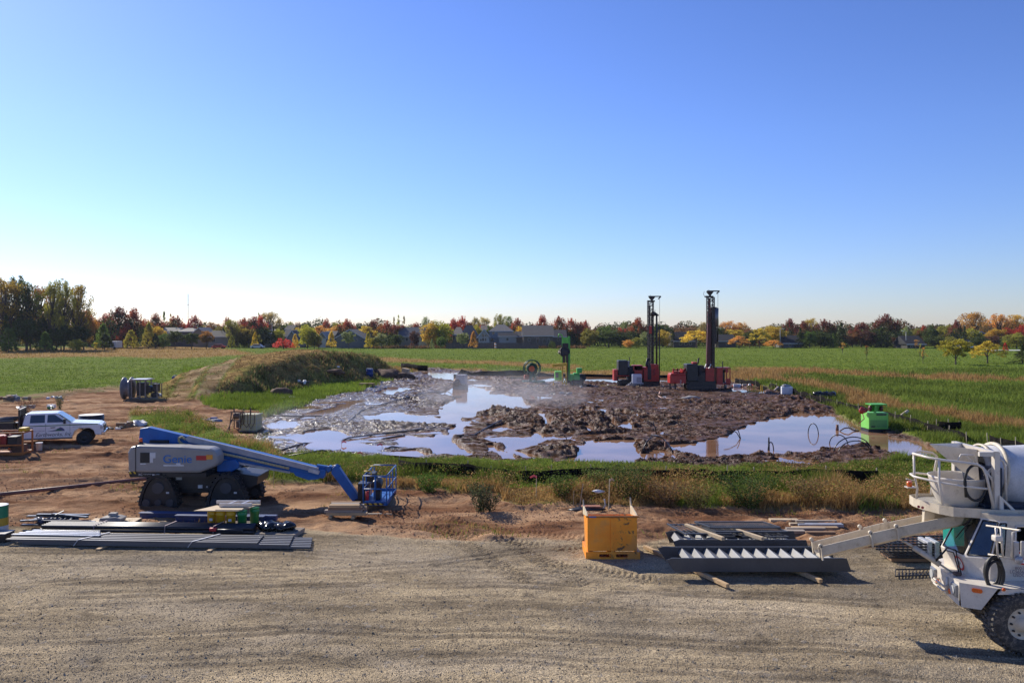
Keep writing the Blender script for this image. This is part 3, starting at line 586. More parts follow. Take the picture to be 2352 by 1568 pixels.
    if kind not in ('spruce', 'cone', 'poplar', 'bush'):
        for k in range(7):
            a = 2.4 * k; z0 = .18 + .05 * k; q = .25; tr.tube([(0, 0, z0), (q * .5 * math.cos(a), q * .5 * math.sin(a), z0 + .16), (q * math.cos(a), q * math.sin(a), z0 + .30)], [.012, .008, .003], 5, caps=False)
    tk = tr.build('trunk', BARK, fixn=False)
    return o, tk
PROTO = {}
for k, n in (('maple', 4), ('round', 4), ('lolly', 2), ('dome', 3), ('cone', 3), ('spruce', 3), ('tall', 4), ('poplar', 2), ('sparse', 2), ('bush', 2)): PROTO[k] = [proto(k, 100 + 7 * i + len(k)) for i in range(n)]
FIRST = {}
KN = {'maple': 'maple_tree', 'round': 'leafy_tree', 'lolly': 'lawn_tree', 'dome': 'spreading_tree', 'cone': 'young_tree', 'spruce': 'spruce_tree', 'tall': 'tall_tree', 'poplar': 'poplar_tree', 'sparse': 'sapling', 'bush': 'shrub'}
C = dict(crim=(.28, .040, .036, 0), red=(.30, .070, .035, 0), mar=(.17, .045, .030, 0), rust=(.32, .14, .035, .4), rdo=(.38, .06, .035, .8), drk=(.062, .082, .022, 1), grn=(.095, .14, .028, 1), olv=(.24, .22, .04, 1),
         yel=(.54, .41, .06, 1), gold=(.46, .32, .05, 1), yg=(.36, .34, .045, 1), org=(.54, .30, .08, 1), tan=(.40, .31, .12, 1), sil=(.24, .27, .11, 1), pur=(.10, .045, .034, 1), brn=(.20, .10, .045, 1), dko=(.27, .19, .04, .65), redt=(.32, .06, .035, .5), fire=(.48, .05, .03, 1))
LMK = [(0, 'at the left edge of the view'), (258, 'by the small white trailer'), (350, 'left of the grey rooftops'), (432, 'below the thin antenna mast'), (500, 'near the low dark-roofed house'), (560, 'right of the low dark-roofed house'), (650, 'by the low fiery red shrub'), (742, 'by the white garage door'), (803, 'at the grey gabled house'),
       (870, 'right of the grey gabled house'), (930, 'near the slate-roofed house with a white gable'), (1000, 'right of the white gable'), (1065, 'at the brown hip-roofed house'), (1140, 'around the blue-grey two-storey house'), (1250, 'by the big grey-brown house'), (1325, 'right of the big grey-brown house'), (1390, 'between the green rig mast and the red rigs'),
       (1455, 'left of the first lattice mast'), (1520, 'right of the first lattice mast'), (1575, 'by the navy-roofed house'), (1625, 'behind the second lattice mast'), (1690, 'right of the second lattice mast'), (1790, 'by the street lamp on the right lawn edge'), (1850, 'in the dark clump right of the street lamp'), (1930, 'in the middle of the dark right-hand row'),
       (1990, 'right of the tall spruce'), (2050, 'left of the short grey pole'), (2110, 'by the long black roof on the right'), (2170, 'right of the long black roof'), (2240, 'by the small blue gable'), (2320, 'at the right edge of the view')]
# px, distance, top y, width px, kind, colour, wording
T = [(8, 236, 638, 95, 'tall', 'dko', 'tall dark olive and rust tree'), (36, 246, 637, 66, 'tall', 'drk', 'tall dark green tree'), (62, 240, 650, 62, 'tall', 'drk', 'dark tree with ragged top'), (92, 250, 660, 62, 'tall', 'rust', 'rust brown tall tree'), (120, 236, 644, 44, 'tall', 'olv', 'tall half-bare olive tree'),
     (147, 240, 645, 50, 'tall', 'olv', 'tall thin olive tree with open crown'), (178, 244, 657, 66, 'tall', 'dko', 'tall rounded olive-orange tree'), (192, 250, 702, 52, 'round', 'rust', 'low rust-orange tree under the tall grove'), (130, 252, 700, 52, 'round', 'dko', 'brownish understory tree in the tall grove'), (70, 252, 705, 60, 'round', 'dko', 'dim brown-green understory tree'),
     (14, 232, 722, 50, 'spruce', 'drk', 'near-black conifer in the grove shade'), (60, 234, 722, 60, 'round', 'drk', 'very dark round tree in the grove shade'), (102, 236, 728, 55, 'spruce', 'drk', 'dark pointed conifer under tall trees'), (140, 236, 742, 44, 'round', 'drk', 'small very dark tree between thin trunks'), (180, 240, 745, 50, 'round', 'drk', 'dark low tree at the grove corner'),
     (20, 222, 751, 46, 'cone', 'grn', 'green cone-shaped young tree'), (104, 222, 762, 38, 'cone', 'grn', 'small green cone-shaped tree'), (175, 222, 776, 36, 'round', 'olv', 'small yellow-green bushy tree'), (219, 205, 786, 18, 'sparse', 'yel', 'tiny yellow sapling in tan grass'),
     (236, 262, 743, 42, 'cone', 'grn', 'green pointed young tree'), (240, 255, 765, 42, 'cone', 'drk', 'darker low cone tree'), (301, 262, 757, 38, 'cone', 'yg', 'yellow-green cone tree'), (341, 265, 740, 34, 'cone', 'olv', 'tall olive cone tree'), (357, 262, 766, 24, 'cone', 'drk', 'small dark cone tree'), (376, 268, 764, 30, 'round', 'grn', 'small green round tree'),
     (402, 262, 756, 34, 'lolly', 'drk', 'dark green round tree on lawn'), (440, 262, 761, 32, 'lolly', 'drk', 'dark green tree before beige walls'), (474, 262, 756, 28, 'lolly', 'rust', 'green and orange lollipop tree'),
     (212, 285, 727, 42, 'round', 'rust', 'orange-red tree'), (245, 290, 720, 52, 'maple', 'rdo', 'bright crimson maple'), (272, 283, 706, 74, 'maple', 'mar', 'big dark maroon maple'), (308, 285, 709, 55, 'maple', 'red', 'red-topped maple'), (292, 280, 745, 40, 'maple', 'rdo', 'scarlet maple branch mass'), (336, 300, 728, 38, 'round', 'rust', 'rusty round tree'),
     (357, 305, 720, 40, 'maple', 'red', 'pointed red maple'), (376, 310, 734, 46, 'round', 'mar', 'dark red rounded tree'), (377, 330, 715, 17, 'poplar', 'sil', 'pale slim poplar'), (392, 335, 720, 16, 'poplar', 'tan', 'thin tan poplar'), (403, 310, 725, 44, 'maple', 'red', 'rosy red maple above roofs'), (446, 312, 725, 40, 'maple', 'crim', 'spiky crimson maple'),
     (422, 320, 738, 26, 'round', 'red', 'small red tree'), (486, 315, 735, 34, 'round', 'brn', 'brown-red round tree'), (465, 320, 743, 26, 'round', 'tan', 'pale tan tree'), (360, 285, 744, 38, 'round', 'gold', 'golden-orange tree'), (505, 300, 748, 32, 'round', 'olv', 'olive round tree'), (497, 330, 739, 34, 'round', 'brn', 'brown distant tree'),
     (522, 290, 729, 27, 'maple', 'red', 'red-tipped maple'), (533, 282, 735, 34, 'tall', 'olv', 'olive birch-like tree'), (560, 296, 731, 42, 'maple', 'red', 'rose-topped maple'), (549, 285, 742, 38, 'round', 'dko', 'green-brown tree'), (582, 288, 728, 52, 'maple', 'crim', 'large dark maple with scarlet spikes'), (598, 292, 725, 34, 'maple', 'rdo', 'scarlet pointed maple'),
     (617, 340, 716, 58, 'tall', 'tan', 'tall pale tan cottonwood'), (594, 345, 718, 14, 'poplar', 'sil', 'pale narrow poplar'), (612, 296, 738, 32, 'round', 'pur', 'deep purple-red tree'), (571, 284, 748, 44, 'round', 'dko', 'olive-orange broad tree'), (606, 284, 748, 32, 'round', 'drk', 'dark green tree'), (628, 285, 749, 18, 'spruce', 'drk', 'narrow dark spruce'),
     (640, 290, 751, 26, 'round', 'yg', 'yellow-green tree'), (586, 272, 763, 18, 'cone', 'yel', 'small bright yellow tree'), (532, 268, 770, 20, 'cone', 'olv', 'small olive tree with thin trunk'), (597, 272, 768, 16, 'sparse', 'olv', 'thin little tree beside the yellow one'), (651, 262, 772, 66, 'bush', 'fire', 'wide low fiery red shrub'), (678, 268, 766, 18, 'cone', 'yel', 'small golden-yellow tree'),
     (706, 274, 744, 40, 'round', 'yg', 'yellow-green round tree'), (722, 272, 760, 30, 'round', 'olv', 'olive leaning tree'), (731, 276, 778, 16, 'round', 'pur', 'small black-red round bush'), (650, 345, 739, 34, 'round', 'grn', 'green distant tree'), (667, 350, 737, 26, 'round', 'olv', 'olive distant tree'), (683, 352, 735, 26, 'round', 'brn', 'reddish-brown distant tree'),
     (704, 348, 735, 30, 'round', 'drk', 'dark distant tree'), (735, 330, 742, 52, 'dome', 'org', 'wide orange tree'), (750, 350, 732, 24, 'maple', 'redt', 'deep rose distant maple'), (690, 325, 745, 42, 'dome', 'gold', 'broad golden-orange tree'), (761, 268, 761, 24, 'cone', 'yel', 'bright yellow young tree'), (777, 350, 735, 42, 'round', 'olv', 'olive-green distant tree'),
     (768, 325, 746, 34, 'round', 'org', 'orange tree peeking over a roof'), (796, 325, 733, 42, 'maple', 'red', 'pink-red maple behind the gable'), (822, 345, 737, 32, 'round', 'drk', 'dark green distant tree'), (801, 262, 758, 27, 'lolly', 'sil', 'silvery olive tree before the gable wall'), (838, 300, 742, 50, 'dome', 'gold', 'broad yellow-orange domed tree'), (856, 330, 735, 30, 'maple', 'mar', 'brick red maple'),
     (846, 264, 762, 20, 'cone', 'yel', 'yellow young tree'), (857, 268, 772, 22, 'round', 'olv', 'dull olive shrub-like tree'), (875, 310, 742, 28, 'round', 'rust', 'copper-orange tree'), (889, 288, 737, 32, 'maple', 'red', 'dark green maple with red crown'), (876, 268, 762, 28, 'round', 'sil', 'silver-green round tree'), (912, 300, 740, 36, 'round', 'mar', 'dark red tree over the slate roof'),
     (905, 345, 728, 12, 'poplar', 'tan', 'short pale poplar'), (915, 345, 723, 13, 'poplar', 'yg', 'tallest pale yellow poplar'), (928, 345, 726, 13, 'poplar', 'tan', 'thin bare-topped poplar'), (911, 272, 764, 26, 'round', 'drk', 'dark rounded evergreen'), (956, 330, 741, 32, 'maple', 'red', 'low red maple'), (978, 345, 728, 20, 'tall', 'sil', 'grey-green tall tree'),
     (952, 270, 756, 22, 'round', 'pur', 'blackish purple tree'), (940, 330, 744, 28, 'round', 'olv', 'olive tree behind the slate roof'), (990, 282, 735, 42, 'round', 'gold', 'golden-green broad tree'), (1012, 284, 730, 50, 'round', 'yg', 'large yellow-green tree'), (1013, 266, 770, 20, 'round', 'grn', 'small green tree at the lawn'), (992, 264, 778, 12, 'cone', 'sil', 'tiny silver-green fir'),
     (1042, 320, 731, 26, 'maple', 'rdo', 'vivid red narrow maple'), (1062, 325, 727, 38, 'maple', 'rdo', 'bright red maple over the brown roof'), (1082, 325, 735, 24, 'round', 'brn', 'dull red-brown tree'), (1092, 360, 729, 20, 'tall', 'tan', 'small pale tan tree'), (1112, 360, 728, 32, 'tall', 'tan', 'pale wispy tan tree'), (1148, 345, 722, 32, 'tall', 'olv', 'tall olive cottonwood'),
     (1168, 350, 727, 30, 'tall', 'sil', 'tall grey-green cottonwood'), (1188, 330, 731, 34, 'maple', 'red', 'faded red maple'), (1095, 310, 744, 24, 'round', 'yg', 'yellow-green tree between houses'), (1110, 340, 742, 40, 'round', 'redt', 'low red band of foliage'), (1127, 312, 744, 26, 'round', 'grn', 'green tree behind the white gable peak'), (1203, 320, 744, 44, 'round', 'gold', 'golden tree over a dark roof'),
     (1062, 258, 761, 25, 'lolly', 'sil', 'silver-green tree before the board fence'), (1087, 260, 761, 22, 'cone', 'org', 'small orange-green cone tree'), (1180, 310, 746, 16, 'spruce', 'drk', 'small dark spruce'), (1246, 315, 724, 37, 'maple', 'redt', 'upright red maple above the ridge'), (1284, 300, 727, 42, 'maple', 'red', 'red and green maple'), (1312, 296, 732, 46, 'maple', 'red', 'wide red-topped maple'),
     (1268, 266, 779, 20, 'bush', 'drk', 'dark clipped round bush'), (1332, 294, 740, 40, 'maple', 'red', 'red-edged dark maple'), (1345, 310, 736, 26, 'maple', 'rdo', 'small bright red maple'), (1355, 284, 750, 36, 'round', 'olv', 'yellow-olive tree'), (1390, 300, 744, 44, 'round', 'grn', 'green distant round tree'), (1398, 284, 755, 54, 'round', 'drk', 'dark spreading tree'),
     (1425, 286, 758, 44, 'round', 'drk', 'dark wide tree with low crown'), (1436, 345, 738, 24, 'tall', 'sil', 'grey-green airy tree'), (1430, 320, 749, 34, 'round', 'redt', 'dull red low tree'), (1466, 290, 730, 48, 'maple', 'red', 'big red-crowned maple'), (1484, 282, 760, 32, 'round', 'sil', 'bluish green tree'), (1442, 268, 778, 24, 'round', 'org', 'small orange tree'), (1462, 268, 772, 20, 'round', 'olv', 'small olive tree'),
     (1512, 320, 738, 28, 'round', 'drk', 'dark green tree between masts'), (1523, 284, 755, 34, 'round', 'yel', 'bright yellow tree'), (1533, 320, 742, 24, 'round', 'drk', 'dark rounded tree'), (1545, 286, 757, 30, 'spruce', 'drk', 'broad dark spruce'), (1580, 350, 747, 64, 'round', 'brn', 'wide brown-red distant trees crown'), (1600, 276, 751, 54, 'dome', 'yel', 'broad yellow tree'),
     (1617, 345, 740, 26, 'tall', 'tan', 'pale gold wispy tree'), (1625, 286, 768, 36, 'dome', 'gold', 'lower golden tree'), (1650, 300, 746, 44, 'round', 'drk', 'dark tree behind the mast'), (1672, 345, 737, 42, 'tall', 'org', 'pale orange tall tree'), (1700, 345, 741, 44, 'tall', 'org', 'hazy orange cottonwood'), (1685, 300, 750, 54, 'dome', 'gold', 'olive-gold domed tree'),
     (1697, 274, 767, 36, 'dome', 'org', 'low orange tree'), (1718, 320, 752, 30, 'round', 'brn', 'dark brown-red tree'), (1722, 284, 756, 34, 'round', 'drk', 'dark mass beside yellow trees'), (1745, 280, 748, 38, 'dome', 'yel', 'clear yellow tree'), (1780, 284, 743, 44, 'round', 'gold', 'deep yellow tree'), (1776, 268, 777, 32, 'dome', 'org', 'small flat orange tree'), (1765, 345, 743, 30, 'round', 'tan', 'tan distant tree'),
     (1814, 300, 732, 36, 'maple', 'crim', 'crimson maple'), (1845, 296, 738, 42, 'maple', 'mar', 'dark maroon maple'), (1862, 345, 731, 34, 'tall', 'gold', 'gold distant tree'), (1893, 292, 734, 56, 'maple', 'mar', 'broad maroon-topped maple'), (1838, 280, 752, 34, 'spruce', 'drk', 'dark spruce'), (1860, 278, 756, 30, 'round', 'grn', 'mid-green shrubby tree'),
     (1885, 280, 760, 50, 'round', 'drk', 'nearly black low tree'), (1933, 284, 740, 40, 'spruce', 'drk', 'tall dark spruce'), (1915, 280, 765, 30, 'spruce', 'grn', 'smaller green spruce'), (1978, 292, 741, 50, 'maple', 'mar', 'purplish maple'), (1990, 284, 755, 44, 'round', 'pur', 'dark purple-brown tree'), (1958, 284, 762, 34, 'round', 'brn', 'bare brownish thicket tree'), (1950, 320, 747, 26, 'sparse', 'brn', 'bare greyish tree'),
     (1935, 215, 786, 20, 'sparse', 'org', 'leaning orange sapling'), (1991, 170, 793, 15, 'sparse', 'rust', 'thin rusty sapling'), (2037, 288, 722, 62, 'maple', 'mar', 'tallest maroon-topped dark maple'), (2012, 286, 752, 34, 'round', 'drk', 'dark green tree'), (2025, 280, 752, 50, 'spruce', 'drk', 'wide black-green spruce'), (2080, 310, 748, 28, 'round', 'sil', 'grey-green bushy tree'), (2068, 282, 768, 36, 'round', 'brn', 'mottled brown-green tree'),
     (2104, 320, 750, 26, 'round', 'olv', 'olive tree above the roof'), (2121, 318, 747, 28, 'maple', 'red', 'dull red maple'), (2138, 300, 746, 32, 'round', 'drk', 'dark green domed tree'), (2150, 282, 768, 44, 'round', 'drk', 'deep green broad tree'), (2172, 310, 742, 40, 'round', 'olv', 'olive-brown tree'), (2196, 296, 735, 34, 'maple', 'mar', 'plum-red maple'), (2215, 290, 748, 30, 'spruce', 'drk', 'dark pointed spruce'),
     (2180, 280, 770, 40, 'round', 'olv', 'low olive tree'), (2104, 240, 780, 22, 'sparse', 'org', 'dull orange sapling'), (2233, 330, 718, 62, 'tall', 'org', 'tall golden-orange cottonwood'), (2232, 300, 752, 40, 'round', 'yg', 'yellow-green lower tree'), (2295, 335, 722, 60, 'tall', 'org', 'wide pale orange cottonwood'), (2335, 335, 724, 60, 'tall', 'gold', 'golden cottonwood'), (2288, 300, 750, 40, 'round', 'gold', 'golden brown tree'),
     (2316, 300, 751, 34, 'round', 'rdo', 'cherry-red round tree'), (2347, 296, 746, 40, 'maple', 'rdo', 'cherry-red maple'), (2292, 282, 768, 56, 'round', 'pur', 'dark purple-brown broad tree'), (2250, 278, 770, 34, 'round', 'drk', 'dark tree beside a white car'), (2335, 262, 762, 50, 'round', 'olv', 'olive and gold tree'), (2318, 268, 772, 36, 'round', 'drk', 'dark green tree'),
     (2195, 142, 773, 60, 'lolly', 'yg', 'yellow-green tree on the mown lawn with clear trunk'), (2268, 153, 776, 58, 'dome', 'yel', 'yellow-olive open-crowned tree on the mown lawn'), (2120, 150, 797, 22, 'sparse', 'org', 'sparse orange sapling on the mown lawn'), (2113, 165, 788, 12, 'sparse', 'yg', 'tiny yellow sapling'), (2309, 230, 786, 13, 'cone', 'fire', 'tiny scarlet tree'), (2348, 152, 790, 60, 'spruce', 'drk', 'dark low-skirted spruce on the lawn edge'),
     (2147, 262, 796, 8, 'cone', 'drk', 'tiny dark fir'), (2160, 262, 793, 10, 'cone', 'drk', 'small dark fir')]
random.seed(3)
used = {}
for (px, Y, top, wd, kd, cn, lab) in T:
    lm = min(LMK, key=lambda q: abs(q[0] - px))[1]; used.setdefault(lab + ' ' + lm, []).append(px)
for i, (px, Y, top, wd, kd, cn, lab) in enumerate(T):
    lm = min(LMK, key=lambda q: abs(q[0] - px))[1]; full = lab + ' ' + lm
    if 'the mown lawn' in lab or 'lawn edge' in lab or 'tall grove' in lab: full = lab
    same = sorted(used[lab + ' ' + lm])
    if len(same) > 1: full += ', ' + ['left one', 'middle one', 'right one'][same.index(px) if len(same) > 2 else 2 * same.index(px)]
    x = (px - CX) / F * Y; gz0 = float(gz(x, Y)); Ht = H + (HZ - top) / F * Y - gz0; wid = wd / F * Y * {'spruce': 1.25, 'cone': 1.15, 'poplar': 1.3, 'sparse': 1.2, 'bush': 1.05}.get(kd, 1.38)
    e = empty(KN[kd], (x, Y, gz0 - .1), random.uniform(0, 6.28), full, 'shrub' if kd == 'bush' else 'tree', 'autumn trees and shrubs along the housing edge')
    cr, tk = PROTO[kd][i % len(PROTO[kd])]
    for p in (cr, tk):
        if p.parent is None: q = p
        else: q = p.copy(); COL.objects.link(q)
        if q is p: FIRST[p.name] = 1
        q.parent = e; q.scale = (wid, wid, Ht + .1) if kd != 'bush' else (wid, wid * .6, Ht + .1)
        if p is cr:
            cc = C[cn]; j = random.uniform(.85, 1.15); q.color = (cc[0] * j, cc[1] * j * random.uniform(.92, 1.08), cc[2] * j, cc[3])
for k in PROTO:
    for cr, tk in PROTO[k]:
        for p in (cr, tk):
            if p.parent is None: bpy.data.objects.remove(p)
# the wood beyond the housing reads as one mass
n = 150000; Xf = rng.uniform(-420, 420, n); Yf = rng.uniform(372, 400, n); hc = vnoise(Xf / 9, Yf / 30, 91); hb = 8.0 + 5.0 * (hc - .5) + 2.2 * (vnoise(Xf / 4.5, Yf / 9, 92) - .5) * 2; Zf = hb * rng.random(n) ** .6
P = np.stack([Xf, Yf, Zf], 1); v, q = leafcloud(P, .42, 93); cc_ = vnoise(Xf / 10 + 3, Yf / 14, 94); pal = np.array([(.05, .07, .02), (.10, .10, .03), (.16, .11, .03), (.07, .08, .025), (.20, .07, .03), (.045, .06, .02)])
cf = pal[np.clip((cc_ * 7 - .5).astype(int), 0, 5)] * rng.uniform(.6, 1.4, (n, 1))
tag(npmesh('far_woods', v, q, LM, {'lc': np.repeat(np.concatenate([cf, np.ones((n, 1))], 1), 4, 0)}, smooth=False), 'far mixed autumn wood behind the houses', 'wood', kind='stuff')
n = 70000; Xf = np.concatenate([rng.uniform(-300, 300, n)]); Yf = rng.uniform(304, 312, n); hb = 2.2 + 3.2 * vnoise(Xf / 5, Yf / 40, 95); P = np.stack([Xf, Yf, hb * rng.random(n)], 1); v, q = leafcloud(P, .30, 96); cc_ = vnoise(Xf / 6 + 3, Yf / 14, 97); cf = pal[np.clip((cc_ * 7 - .5).astype(int), 0, 5)] * rng.uniform(.4, 1.2, (n, 1)) * np.array([[.8, .9, .9]])
tag(npmesh('hedge_undergrowth', v, q, LM, {'lc': np.repeat(np.concatenate([cf, np.ones((n, 1))], 1), 4, 0)}, smooth=False), 'dark continuous undergrowth between the garden trees', 'undergrowth', kind='stuff')
# dry hedge plants along the far kerb
tag(blades('roadside_grass', *(lambda n: ((rng.uniform(845, 1345, n) - CX) / F * 272, 272 + rng.uniform(-1.5, 1.5, n), rng.uniform(.4, 1.3, n), rng.uniform(.3, .6, n), jit((.22, .13, .06), n, .4)))(2600), LM), 'tan ornamental grass along the road before the houses', 'grass', kind='stuff')

# ---------------------------------------------------------------- houses and street things far behind
SHG = {}
def roofm(nm, c): return pm('roof_' + nm, c, 0.85, 0, 0.15, 1.5)
WHT = pm('white_trim', (.50, .51, .53), 0.5); HG = glass_mat('window_glass', (0.03, 0.04, 0.05))
def house(px0, px1, Y, eave, ridge, kind, wall, roof, label, depth=10, gw=None, wins=(), base=None, garage=None, name='house', orient=None):
    """px0..px1 wall extent in the photo, eave and ridge rows, kind: 'side' ridge along the view's width, 'gable' end facing us, 'hip'"""
    x0, x1 = (px0 - CX) / F * Y, (px1 - CX) / F * Y; cx = (x0 + x1) / 2; hw = (x1 - x0) / 2
    ez = H - (eave - HZ) / F * Y; rz = H - (ridge - HZ) / F * Y
    e = empty(name, (cx, Y, 0), 0, label, 'house', 'houses beyond the field')
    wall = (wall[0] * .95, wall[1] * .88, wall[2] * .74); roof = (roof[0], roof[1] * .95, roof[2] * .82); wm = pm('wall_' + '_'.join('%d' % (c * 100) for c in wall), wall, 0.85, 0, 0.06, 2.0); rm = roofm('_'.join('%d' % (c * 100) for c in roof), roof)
    w_ = MB().box(-hw, hw, 0, depth, -.3, ez); o = .4; r_ = MB()
    if kind == 'gable':
        w_.prism([(-hw, ez), (hw, ez), (0, rz - .15)], 0.02, depth - .02)
        for s in (-1, 1):
            a = Vector((s * (hw + o), 0, ez - (rz - ez) * o / hw)); b = Vector((0, 0, rz)); r_.add([(a.x, -o, a.z), (b.x, -o, b.z), (b.x, depth + o, b.z), (a.x, depth + o, a.z), (a.x, -o, a.z + .18), (b.x, -o, b.z + .18), (b.x, depth + o, b.z + .18), (a.x, depth + o, a.z + .18)],
                [(0, 1, 2, 3), (7, 6, 5, 4), (0, 4, 5, 1), (2, 6, 7, 3), (1, 5, 6, 2), (0, 3, 7, 4)])
        tr = MB()
        for s in (-1, 1): tr.bar((s * (hw + o), -o - .03, ez - (rz - ez) * o / hw + .08), (0, -o - .03, rz + .08), .06, .25)
        tr.build('gable_trim', WHT, e)
    else:
        k = .0 if kind == 'side' else min(hw * .8, depth * .45); hx = hw + o; y0, y1, ym = -o, depth + o, depth / 2; zz = ez - .1
        r_.add([(-hx, y0, zz), (hx, y0, zz), (hx, y1, zz), (-hx, y1, zz), (-hx + k, ym, rz), (hx - k, ym, rz)], [(0, 1, 5, 4), (2, 3, 4, 5), (0, 4, 3), (1, 2, 5), (3, 2, 1, 0)])
        if kind == 'side': w_.prism([(0.02, ez - .05), (depth - .02, ez - .05), (depth / 2, rz - .3)], -hw, hw, 'x')
        MB().box(-hx, hx, y0 - .05, y0 - .01, zz - .12, zz + .12).build('fascia', WHT, e)
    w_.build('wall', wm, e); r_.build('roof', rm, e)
    for (a, b, c, d) in wins:
        wa, wb = (a - CX) / F * Y - cx, (b - CX) / F * Y - cx; zt, zb = H - (c - HZ) / F * Y, H - (d - HZ) / F * Y
        f = MB().box(wa - .05, wb + .05, -.06, -.005, zb - .05, zt + .05).build('window', WHT, e); MB().box(wa, wb, -.09, -.065, zb, zt).build('pane', HG, f)
    if garage:
        a, b, c, d = garage; wa, wb = (a - CX) / F * Y - cx, (b - CX) / F * Y - cx; zt, zb = H - (c - HZ) / F * Y, 0
        g = MB().box(wa, wb, -.08, -.01, zb, zt)
        for i in range(1, 4): g.box(wa, wb, -.10, -.08, zb + (zt - zb) * i / 4 - .03, zb + (zt - zb) * i / 4 + .03)
        g.build('garage_door', WHT, e)
    return e
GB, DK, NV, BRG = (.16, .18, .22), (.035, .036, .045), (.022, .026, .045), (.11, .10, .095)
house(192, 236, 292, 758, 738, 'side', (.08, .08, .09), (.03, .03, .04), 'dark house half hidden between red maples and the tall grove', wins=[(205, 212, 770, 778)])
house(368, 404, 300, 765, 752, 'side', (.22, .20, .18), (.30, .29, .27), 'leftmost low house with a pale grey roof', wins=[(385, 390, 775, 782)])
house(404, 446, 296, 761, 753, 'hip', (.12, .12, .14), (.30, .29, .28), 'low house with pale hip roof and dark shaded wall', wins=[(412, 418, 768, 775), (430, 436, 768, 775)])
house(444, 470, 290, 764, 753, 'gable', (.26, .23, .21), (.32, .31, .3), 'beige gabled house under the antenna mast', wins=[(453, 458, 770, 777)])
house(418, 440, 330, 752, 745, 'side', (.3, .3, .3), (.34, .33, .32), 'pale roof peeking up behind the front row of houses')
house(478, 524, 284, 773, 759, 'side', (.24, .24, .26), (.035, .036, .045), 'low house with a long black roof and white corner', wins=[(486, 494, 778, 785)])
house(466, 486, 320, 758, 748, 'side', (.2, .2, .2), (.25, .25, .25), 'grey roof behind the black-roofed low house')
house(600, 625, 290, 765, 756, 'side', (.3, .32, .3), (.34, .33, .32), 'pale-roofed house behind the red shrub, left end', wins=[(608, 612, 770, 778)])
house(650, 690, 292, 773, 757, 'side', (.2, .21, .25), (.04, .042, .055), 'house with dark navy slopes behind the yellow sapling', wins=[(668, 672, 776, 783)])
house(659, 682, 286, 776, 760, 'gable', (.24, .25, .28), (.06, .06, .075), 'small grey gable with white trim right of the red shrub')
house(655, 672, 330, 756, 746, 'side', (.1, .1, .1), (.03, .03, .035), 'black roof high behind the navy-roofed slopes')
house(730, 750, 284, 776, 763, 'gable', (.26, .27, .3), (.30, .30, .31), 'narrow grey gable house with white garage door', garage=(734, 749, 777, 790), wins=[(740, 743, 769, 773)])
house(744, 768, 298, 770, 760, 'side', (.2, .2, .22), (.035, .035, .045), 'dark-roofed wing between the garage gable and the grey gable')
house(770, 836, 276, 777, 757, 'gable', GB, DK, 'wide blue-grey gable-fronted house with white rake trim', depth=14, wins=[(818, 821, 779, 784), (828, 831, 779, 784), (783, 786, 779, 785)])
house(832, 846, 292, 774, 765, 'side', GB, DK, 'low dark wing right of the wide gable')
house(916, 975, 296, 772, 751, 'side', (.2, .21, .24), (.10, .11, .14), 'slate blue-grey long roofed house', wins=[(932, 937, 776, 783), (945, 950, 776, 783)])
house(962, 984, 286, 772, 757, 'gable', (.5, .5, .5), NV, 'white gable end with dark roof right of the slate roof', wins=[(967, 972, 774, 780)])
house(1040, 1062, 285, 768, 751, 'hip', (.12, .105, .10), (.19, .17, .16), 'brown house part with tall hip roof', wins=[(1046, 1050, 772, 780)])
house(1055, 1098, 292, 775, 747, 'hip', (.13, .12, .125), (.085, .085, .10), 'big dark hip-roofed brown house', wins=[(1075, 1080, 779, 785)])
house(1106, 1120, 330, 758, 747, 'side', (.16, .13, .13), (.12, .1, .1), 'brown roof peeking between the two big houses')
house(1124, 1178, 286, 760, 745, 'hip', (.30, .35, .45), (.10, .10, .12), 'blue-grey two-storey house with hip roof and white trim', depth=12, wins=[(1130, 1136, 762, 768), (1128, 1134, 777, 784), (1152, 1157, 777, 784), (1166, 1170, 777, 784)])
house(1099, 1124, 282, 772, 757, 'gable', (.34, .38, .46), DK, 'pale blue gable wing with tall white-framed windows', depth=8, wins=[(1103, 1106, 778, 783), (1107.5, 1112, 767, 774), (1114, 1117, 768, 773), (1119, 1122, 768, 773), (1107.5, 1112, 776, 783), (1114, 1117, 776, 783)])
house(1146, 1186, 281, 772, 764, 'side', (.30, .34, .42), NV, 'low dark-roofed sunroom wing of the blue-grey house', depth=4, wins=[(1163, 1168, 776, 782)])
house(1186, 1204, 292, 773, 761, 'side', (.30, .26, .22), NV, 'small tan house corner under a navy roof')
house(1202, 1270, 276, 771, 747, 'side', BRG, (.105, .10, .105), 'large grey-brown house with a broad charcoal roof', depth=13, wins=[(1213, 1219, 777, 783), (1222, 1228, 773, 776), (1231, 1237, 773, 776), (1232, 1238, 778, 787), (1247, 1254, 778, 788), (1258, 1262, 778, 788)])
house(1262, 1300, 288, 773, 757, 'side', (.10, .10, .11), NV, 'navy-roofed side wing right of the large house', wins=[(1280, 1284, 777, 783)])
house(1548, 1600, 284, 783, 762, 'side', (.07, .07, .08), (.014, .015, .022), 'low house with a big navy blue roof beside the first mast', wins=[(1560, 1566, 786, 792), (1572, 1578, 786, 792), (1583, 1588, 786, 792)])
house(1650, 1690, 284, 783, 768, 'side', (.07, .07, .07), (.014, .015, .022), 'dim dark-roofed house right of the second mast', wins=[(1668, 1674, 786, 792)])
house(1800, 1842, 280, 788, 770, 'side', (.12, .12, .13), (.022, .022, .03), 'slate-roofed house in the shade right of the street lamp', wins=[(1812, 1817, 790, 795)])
house(2084, 2124, 270, 790, 771, 'side', (.05, .05, .05), (.010, .011, .016), 'low house with a long black-navy roof on the right', wins=[(2092, 2096, 793, 798)])
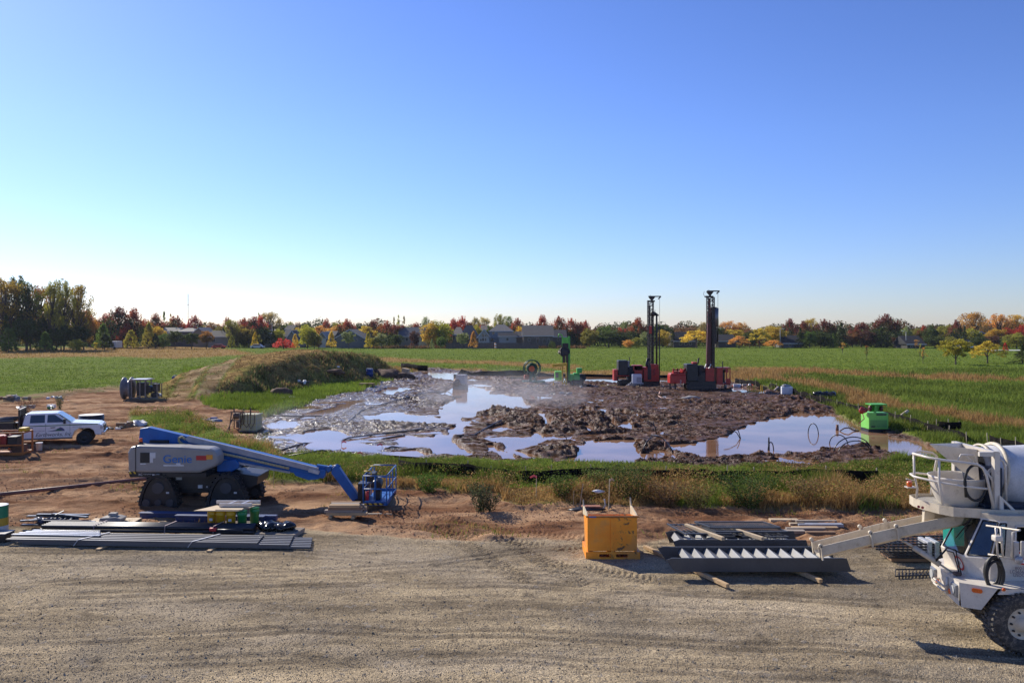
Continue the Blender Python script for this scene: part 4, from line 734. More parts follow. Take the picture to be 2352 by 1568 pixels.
house(2205, 2232, 290, 783, 775, 'side', (.08, .08, .08), (.03, .03, .04), 'dark roof behind the lawn tree on the right', wins=[(2215, 2219, 785, 790)])
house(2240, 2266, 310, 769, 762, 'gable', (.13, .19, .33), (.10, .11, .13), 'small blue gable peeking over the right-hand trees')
# long board fence
e = empty('board_fence', ((1130 - CX) / F * 268, 268, 0), 0, 'long grey-brown board fence in front of the blue-grey house', 'fence')
m = MB(); hwf = 213 / F * 268 / 2; n = 90
for i in range(n): a = -hwf + 2 * hwf * i / n; m.box(a + .01, a + 2 * hwf / n - .01, 0, .04, 0, 1.9 + .03 * (i % 3))
m.build('boards', pm('fence_boards', (.12, .095, .09), 0.9, 0, .2, 2), e)
m = MB()
for i in range(14): a = -hwf + 2 * hwf * i / 13; m.box(a - .06, a + .06, .045, .16, 0, 2.05)
m.build('post', pm('fence_posts', (.14, .11, .10), 0.9), e)
STEEL = pm('galvanised_steel', (.42, .43, .44), 0.45, 0.6)
def lamp(px, top, base, label, arm=1):
    Y = F * H / (base - HZ); e = empty('street_lamp', ((px - CX) / F * Y, Y, 0), 0, label, 'street lamp', 'street lamps along the far road'); h = (base - top) / F * Y
    MB().cyl((0, 0, 0), (0, 0, h), .13, .08, 10).build('pole', pm('lamp_pole', (.34, .35, .36), .6, .2), e)
    MB().tube([(0, 0, h - .1), (arm * .5, 0, h + .12), (arm * 1.2, 0, h + .15)], .05, 6).build('arm', STEEL, e)
    MB().box(arm * 1.1 - .3, arm * 1.1 + .3, -.14, .14, h + .05, h + .22).build('lamp_head', pm('lamp_head', (.6, .6, .6), .4), e, .03)
lamp(625, 744, 797, 'street lamp pole beside the narrow spruce', -1); lamp(924, 738, 795, 'street lamp in front of the slate-roofed house', -1); lamp(1223, 748, 797, 'street lamp in front of the large grey-brown house')
lamp(1792, 756, 799, 'street lamp at the right lawn edge by yellow trees'); lamp(2081, 761, 800, 'short thick grey pole left of the long black roof', -1); lamp(749, 765, 794, 'short street pole right of the white garage door')
e = empty('antenna_mast', ((432 - CX) / F * 900, 900, 0), 0, 'very thin distant radio mast rising above the rooftops', 'antenna'); m = MB(); hh_ = H + (HZ - 675) / F * 900
for k in range(3): m.bar((.25 * math.cos(k * 2.1), .25 * math.sin(k * 2.1), 0), (.25 * math.cos(k * 2.1), .25 * math.sin(k * 2.1), hh_), .16)
for k in range(int(hh_)): m.bar((.3, 0, k), (-.2, .2, k + .8), .08)
m.build('lattice', pm('mast_grey', (.35, .33, .33), .7), e); MB().box(-.5, .5, -.5, .5, hh_ - 12, hh_ - 11.4).build('antenna', pm('mast_red', (.35, .2, .2), .7), e)
def trailer():
    Y = 262; e = empty('cargo_trailer', ((258 - CX) / F * Y, Y, 0), 0, 'small white enclosed trailer parked beside red maples', 'trailer')
    MB().box(-1.35, 1.3, 0, 4, .45, 2.5).build('body', pm('trailer_white', (.75, .77, .8), .4), e, .06)
    for y in (.6, 1.6): MB().cyl((.75, -.08, .35), (.75, -.25, .35), .35, n=14).build('wheel', pm('tyre_black', (.02, .02, .02), .8), e)
    MB().box(.35, 1.15, -.3, 0, .72, .8).build('fender', pm('trailer_white'), e) if False else MB().box(.35, 1.15, -.3, -.001, .72, .8).build('fender', pm('trailer_white', (.7, .7, .7)), e)
trailer()
def far_car(px, Y, col, nm, label, rz=0):
    e = empty('parked_car', ((px - CX) / F * Y, Y, 0), rz, label, 'car', 'cars parked among the houses')
    MB().prism([(-2.2, .35), (2.2, .35), (2.2, .8), (1.5, .95), (.9, 1.45), (-1.2, 1.45), (-1.8, .95), (-2.2, .85)], -.85, .85).build('body', pm(nm, col, .3), e, .06)
    MB().prism([(1.3, .97), (.8, 1.38), (-1.1, 1.38), (-1.6, .97)], -.88, .88).build('window', HG, e)
    for x in (-1.4, 1.4):
        for y in (-.88, .7): MB().cyl((x, y, .33), (x, y + .18, .33), .33, n=14).build('wheel', pm('tyre_black', (.02, .02, .02), .8), e)
far_car(503, 268, (.5, .05, .04), 'car_red', 'red car parked in front of the low black-roofed house'); far_car(2222, 262, (.7, .7, .72), 'car_white', 'white car half hidden behind the yellow-green lawn tree')
far_car(592, 268, (.6, .6, .62), 'car_silver', 'silver car on the road left of the fiery red shrub')
for px, w_ in ((1160, 2.2),):
    pass
e = empty('orange_marker', ((1138 - CX) / F * 266, 266, 0), 0, 'orange and white striped warning drum before the board fence', 'traffic drum')
MB().lathe([(.28, 0), (.3, 1.2), (.22, 1.9), (0, 1.95)], 12).build('drum', stripe_mat('orange_white', (.8, .25, .03), (.8, .8, .8), 1.2, (0, 0, 1)), e)
p = G(2290, 806); road = MB().add([(p.x - 2, p.y, .14), (p.x + 26, p.y, .14), (p.x + 30, p.y + 9, .14), (p.x + 1, p.y + 9, .14)], [(0, 1, 2, 3)]).build('path', pm('path_concrete', (.55, .55, .55), .8)); tag(road, kind='structure')
# ---------------------------------------------------------------- blue boom lift on four rubber tracks
BLK = pm('black_paint', (.018, .018, .02), .45, 0, .3, 3, dirt=.25, dcol=(.10, .065, .045))
RUB = pm('black_rubber', (.022, .021, .020), .75, 0, .3, 5, dirt=.5, dcol=(.12, .075, .05))
BLUE = pm('blue_paint', (.004, .105, .37), .45, 0, .1, 3, dirt=.06, dcol=(.10, .10, .12))
BLUED = pm('blue_rail_paint', (.006, .10, .33), .4)
GREY = pm('grey_cover_plastic', (.29, .28, .265), .42, 0, .05, 2, dirt=.1, dcol=(.18, .15, .12))
ALU = pm('aluminium', (.55, .55, .57), .35, .7, .1, 3)
YEL = pm('yellow_paint', (.62, .40, .02), .5, 0, .1, 4, dirt=.2)
ORGP = pm('orange_beacon', (.8, .13, .02), .3)
WHTD = pm('white_decal', (.62, .62, .62), .5); REDD = pm('red_decal', (.50, .03, .03), .5); ORD = pm('orange_decal', (.75, .30, .03), .5)
GBL = pm('blue_lettering', (.0, .15, .50), .5); CHR = pm('bright_metal', (.6, .6, .6), .2, .9)
LY = 29.3; lx0 = (440 - CX) / F * LY
lift = empty('boom_lift', (lx0, LY, float(gz(lx0, LY + 1))), 0, 'blue and grey telescopic boom lift on black rubber crawler tracks', 'boom lift')
def LX(px, d=0.0): return (px - CX) / F * (LY + d) - lx0
def LZ(py, d=0.0): return H - (py - HZ) / F * (LY + d)
def track(x, y, s):
    m = MB(); pr = [(-.70, .10), (-.62, .02), (.62, .02), (.70, .10), (.66, .38), (.50, .84), (.30, 1.13), (0, 1.22), (-.30, 1.13), (-.50, .84), (-.66, .38)]
    def rnd(pr, k=3):
        for _ in range(k):
            o = []
            for i in range(len(pr)):
                a, b = pr[i], pr[(i + 1) % len(pr)]; o += [(a[0] * .75 + b[0] * .25, a[1] * .75 + b[1] * .25), (a[0] * .25 + b[0] * .75, a[1] * .25 + b[1] * .75)]
            pr = o
        return pr
    pr = rnd(pr, 2); inn = [(u * .84, (v - .5) * .84 + .5) for u, v in pr]; n = len(pr)
    vs = [(u, 0, v) for u, v in pr] + [(u, 0, v) for u, v in inn] + [(u, .44, v) for u, v in pr] + [(u, .44, v) for u, v in inn]
    fs = []
    for i in range(n):
        j = (i + 1) % n; fs += [(i, j, n + j, n + i), (2 * n + i, 3 * n + i, 3 * n + j, 2 * n + j), (i, 2 * n + i, 2 * n + j, j), (n + i, n + j, 3 * n + j, 3 * n + i)]
    m.add(vs, fs)
    L = sum(math.dist(pr[i], pr[(i + 1) % n]) for i in range(n)); step = .085; acc = 0; k = 0
    for i in range(n):
        a = Vector(pr[i]); b = Vector(pr[(i + 1) % n]); d = b - a; ln = d.length; d.normalize(); nrm = Vector((d.y, -d.x))
        while acc < ln:
            c = a + d * acc; q = (k % 2) * .22; c2 = c + nrm * .035
            if (c - Vector((0, .5))).dot(nrm) < 0: c2 = c - nrm * .035
            m.bar((c2.x, q - .005, c2.y), (c2.x, q + .225, c2.y), .045, .045, up=(nrm.x, 0, nrm.y)); acc += step; k += 1
        acc -= ln
    root = m.build('track', RUB, lift); root.location = (x, y, 0)
    f = MB().prism([(u * .80, (v - .5) * .80 + .5) for u, v in pr], .06, .38).build('track_frame', BLK, root)
    w = MB()
    for cx_, cz_, r_ in ((0, .72, .2), (-.42, .2, .13), (0, .2, .11), (.42, .2, .13)): w.cyl((cx_, -.01 + (s > 0) * .0, cz_), (cx_, .45, cz_), r_, n=18)
    w.build('roller', pm('dark_hub', (.05, .05, .055), .5), root)
    MB().box(.28, .38, .045, .06, .52, .58).build('decal', WHTD, root)
    return root
xa, xb = LX(362), LX(518)
for x in (xa, xb):
    for y in (0.0, 1.95): track(x, y, 1)
ch = MB(); ch.box(xa - .15, xb + .15, .55, 1.85, .45, .95); ch.prism([(xa - .5, .62), (xb + .55, .55), (xb + .95, .75), (xb + 1.0, 1.05), (xb + .3, 1.16), (xa + .2, 1.12), (xa - .3, .95)], .5, 1.9)
ch.cyl((xa, .45, .72), (xa, 2.0, .72), .14); ch.cyl((xb, .45, .72), (xb, 2.0, .72), .14); ch.cyl(((xa + xb) / 2, 1.2, 1.05), ((xa + xb) / 2, 1.2, 1.3), .62, n=28)
ch.build('chassis', BLK, lift, .02)
d = MB()
for px, py, w_, h_ in ((404, 1092, .22, .1), (504, 1094, .2, .11), (455, 1110, .16, .12), (474, 1113, .05, .05)): x, z = LX(px, .5), LZ(py, .5); d.box(x, x + w_, .485, .497, z - h_, z)
d.build('decal', WHTD, lift)
cv = [(-2.27, 1.36), (-2.22, 1.26), (.25, 1.25), (.45, 1.33), (.80, 1.47), (.91, 1.58), (.90, 1.84), (.80, 2.05), (.62, 2.12), (-.4, 2.19), (-1.9, 2.23), (-2.18, 2.18), (-2.29, 1.98)]
for y0, y1, nm in ((0.0, .78, 1), (1.55, 2.3, 0)):
    c = MB().prism(cv if nm else [(u, v * .86 + .1) for u, v in cv], y0 + .02, y1).build('side_cover', GREY, lift, .09)
    MB().box(-1.995, -1.98, y0 - .006, y1, 1.27, 2.235).build('seam', BLK, c)
    MB().prism([(-2.2, 1.10), (-2.27, 1.30), (-.7, 1.33), (-.55, 1.25), (.4, 1.24), (.5, 1.28), (.5, 1.10)], y0 + .05, y1 - .05).build('skirt', BLK, c)
    if nm:
        MB().box(-2.22, -1.99, -.006 + .04, .045, 1.225, 1.30).build('hazard_stripe', stripe_mat('black_yellow', (.02, .02, .02), (.65, .45, .03), 5.5, (1, 0, .7)), c)
        text('lettering', 'Genie', .40, GBL, c, Matrix.Translation((LX(375) - .02, -.006, 1.62)) @ FRONT, bold=.012, sx=1.08)
        text('lettering', 'XC', .11, WHTD, c, Matrix.Translation((-1.90, .02, 1.17)) @ FRONT, bold=.004)
        text('lettering', 'XTRA CAPACITY', .045, WHTD, c, Matrix.Translation((-1.72, .02, 1.20)) @ FRONT)
        for (a, b, z0, z1, mt) in ((-1.82, -1.48, 1.62, 1.98, BLK), (-1.48, -1.28, 1.78, 1.98, WHTD), (-1.48, -1.37, 1.62, 1.78, WHTD), (-1.82, -1.62, 1.56, 1.60, WHTD), (-1.0, -.28, 1.50, 1.55, WHTD), (-.55, -.40, 1.55, 1.61, WHTD), (.16, .52, 1.71, 1.87, REDD), (.52, .74, 1.74, 1.90, ORD), (-1.4, -1.15, 1.16, 1.21, WHTD)):
            MB().box(a, b, .0 if z0 > 1.3 else .025, .019 if z0 > 1.3 else .045, z0, z1).build('decal', mt, c)
b = MB().cyl((-2.02, .5, 2.2), (-2.02, .5, 2.30), .07).build('beacon_base', BLK, lift); MB().cyl((-2.02, .5, 2.30), (-2.02, .5, 2.42), .065, .05).build('beacon', ORGP, b)
MB().box(-1.5, .7, .82, 1.5, 1.25, 2.05).box(-1.9, -1.2, .9, 1.45, 2.0, 2.3).build('turntable', BLK, lift, .03)
YB = 1.15
def BP(px, py): return Vector((LX(px, YB), YB, LZ(py, YB)))
p0, p1 = BP(325, 992), BP(752, 1080); dv = (p1 - p0).normalized()
bo = MB(); bo.prism([(BP(326, 980).x, BP(326, 980).z), (BP(323, 1008).x, BP(323, 1008).z), (BP(335, 1016).x, BP(335, 1016).z), (BP(520, 1052).x, BP(520, 1052).z), (BP(745, 1094).x, BP(745, 1094).z), (BP(752, 1074).x, BP(752, 1074).z), (BP(600, 1036).x, BP(600, 1036).z), (BP(345, 977).x, BP(345, 977).z)], YB - .17, YB + .17)
boom = bo.build('boom', BLUE, lift, .02)
ct = MB(); q = [(430, 1002), (440, 996), (735, 1069), (735, 1080), (440, 1010)]; ct.prism([(BP(a, c_).x, BP(a, c_).z) for a, c_ in q], YB - .26, YB - .18); ct.build('cable_tray', pm('grey_tray', (.36, .35, .37), .5), boom)
ch_ = MB(); pts = [BP(x, y) for x, y in ((432, 1003), (424, 998), (417, 1001), (417, 1008), (425, 1014), (500, 1033), (560, 1045), (668, 1070))]
ch_.tube([Vector((p.x, YB - .25, p.z)) for p in pts], .045, 8); ch_.build('cable_chain', pm('chain_tan', (.42, .36, .2), .7, 0, .3, 20), boom)
MB().prism([(BP(a, c_).x, BP(a, c_).z) for a, c_ in ((505, 1046), (670, 1077), (670, 1081), (505, 1051))], YB - .28, YB - .20).build('lower_tray', pm('grey_tray', (.36, .35, .37), .5), boom)
cy = MB(); cy.prism([(LX(498, .8), LZ(1056, .8)), (LX(540, .8), LZ(1052, .8)), (LX(549, .8), LZ(1062, .8)), (LX(547, .8), LZ(1072, .8)), (LX(532, .8), LZ(1080, .8)), (LX(498, .8), LZ(1081, .8))], .8, 1.5); cy.build('pivot_bracket', BLUE, lift, .03)
MB().prism([(BP(a, c_).x, BP(a, c_).z) for a, c_ in ((676, 1078), (740, 1091), (733, 1095), (711, 1097), (682, 1087))], YB - .2, YB + .2).build('boom_nose', BLUE, boom, .01)
MB().prism([(BP(a, c_).x, BP(a, c_).z) for a, c_ in ((714, 1069), (738, 1076), (735, 1083), (712, 1077))], YB - .3, YB - .19).build('tray_end', pm('decal_grey', (.5, .5, .5), .5), boom)
kn = MB(); kn.bar(BP(728, 1068) , BP(760, 1073), .14, .16); kn.cyl(BP(757, 1072) + Vector((0, -.2, 0)), BP(757, 1072) + Vector((0, .2, 0)), .09, n=16); kn.tube([BP(752, 1082), BP(762, 1076), BP(764, 1068), BP(775, 1064), BP(782, 1068)], .03); kn.build('knuckle', BLUED, lift)
j = MB(); j.prism([(BP(a, c_).x, BP(a, c_).z) for a, c_ in ((765, 1070), (772, 1064), (778, 1066), (817, 1123), (828, 1142), (822, 1157), (815, 1152), (762, 1082))], YB - .13, YB + .13); jb = j.build('jib', BLUE, lift, .02)
MB().cyl(BP(822, 1150) + Vector((0, -.28, 0)), BP(822, 1150) + Vector((0, .28, 0)), .15, n=20).build('rotator', BLK, jb)
# basket
bx0, bx1, by0, by1 = LX(833, -.25), LX(887, -.25), -.15, 2.2; z0 = .14
bk = MB(); bk.box(bx0, bx1, by0, by1, z0, z0 + .06); fl = bk.build('platform_floor', BLUE, lift)
MB().box(bx0, bx1, by0 - .02, by0 - .001, z0, z0 + .15).box(bx0, bx1, by1 + .001, by1 + .02, z0, z0 + .15).box(bx1 + .001, bx1 + .02, by0, by1, z0, z0 + .15).build('toe_board', BLUED, fl)
MB().box(bx0 + .05, bx1 - .1, by0 - .03, by0 - .022, z0 + .02, z0 + .09).build('hazard_stripe', stripe_mat('black_yellow', (.02, .02, .02), (.65, .45, .03), 5.5, (1, 0, .7)), fl)
rl = MB(); zt = 1.18
for (a, b_) in (((bx0, by0), (bx1, by0)), ((bx1, by0), (bx1, by1)), ((bx1, by1), (bx0, by1)), ((bx0, by1), (bx0, by0))):
    for z in (zt, .72): rl.tube([(a[0], a[1], z), (b_[0], b_[1], z)], .022, 6)
for x, y in ((bx0, by0), (bx1, by0), (bx0, by1), (bx1, by1), ((bx0 + bx1) / 2, by0), (bx1, .6), (bx1, 1.3), (bx0, .45), (bx0, 1.5)): rl.tube([(x, y, z0), (x, y, zt)], .02, 6)
rl.tube([(bx1 - .4, by0, zt), (bx1 - .38, by0, .75)], .02, 6); rl.build('guard_rail', BLUED, lift)
cp = MB().box(bx0 - .02, bx0 + .3, .5, 1.1, .85, 1.15).build('control_box', BLK, lift, .02); MB().tube([(bx0 - .05, .3, zt + .08), (bx0 + .2, .3, zt + .1), (bx0 + .2, .3, zt - .12)], .03).tube([(bx0 - .0, 1.3, zt + .1), (bx0 + .25, 1.3, zt + .12), (bx0 + .25, 1.3, zt - .05)], .03).build('yellow_guard', YEL, cp)
MB().box(bx0 + .25, bx0 + .5, .5, .9, .2, .75).cyl((bx0 + .4, .2, .75), (bx0 + .4, .6, .85), .2).build('welder', BLK, lift, .03); MB().cyl((bx0 + .12, .0, .3), (bx0 + .12, .0, .62), .06).build('extinguisher', REDD, lift)
MB().box(bx0 - .35, bx0, .7, 1.3, .15, .75).tube([(bx0 - .3, .6, .5), (bx0 - .15, .4, .8), (bx0, .5, .6)], .02).build('rotator_bracket', BLK, lift, .02)

# ---------------------------------------------------------------- white crew-cab pickup
TW = pm('pickup_white', (.80, .79, .77), .25, 0, .04, 1, dirt=.15, dcol=(.35, .25, .18), coat=.4)
TYR = pm('tyre_black', (.02, .02, .02), .8); RIMD = pm('dark_rim', (.03, .03, .032), .4, .5)
g0 = GG(193, 1017); pk = empty('pickup_truck', g0, R(21), 'white crew-cab pickup with green pinstripe and black headache rack', 'pickup', scale=.95)
hood = [(-.72, 1.32), (.85, 1.22), (.98, 1.10), (1.02, .75)]
body = [(-3.15, .50), (-.62, .50), (-.60, .60), (-.50, .86), (-.28, 1.0), (.28, 1.0), (.50, .86), (.58, .60), (.98, .58), (1.02, .98), (.92, 1.17), (.75, 1.25), (-.72, 1.36), (-3.15, 1.36)]
bw = 1.98
pb_ = MB().prism(body, 0.0, bw).build('body', TW, pk, .05)
cab = MB(); lo = [(-3.15, 0.02), (-.72, 0.02), (-.72, bw - .02), (-3.15, bw - .02)]; hi = [(-3.02, .16), (-1.45, .16), (-1.45, bw - .16), (-3.02, bw - .16)]
cab.add([(x, y, 1.34) for x, y in lo] + [(x, y, 1.93) for x, y in hi], [(0, 1, 5, 4), (1, 2, 6, 5), (2, 3, 7, 6), (3, 0, 4, 7), (4, 5, 6, 7)]); cab.build('cab', TW, pk, .06)
def sidepane(x0, x1, x2, x3, nm='window'):      # quad leaning with the cab side
    def P(x, z): tt = (z - 1.34) / .59; return (x, .02 + .14 * tt - .012, z)
    return MB().add([P(x0, 1.40), P(x1, 1.40), P(x2, 1.84), P(x3, 1.84)], [(0, 1, 2, 3)]).build(nm, HG, pk, fixn=False)
sidepane(-2.78, -2.02, -2.02, -2.74); sidepane(-1.90, -.95, -1.52, -1.88)
MB().add([(-.71, .10, 1.40), (-.71, bw - .1, 1.40), (-1.40, bw - .22, 1.90), (-1.40, .22, 1.90)], [(0, 1, 2, 3)]).build('windshield', HG, pk, fixn=False).location = (.03, 0, .02)
MB().box(-3.172, -3.156, .25, bw - .25, 1.38, 1.80).build('rear_window', HG, pk); MB().box(-3.155, -3.152, .02, bw - .02, .55, 1.5).build('cab_back', BLK, pk) if False else None
MB().box(-3.14, .72, -.006, .002, 1.20, 1.245).build('pinstripe', pm('green_stripe', (.02, .16, .07), .5), pk)
dl = MB()
for x in (-3.1, -1.97, -.73): dl.box(x - .008, x + .008, -.004, .003, .56, 1.34)
dl.build('door_seam', pm('seam_grey', (.12, .12, .13), .6), pk)
for x in (-2.85, -1.72): MB().box(x, x + .24, -.035, -.003, 1.09, 1.13).build('door_handle', BLK, pk)
def wheel(par, x, y, r, wd, name='wheel'):
    t_ = MB().lathe([(r * .58, 0), (r * .9, 0), (r, wd * .15), (r, wd * .85), (r * .9, wd), (r * .58, wd)], 28, Matrix.Translation((x, y, r)) @ Matrix.Rotation(R(-90), 4, 'X')).build(name, TYR, par)
    rm = MB().lathe([(0, wd * .12), (r * .25, wd * .1), (r * .3, wd * .2), (r * .55, wd * .18), (r * .6, wd * .02)], 20, Matrix.Translation((x, y, r)) @ Matrix.Rotation(R(-90), 4, 'X')).build('rim', RIMD, t_); return t_
for x in (0, -3.9):
    for y in (0.0, bw - .28): wheel(pk, x, y, .42, .28)
MB().box(.90, 1.10, -.01, bw + .01, .58, .78).build('front_bumper', CHR, pk, .04); MB().box(-3.1, -.6, -.02, .10, .44, .51).build('running_board', pm('dark_trim', (.08, .08, .09), .5), pk)
for y in (0.0, bw - .25): MB().box(.84, 1.0, y - .01, y + .25, .92, 1.12).build('headlight', pm('headlight_lens', (.5, .5, .48), .1, 0, .05), pk, .03)
MB().box(1.0, 1.03, .35, bw - .35, .80, 1.12).build('grille', BLK, pk)
for s, y in ((-1, -.02), (1, bw + .02)): MB().box(-1.05, -.93, min(y, y + s * .22), max(y, y + s * .22), 1.32, 1.62).build('mirror', BLK, pk, .03)
LT = pm('dark_lettering', (.05, .06, .06), .6); GRN_ = pm('logo_green', (.05, .14, .09), .6); PUR_ = pm('logo_purple', (.10, .10, .20), .6)
text('lettering', 'Earthworks, Inc.', .30, LT, pk, Matrix.Translation((-2.50, -.006, .62)) @ FRONT, shear=.35, bold=.006, sx=.95)
text('lettering', 'GEOTHERMAL', .10, pm('grey_lettering', (.3, .3, .33), .6), pk, Matrix.Translation((-2.65, -.006, .90)) @ FRONT)
text('lettering', '(920) 833-2040', .10, LT, pk, Matrix.Translation((-.62, -.006, 1.09)) @ FRONT) if False else text('lettering', '920-752-2040', .085, pm('grey_lettering', (.3, .3, .33), .6), pk, Matrix.Translation((-.60, -.006, 1.08)) @ FRONT)
lg = MB(); lg.add([(-1.90, -.008, .90), (-1.0, -.008, .90), (-1.03, -.008, 1.0), (-1.12, -.008, 1.08), (-1.22, -.008, 1.12), (-1.30, -.008, 1.08), (-1.45, -.008, .98)], [tuple(range(7))]); lg.build('hill_logo', PUR_, pk, fixn=False)
MB().add([(-1.5, -.012, .90), (-1.1, -.012, .90), (-1.25, -.012, 1.01), (-1.35, -.012, 1.06), (-1.42, -.012, 1.0)], [tuple(range(5))]).build('tree_logo', GRN_, pk, fixn=False)
fb = MB(); fb.box(-5.6, -3.25, -.08, bw + .08, .82, .95); fb.build('flatbed', BLK, pk)
hr = MB(); hr.bar((-3.3, .05, .95), (-3.3, .05, 2.15), .1); hr.bar((-3.3, bw - .05, .95), (-3.3, bw - .05, 2.15), .1); hr.bar((-3.3, .0, 2.15), (-3.3, bw, 2.15), .1)
for k in range(14): y = .2 + k * .12; hr.bar((-3.3, y, .95), (-3.3, y, 2.12), .035)
hr.box(-3.34, -3.31, .1, .8, 1.0, 2.1); hr.build('headache_rack', BLK, pk)
MB().box(-5.2, -3.6, .2, .8, .96, 1.45).box(-5.3, -3.6, 1.1, 1.8, .96, 1.35).build('toolbox', BLK, pk, .03)
ld = MB()
rr = random.Random(4)
for k in range(14): ld.cyl((-5.5, .15 + .12 * k, 1.5 + rr.uniform(0, .15)), (-3.6, .15 + .12 * k, 1.52 + rr.uniform(0, .15)), .05)
tag(ld.build('pipe_load', pm('dark_pipe', (.06, .06, .065), .4)), 'jumble of dark pipes loaded on the pickup flatbed', 'pipes')
bpy.data.objects['pipe_load'].location = g0; bpy.data.objects['pipe_load'].rotation_euler = (0, 0, R(21)); bpy.data.objects['pipe_load'].scale = (.95,) * 3
# red pump in an orange frame, left edge
ORF = pm('orange_frame', (.40, .13, .025), .55, 0, .2, 4, dirt=.3); RDP = pm('red_machine', (.33, .03, .025), .45, 0, .15, 3, dirt=.3)
g1 = GG(10, 1048); ge = empty('pump_skid', g1, R(8), 'red engine pump inside an orange tube frame left of the pickup', 'pump')
m = MB()
for x in (-1.6, -.25, .85):
    for y in (0, 1.1): m.bar((x, y, .1), (x, y, 1.15), .07)
for y in (0, 1.1):
    for z in (.15, .55, 1.15): m.bar((-1.6, y, z), (.85, y, z), .07)
for x in (-1.6, .85):
    for z in (.15, 1.15): m.bar((x, 0, z), (x, 1.1, z), .07)
m.build('frame', ORF, ge); MB().box(-.95, .0, .15, .95, .45, 1.0).build('engine_cover', RDP, ge, .05); MB().box(.05, .5, .2, .9, .4, .95).build('radiator', BLK, ge, .02)
m = MB(); m.cyl((.3, .5, .35), (.3, .9, .35), .25).tube([(-1.4, .2, 1.0), (-1.0, .3, 1.25), (-.4, .4, 1.22), (0, .5, 1.0)], .05).box(.3, .7, .2, .9, .15, .5); m.build('pump_body', pm('rusty_iron', (.12, .06, .035), .7, .2, .4, 5), ge)
MB().box(.50, .85, .35, .85, 1.18, 1.36).build('yellow_box', YEL, ge, .03); MB().box(-1.55, .8, .05, 1.05, .02, .14).build('skid', ORF, ge)
def bucket(px, py, label, col, nm, r=.15, h=.38, name='bucket'):
    g = GG(px, py); e = empty(name, g, 0, label, 'bucket'); MB().lathe([(0, .0), (r * .88, .0), (r, h), (r * 1.06, h), (r * 1.06, h - .05), (r, h - .05)], 18).lathe([(0, h - .01), (r, h - .005)], 18).build('body', pm(nm, col, .4, 0, .05), e)
    MB().tube([(r * 1.05, 0, h - .06), (0, -r * 1.2, h - .16), (-r * 1.05, 0, h - .06)], .006, 5).build('handle', STEEL, e); return e
bucket(90, 1033, 'white bucket standing in the shadow behind the pickup cab', (.7, .7, .72), 'bucket_white', .16, .42)
# round black tank with pale top behind the pickup hood
def drumlike(name, px, py, r, h, matb, mattop, label, cat, sq=False, rz=0):
    g = GG(px, py); e = empty(name, g, rz, label, cat)
    if sq: MB().box(-r, r, -r, r, 0, h).build('body', matb, e, .04); MB().box(-r * 1.01, r * 1.01, -r * 1.01, r * 1.01, h + .002, h + .05).build('top', mattop, e, .02)
    else:
        MB().lathe([(0, 0), (r, 0), (r, h * .33), (r * 1.02, h * .34), (r, h * .36), (r, h * .66), (r * 1.02, h * .67), (r, h * .69), (r, h), (r * .97, h + .01)], 24).build('body', matb, e); MB().lathe([(r * .97, h + .012), (0, h + .02)], 24).build('top', mattop, e)
    return e
drumlike('stock_tank', 210, 983, .74, .92, BLK, pm('tarp_white', (.62, .60, .58), .6, 0, .15, 6), 'round black tank with a rumpled pale cover behind the pickup hood', 'tank')
def rubble(px, py, seed, label, mats, n=9, spread=1.0, s=.2, cat='debris', name='debris_pile'):
    g = GG(px, py); e = empty(name, g, 0, label, cat); r = random.Random(seed); groups = {}
    for k in range(n): groups.setdefault(k % len(mats), MB()).blob((r.uniform(-1, 1) * spread, r.uniform(-.5, .5) * spread, s * .4 * r.uniform(.6, 1.3)), (s * r.uniform(.5, 1.3), s * r.uniform(.5, 1.1), s * r.uniform(.4, .9)), seed + k, 8, .5) if r.random() < .6 else groups.setdefault(k % len(mats), MB()).box(*(lambda x, y: (x, x + s * r.uniform(.8, 2), y, y + s, .0, s * r.uniform(.5, 1.2)))(r.uniform(-1, 1) * spread, r.uniform(-.5, .5) * spread))
    for k, m in groups.items(): m.build('piece', mats[k], e, .01)
    return e
WPL = pm('white_plastic', (.66, .66, .67), .5, 0, .1, 8); CONC = pm('concrete_grey', (.36, .33, .29), .85, 0, .15, 6); BRNW = pm('brown_wood', (.26, .16, .09), .8, 0, .2, 4, stretch=(.3, 3, 3)); BLUP = pm('blue_plastic', (.02, .05, .20), .45)
rubble(290, 979, 3, 'pale blocks and bags in the weeds right of the round tank', [CONC, BRNW, WPL], 9, 1.1, .28); rubble(258, 984, 4, 'small dark pumps and jugs beside the round tank', [BLK, WPL, BLK], 8, .5, .2)
rubble(85, 936, 5, 'white bags and green jugs heaped beyond the pickup roof', [WPL, pm('green_jug', (.06, .25, .03), .5), CONC], 9, 1.2, .3); rubble(10, 918, 6, 'brown and white debris heap at the left edge', [BRNW, BRNW, CONC], 8, 1.0, .4)
rubble(44, 915, 7, 'low white wrapped bundle lying at the field edge', [CONC, BRNW], 7, 1.6, .26); rubble(126, 911, 8, 'crumpled white plastic on the grass by the dirt track', [WPL], 5, .8, .2); rubble(153, 919, 9, 'flat white scrap in the dirt track', [WPL], 3, .7, .09)
rubble(357, 916, 10, 'broken boards lying right of the toppled reel', [pm('pale_wood', (.5, .38, .26), .8), WPL], 6, .9, .14); rubble(470, 966, 12, 'grey jugs and a blue crate behind the boom', [pm('grey_plastic', (.3, .3, .32), .5), BLUP], 6, .9, .28)
rubble(545, 932, 13, 'white rag heap above the pale liquid tote', [WPL], 5, 1.0, .14)
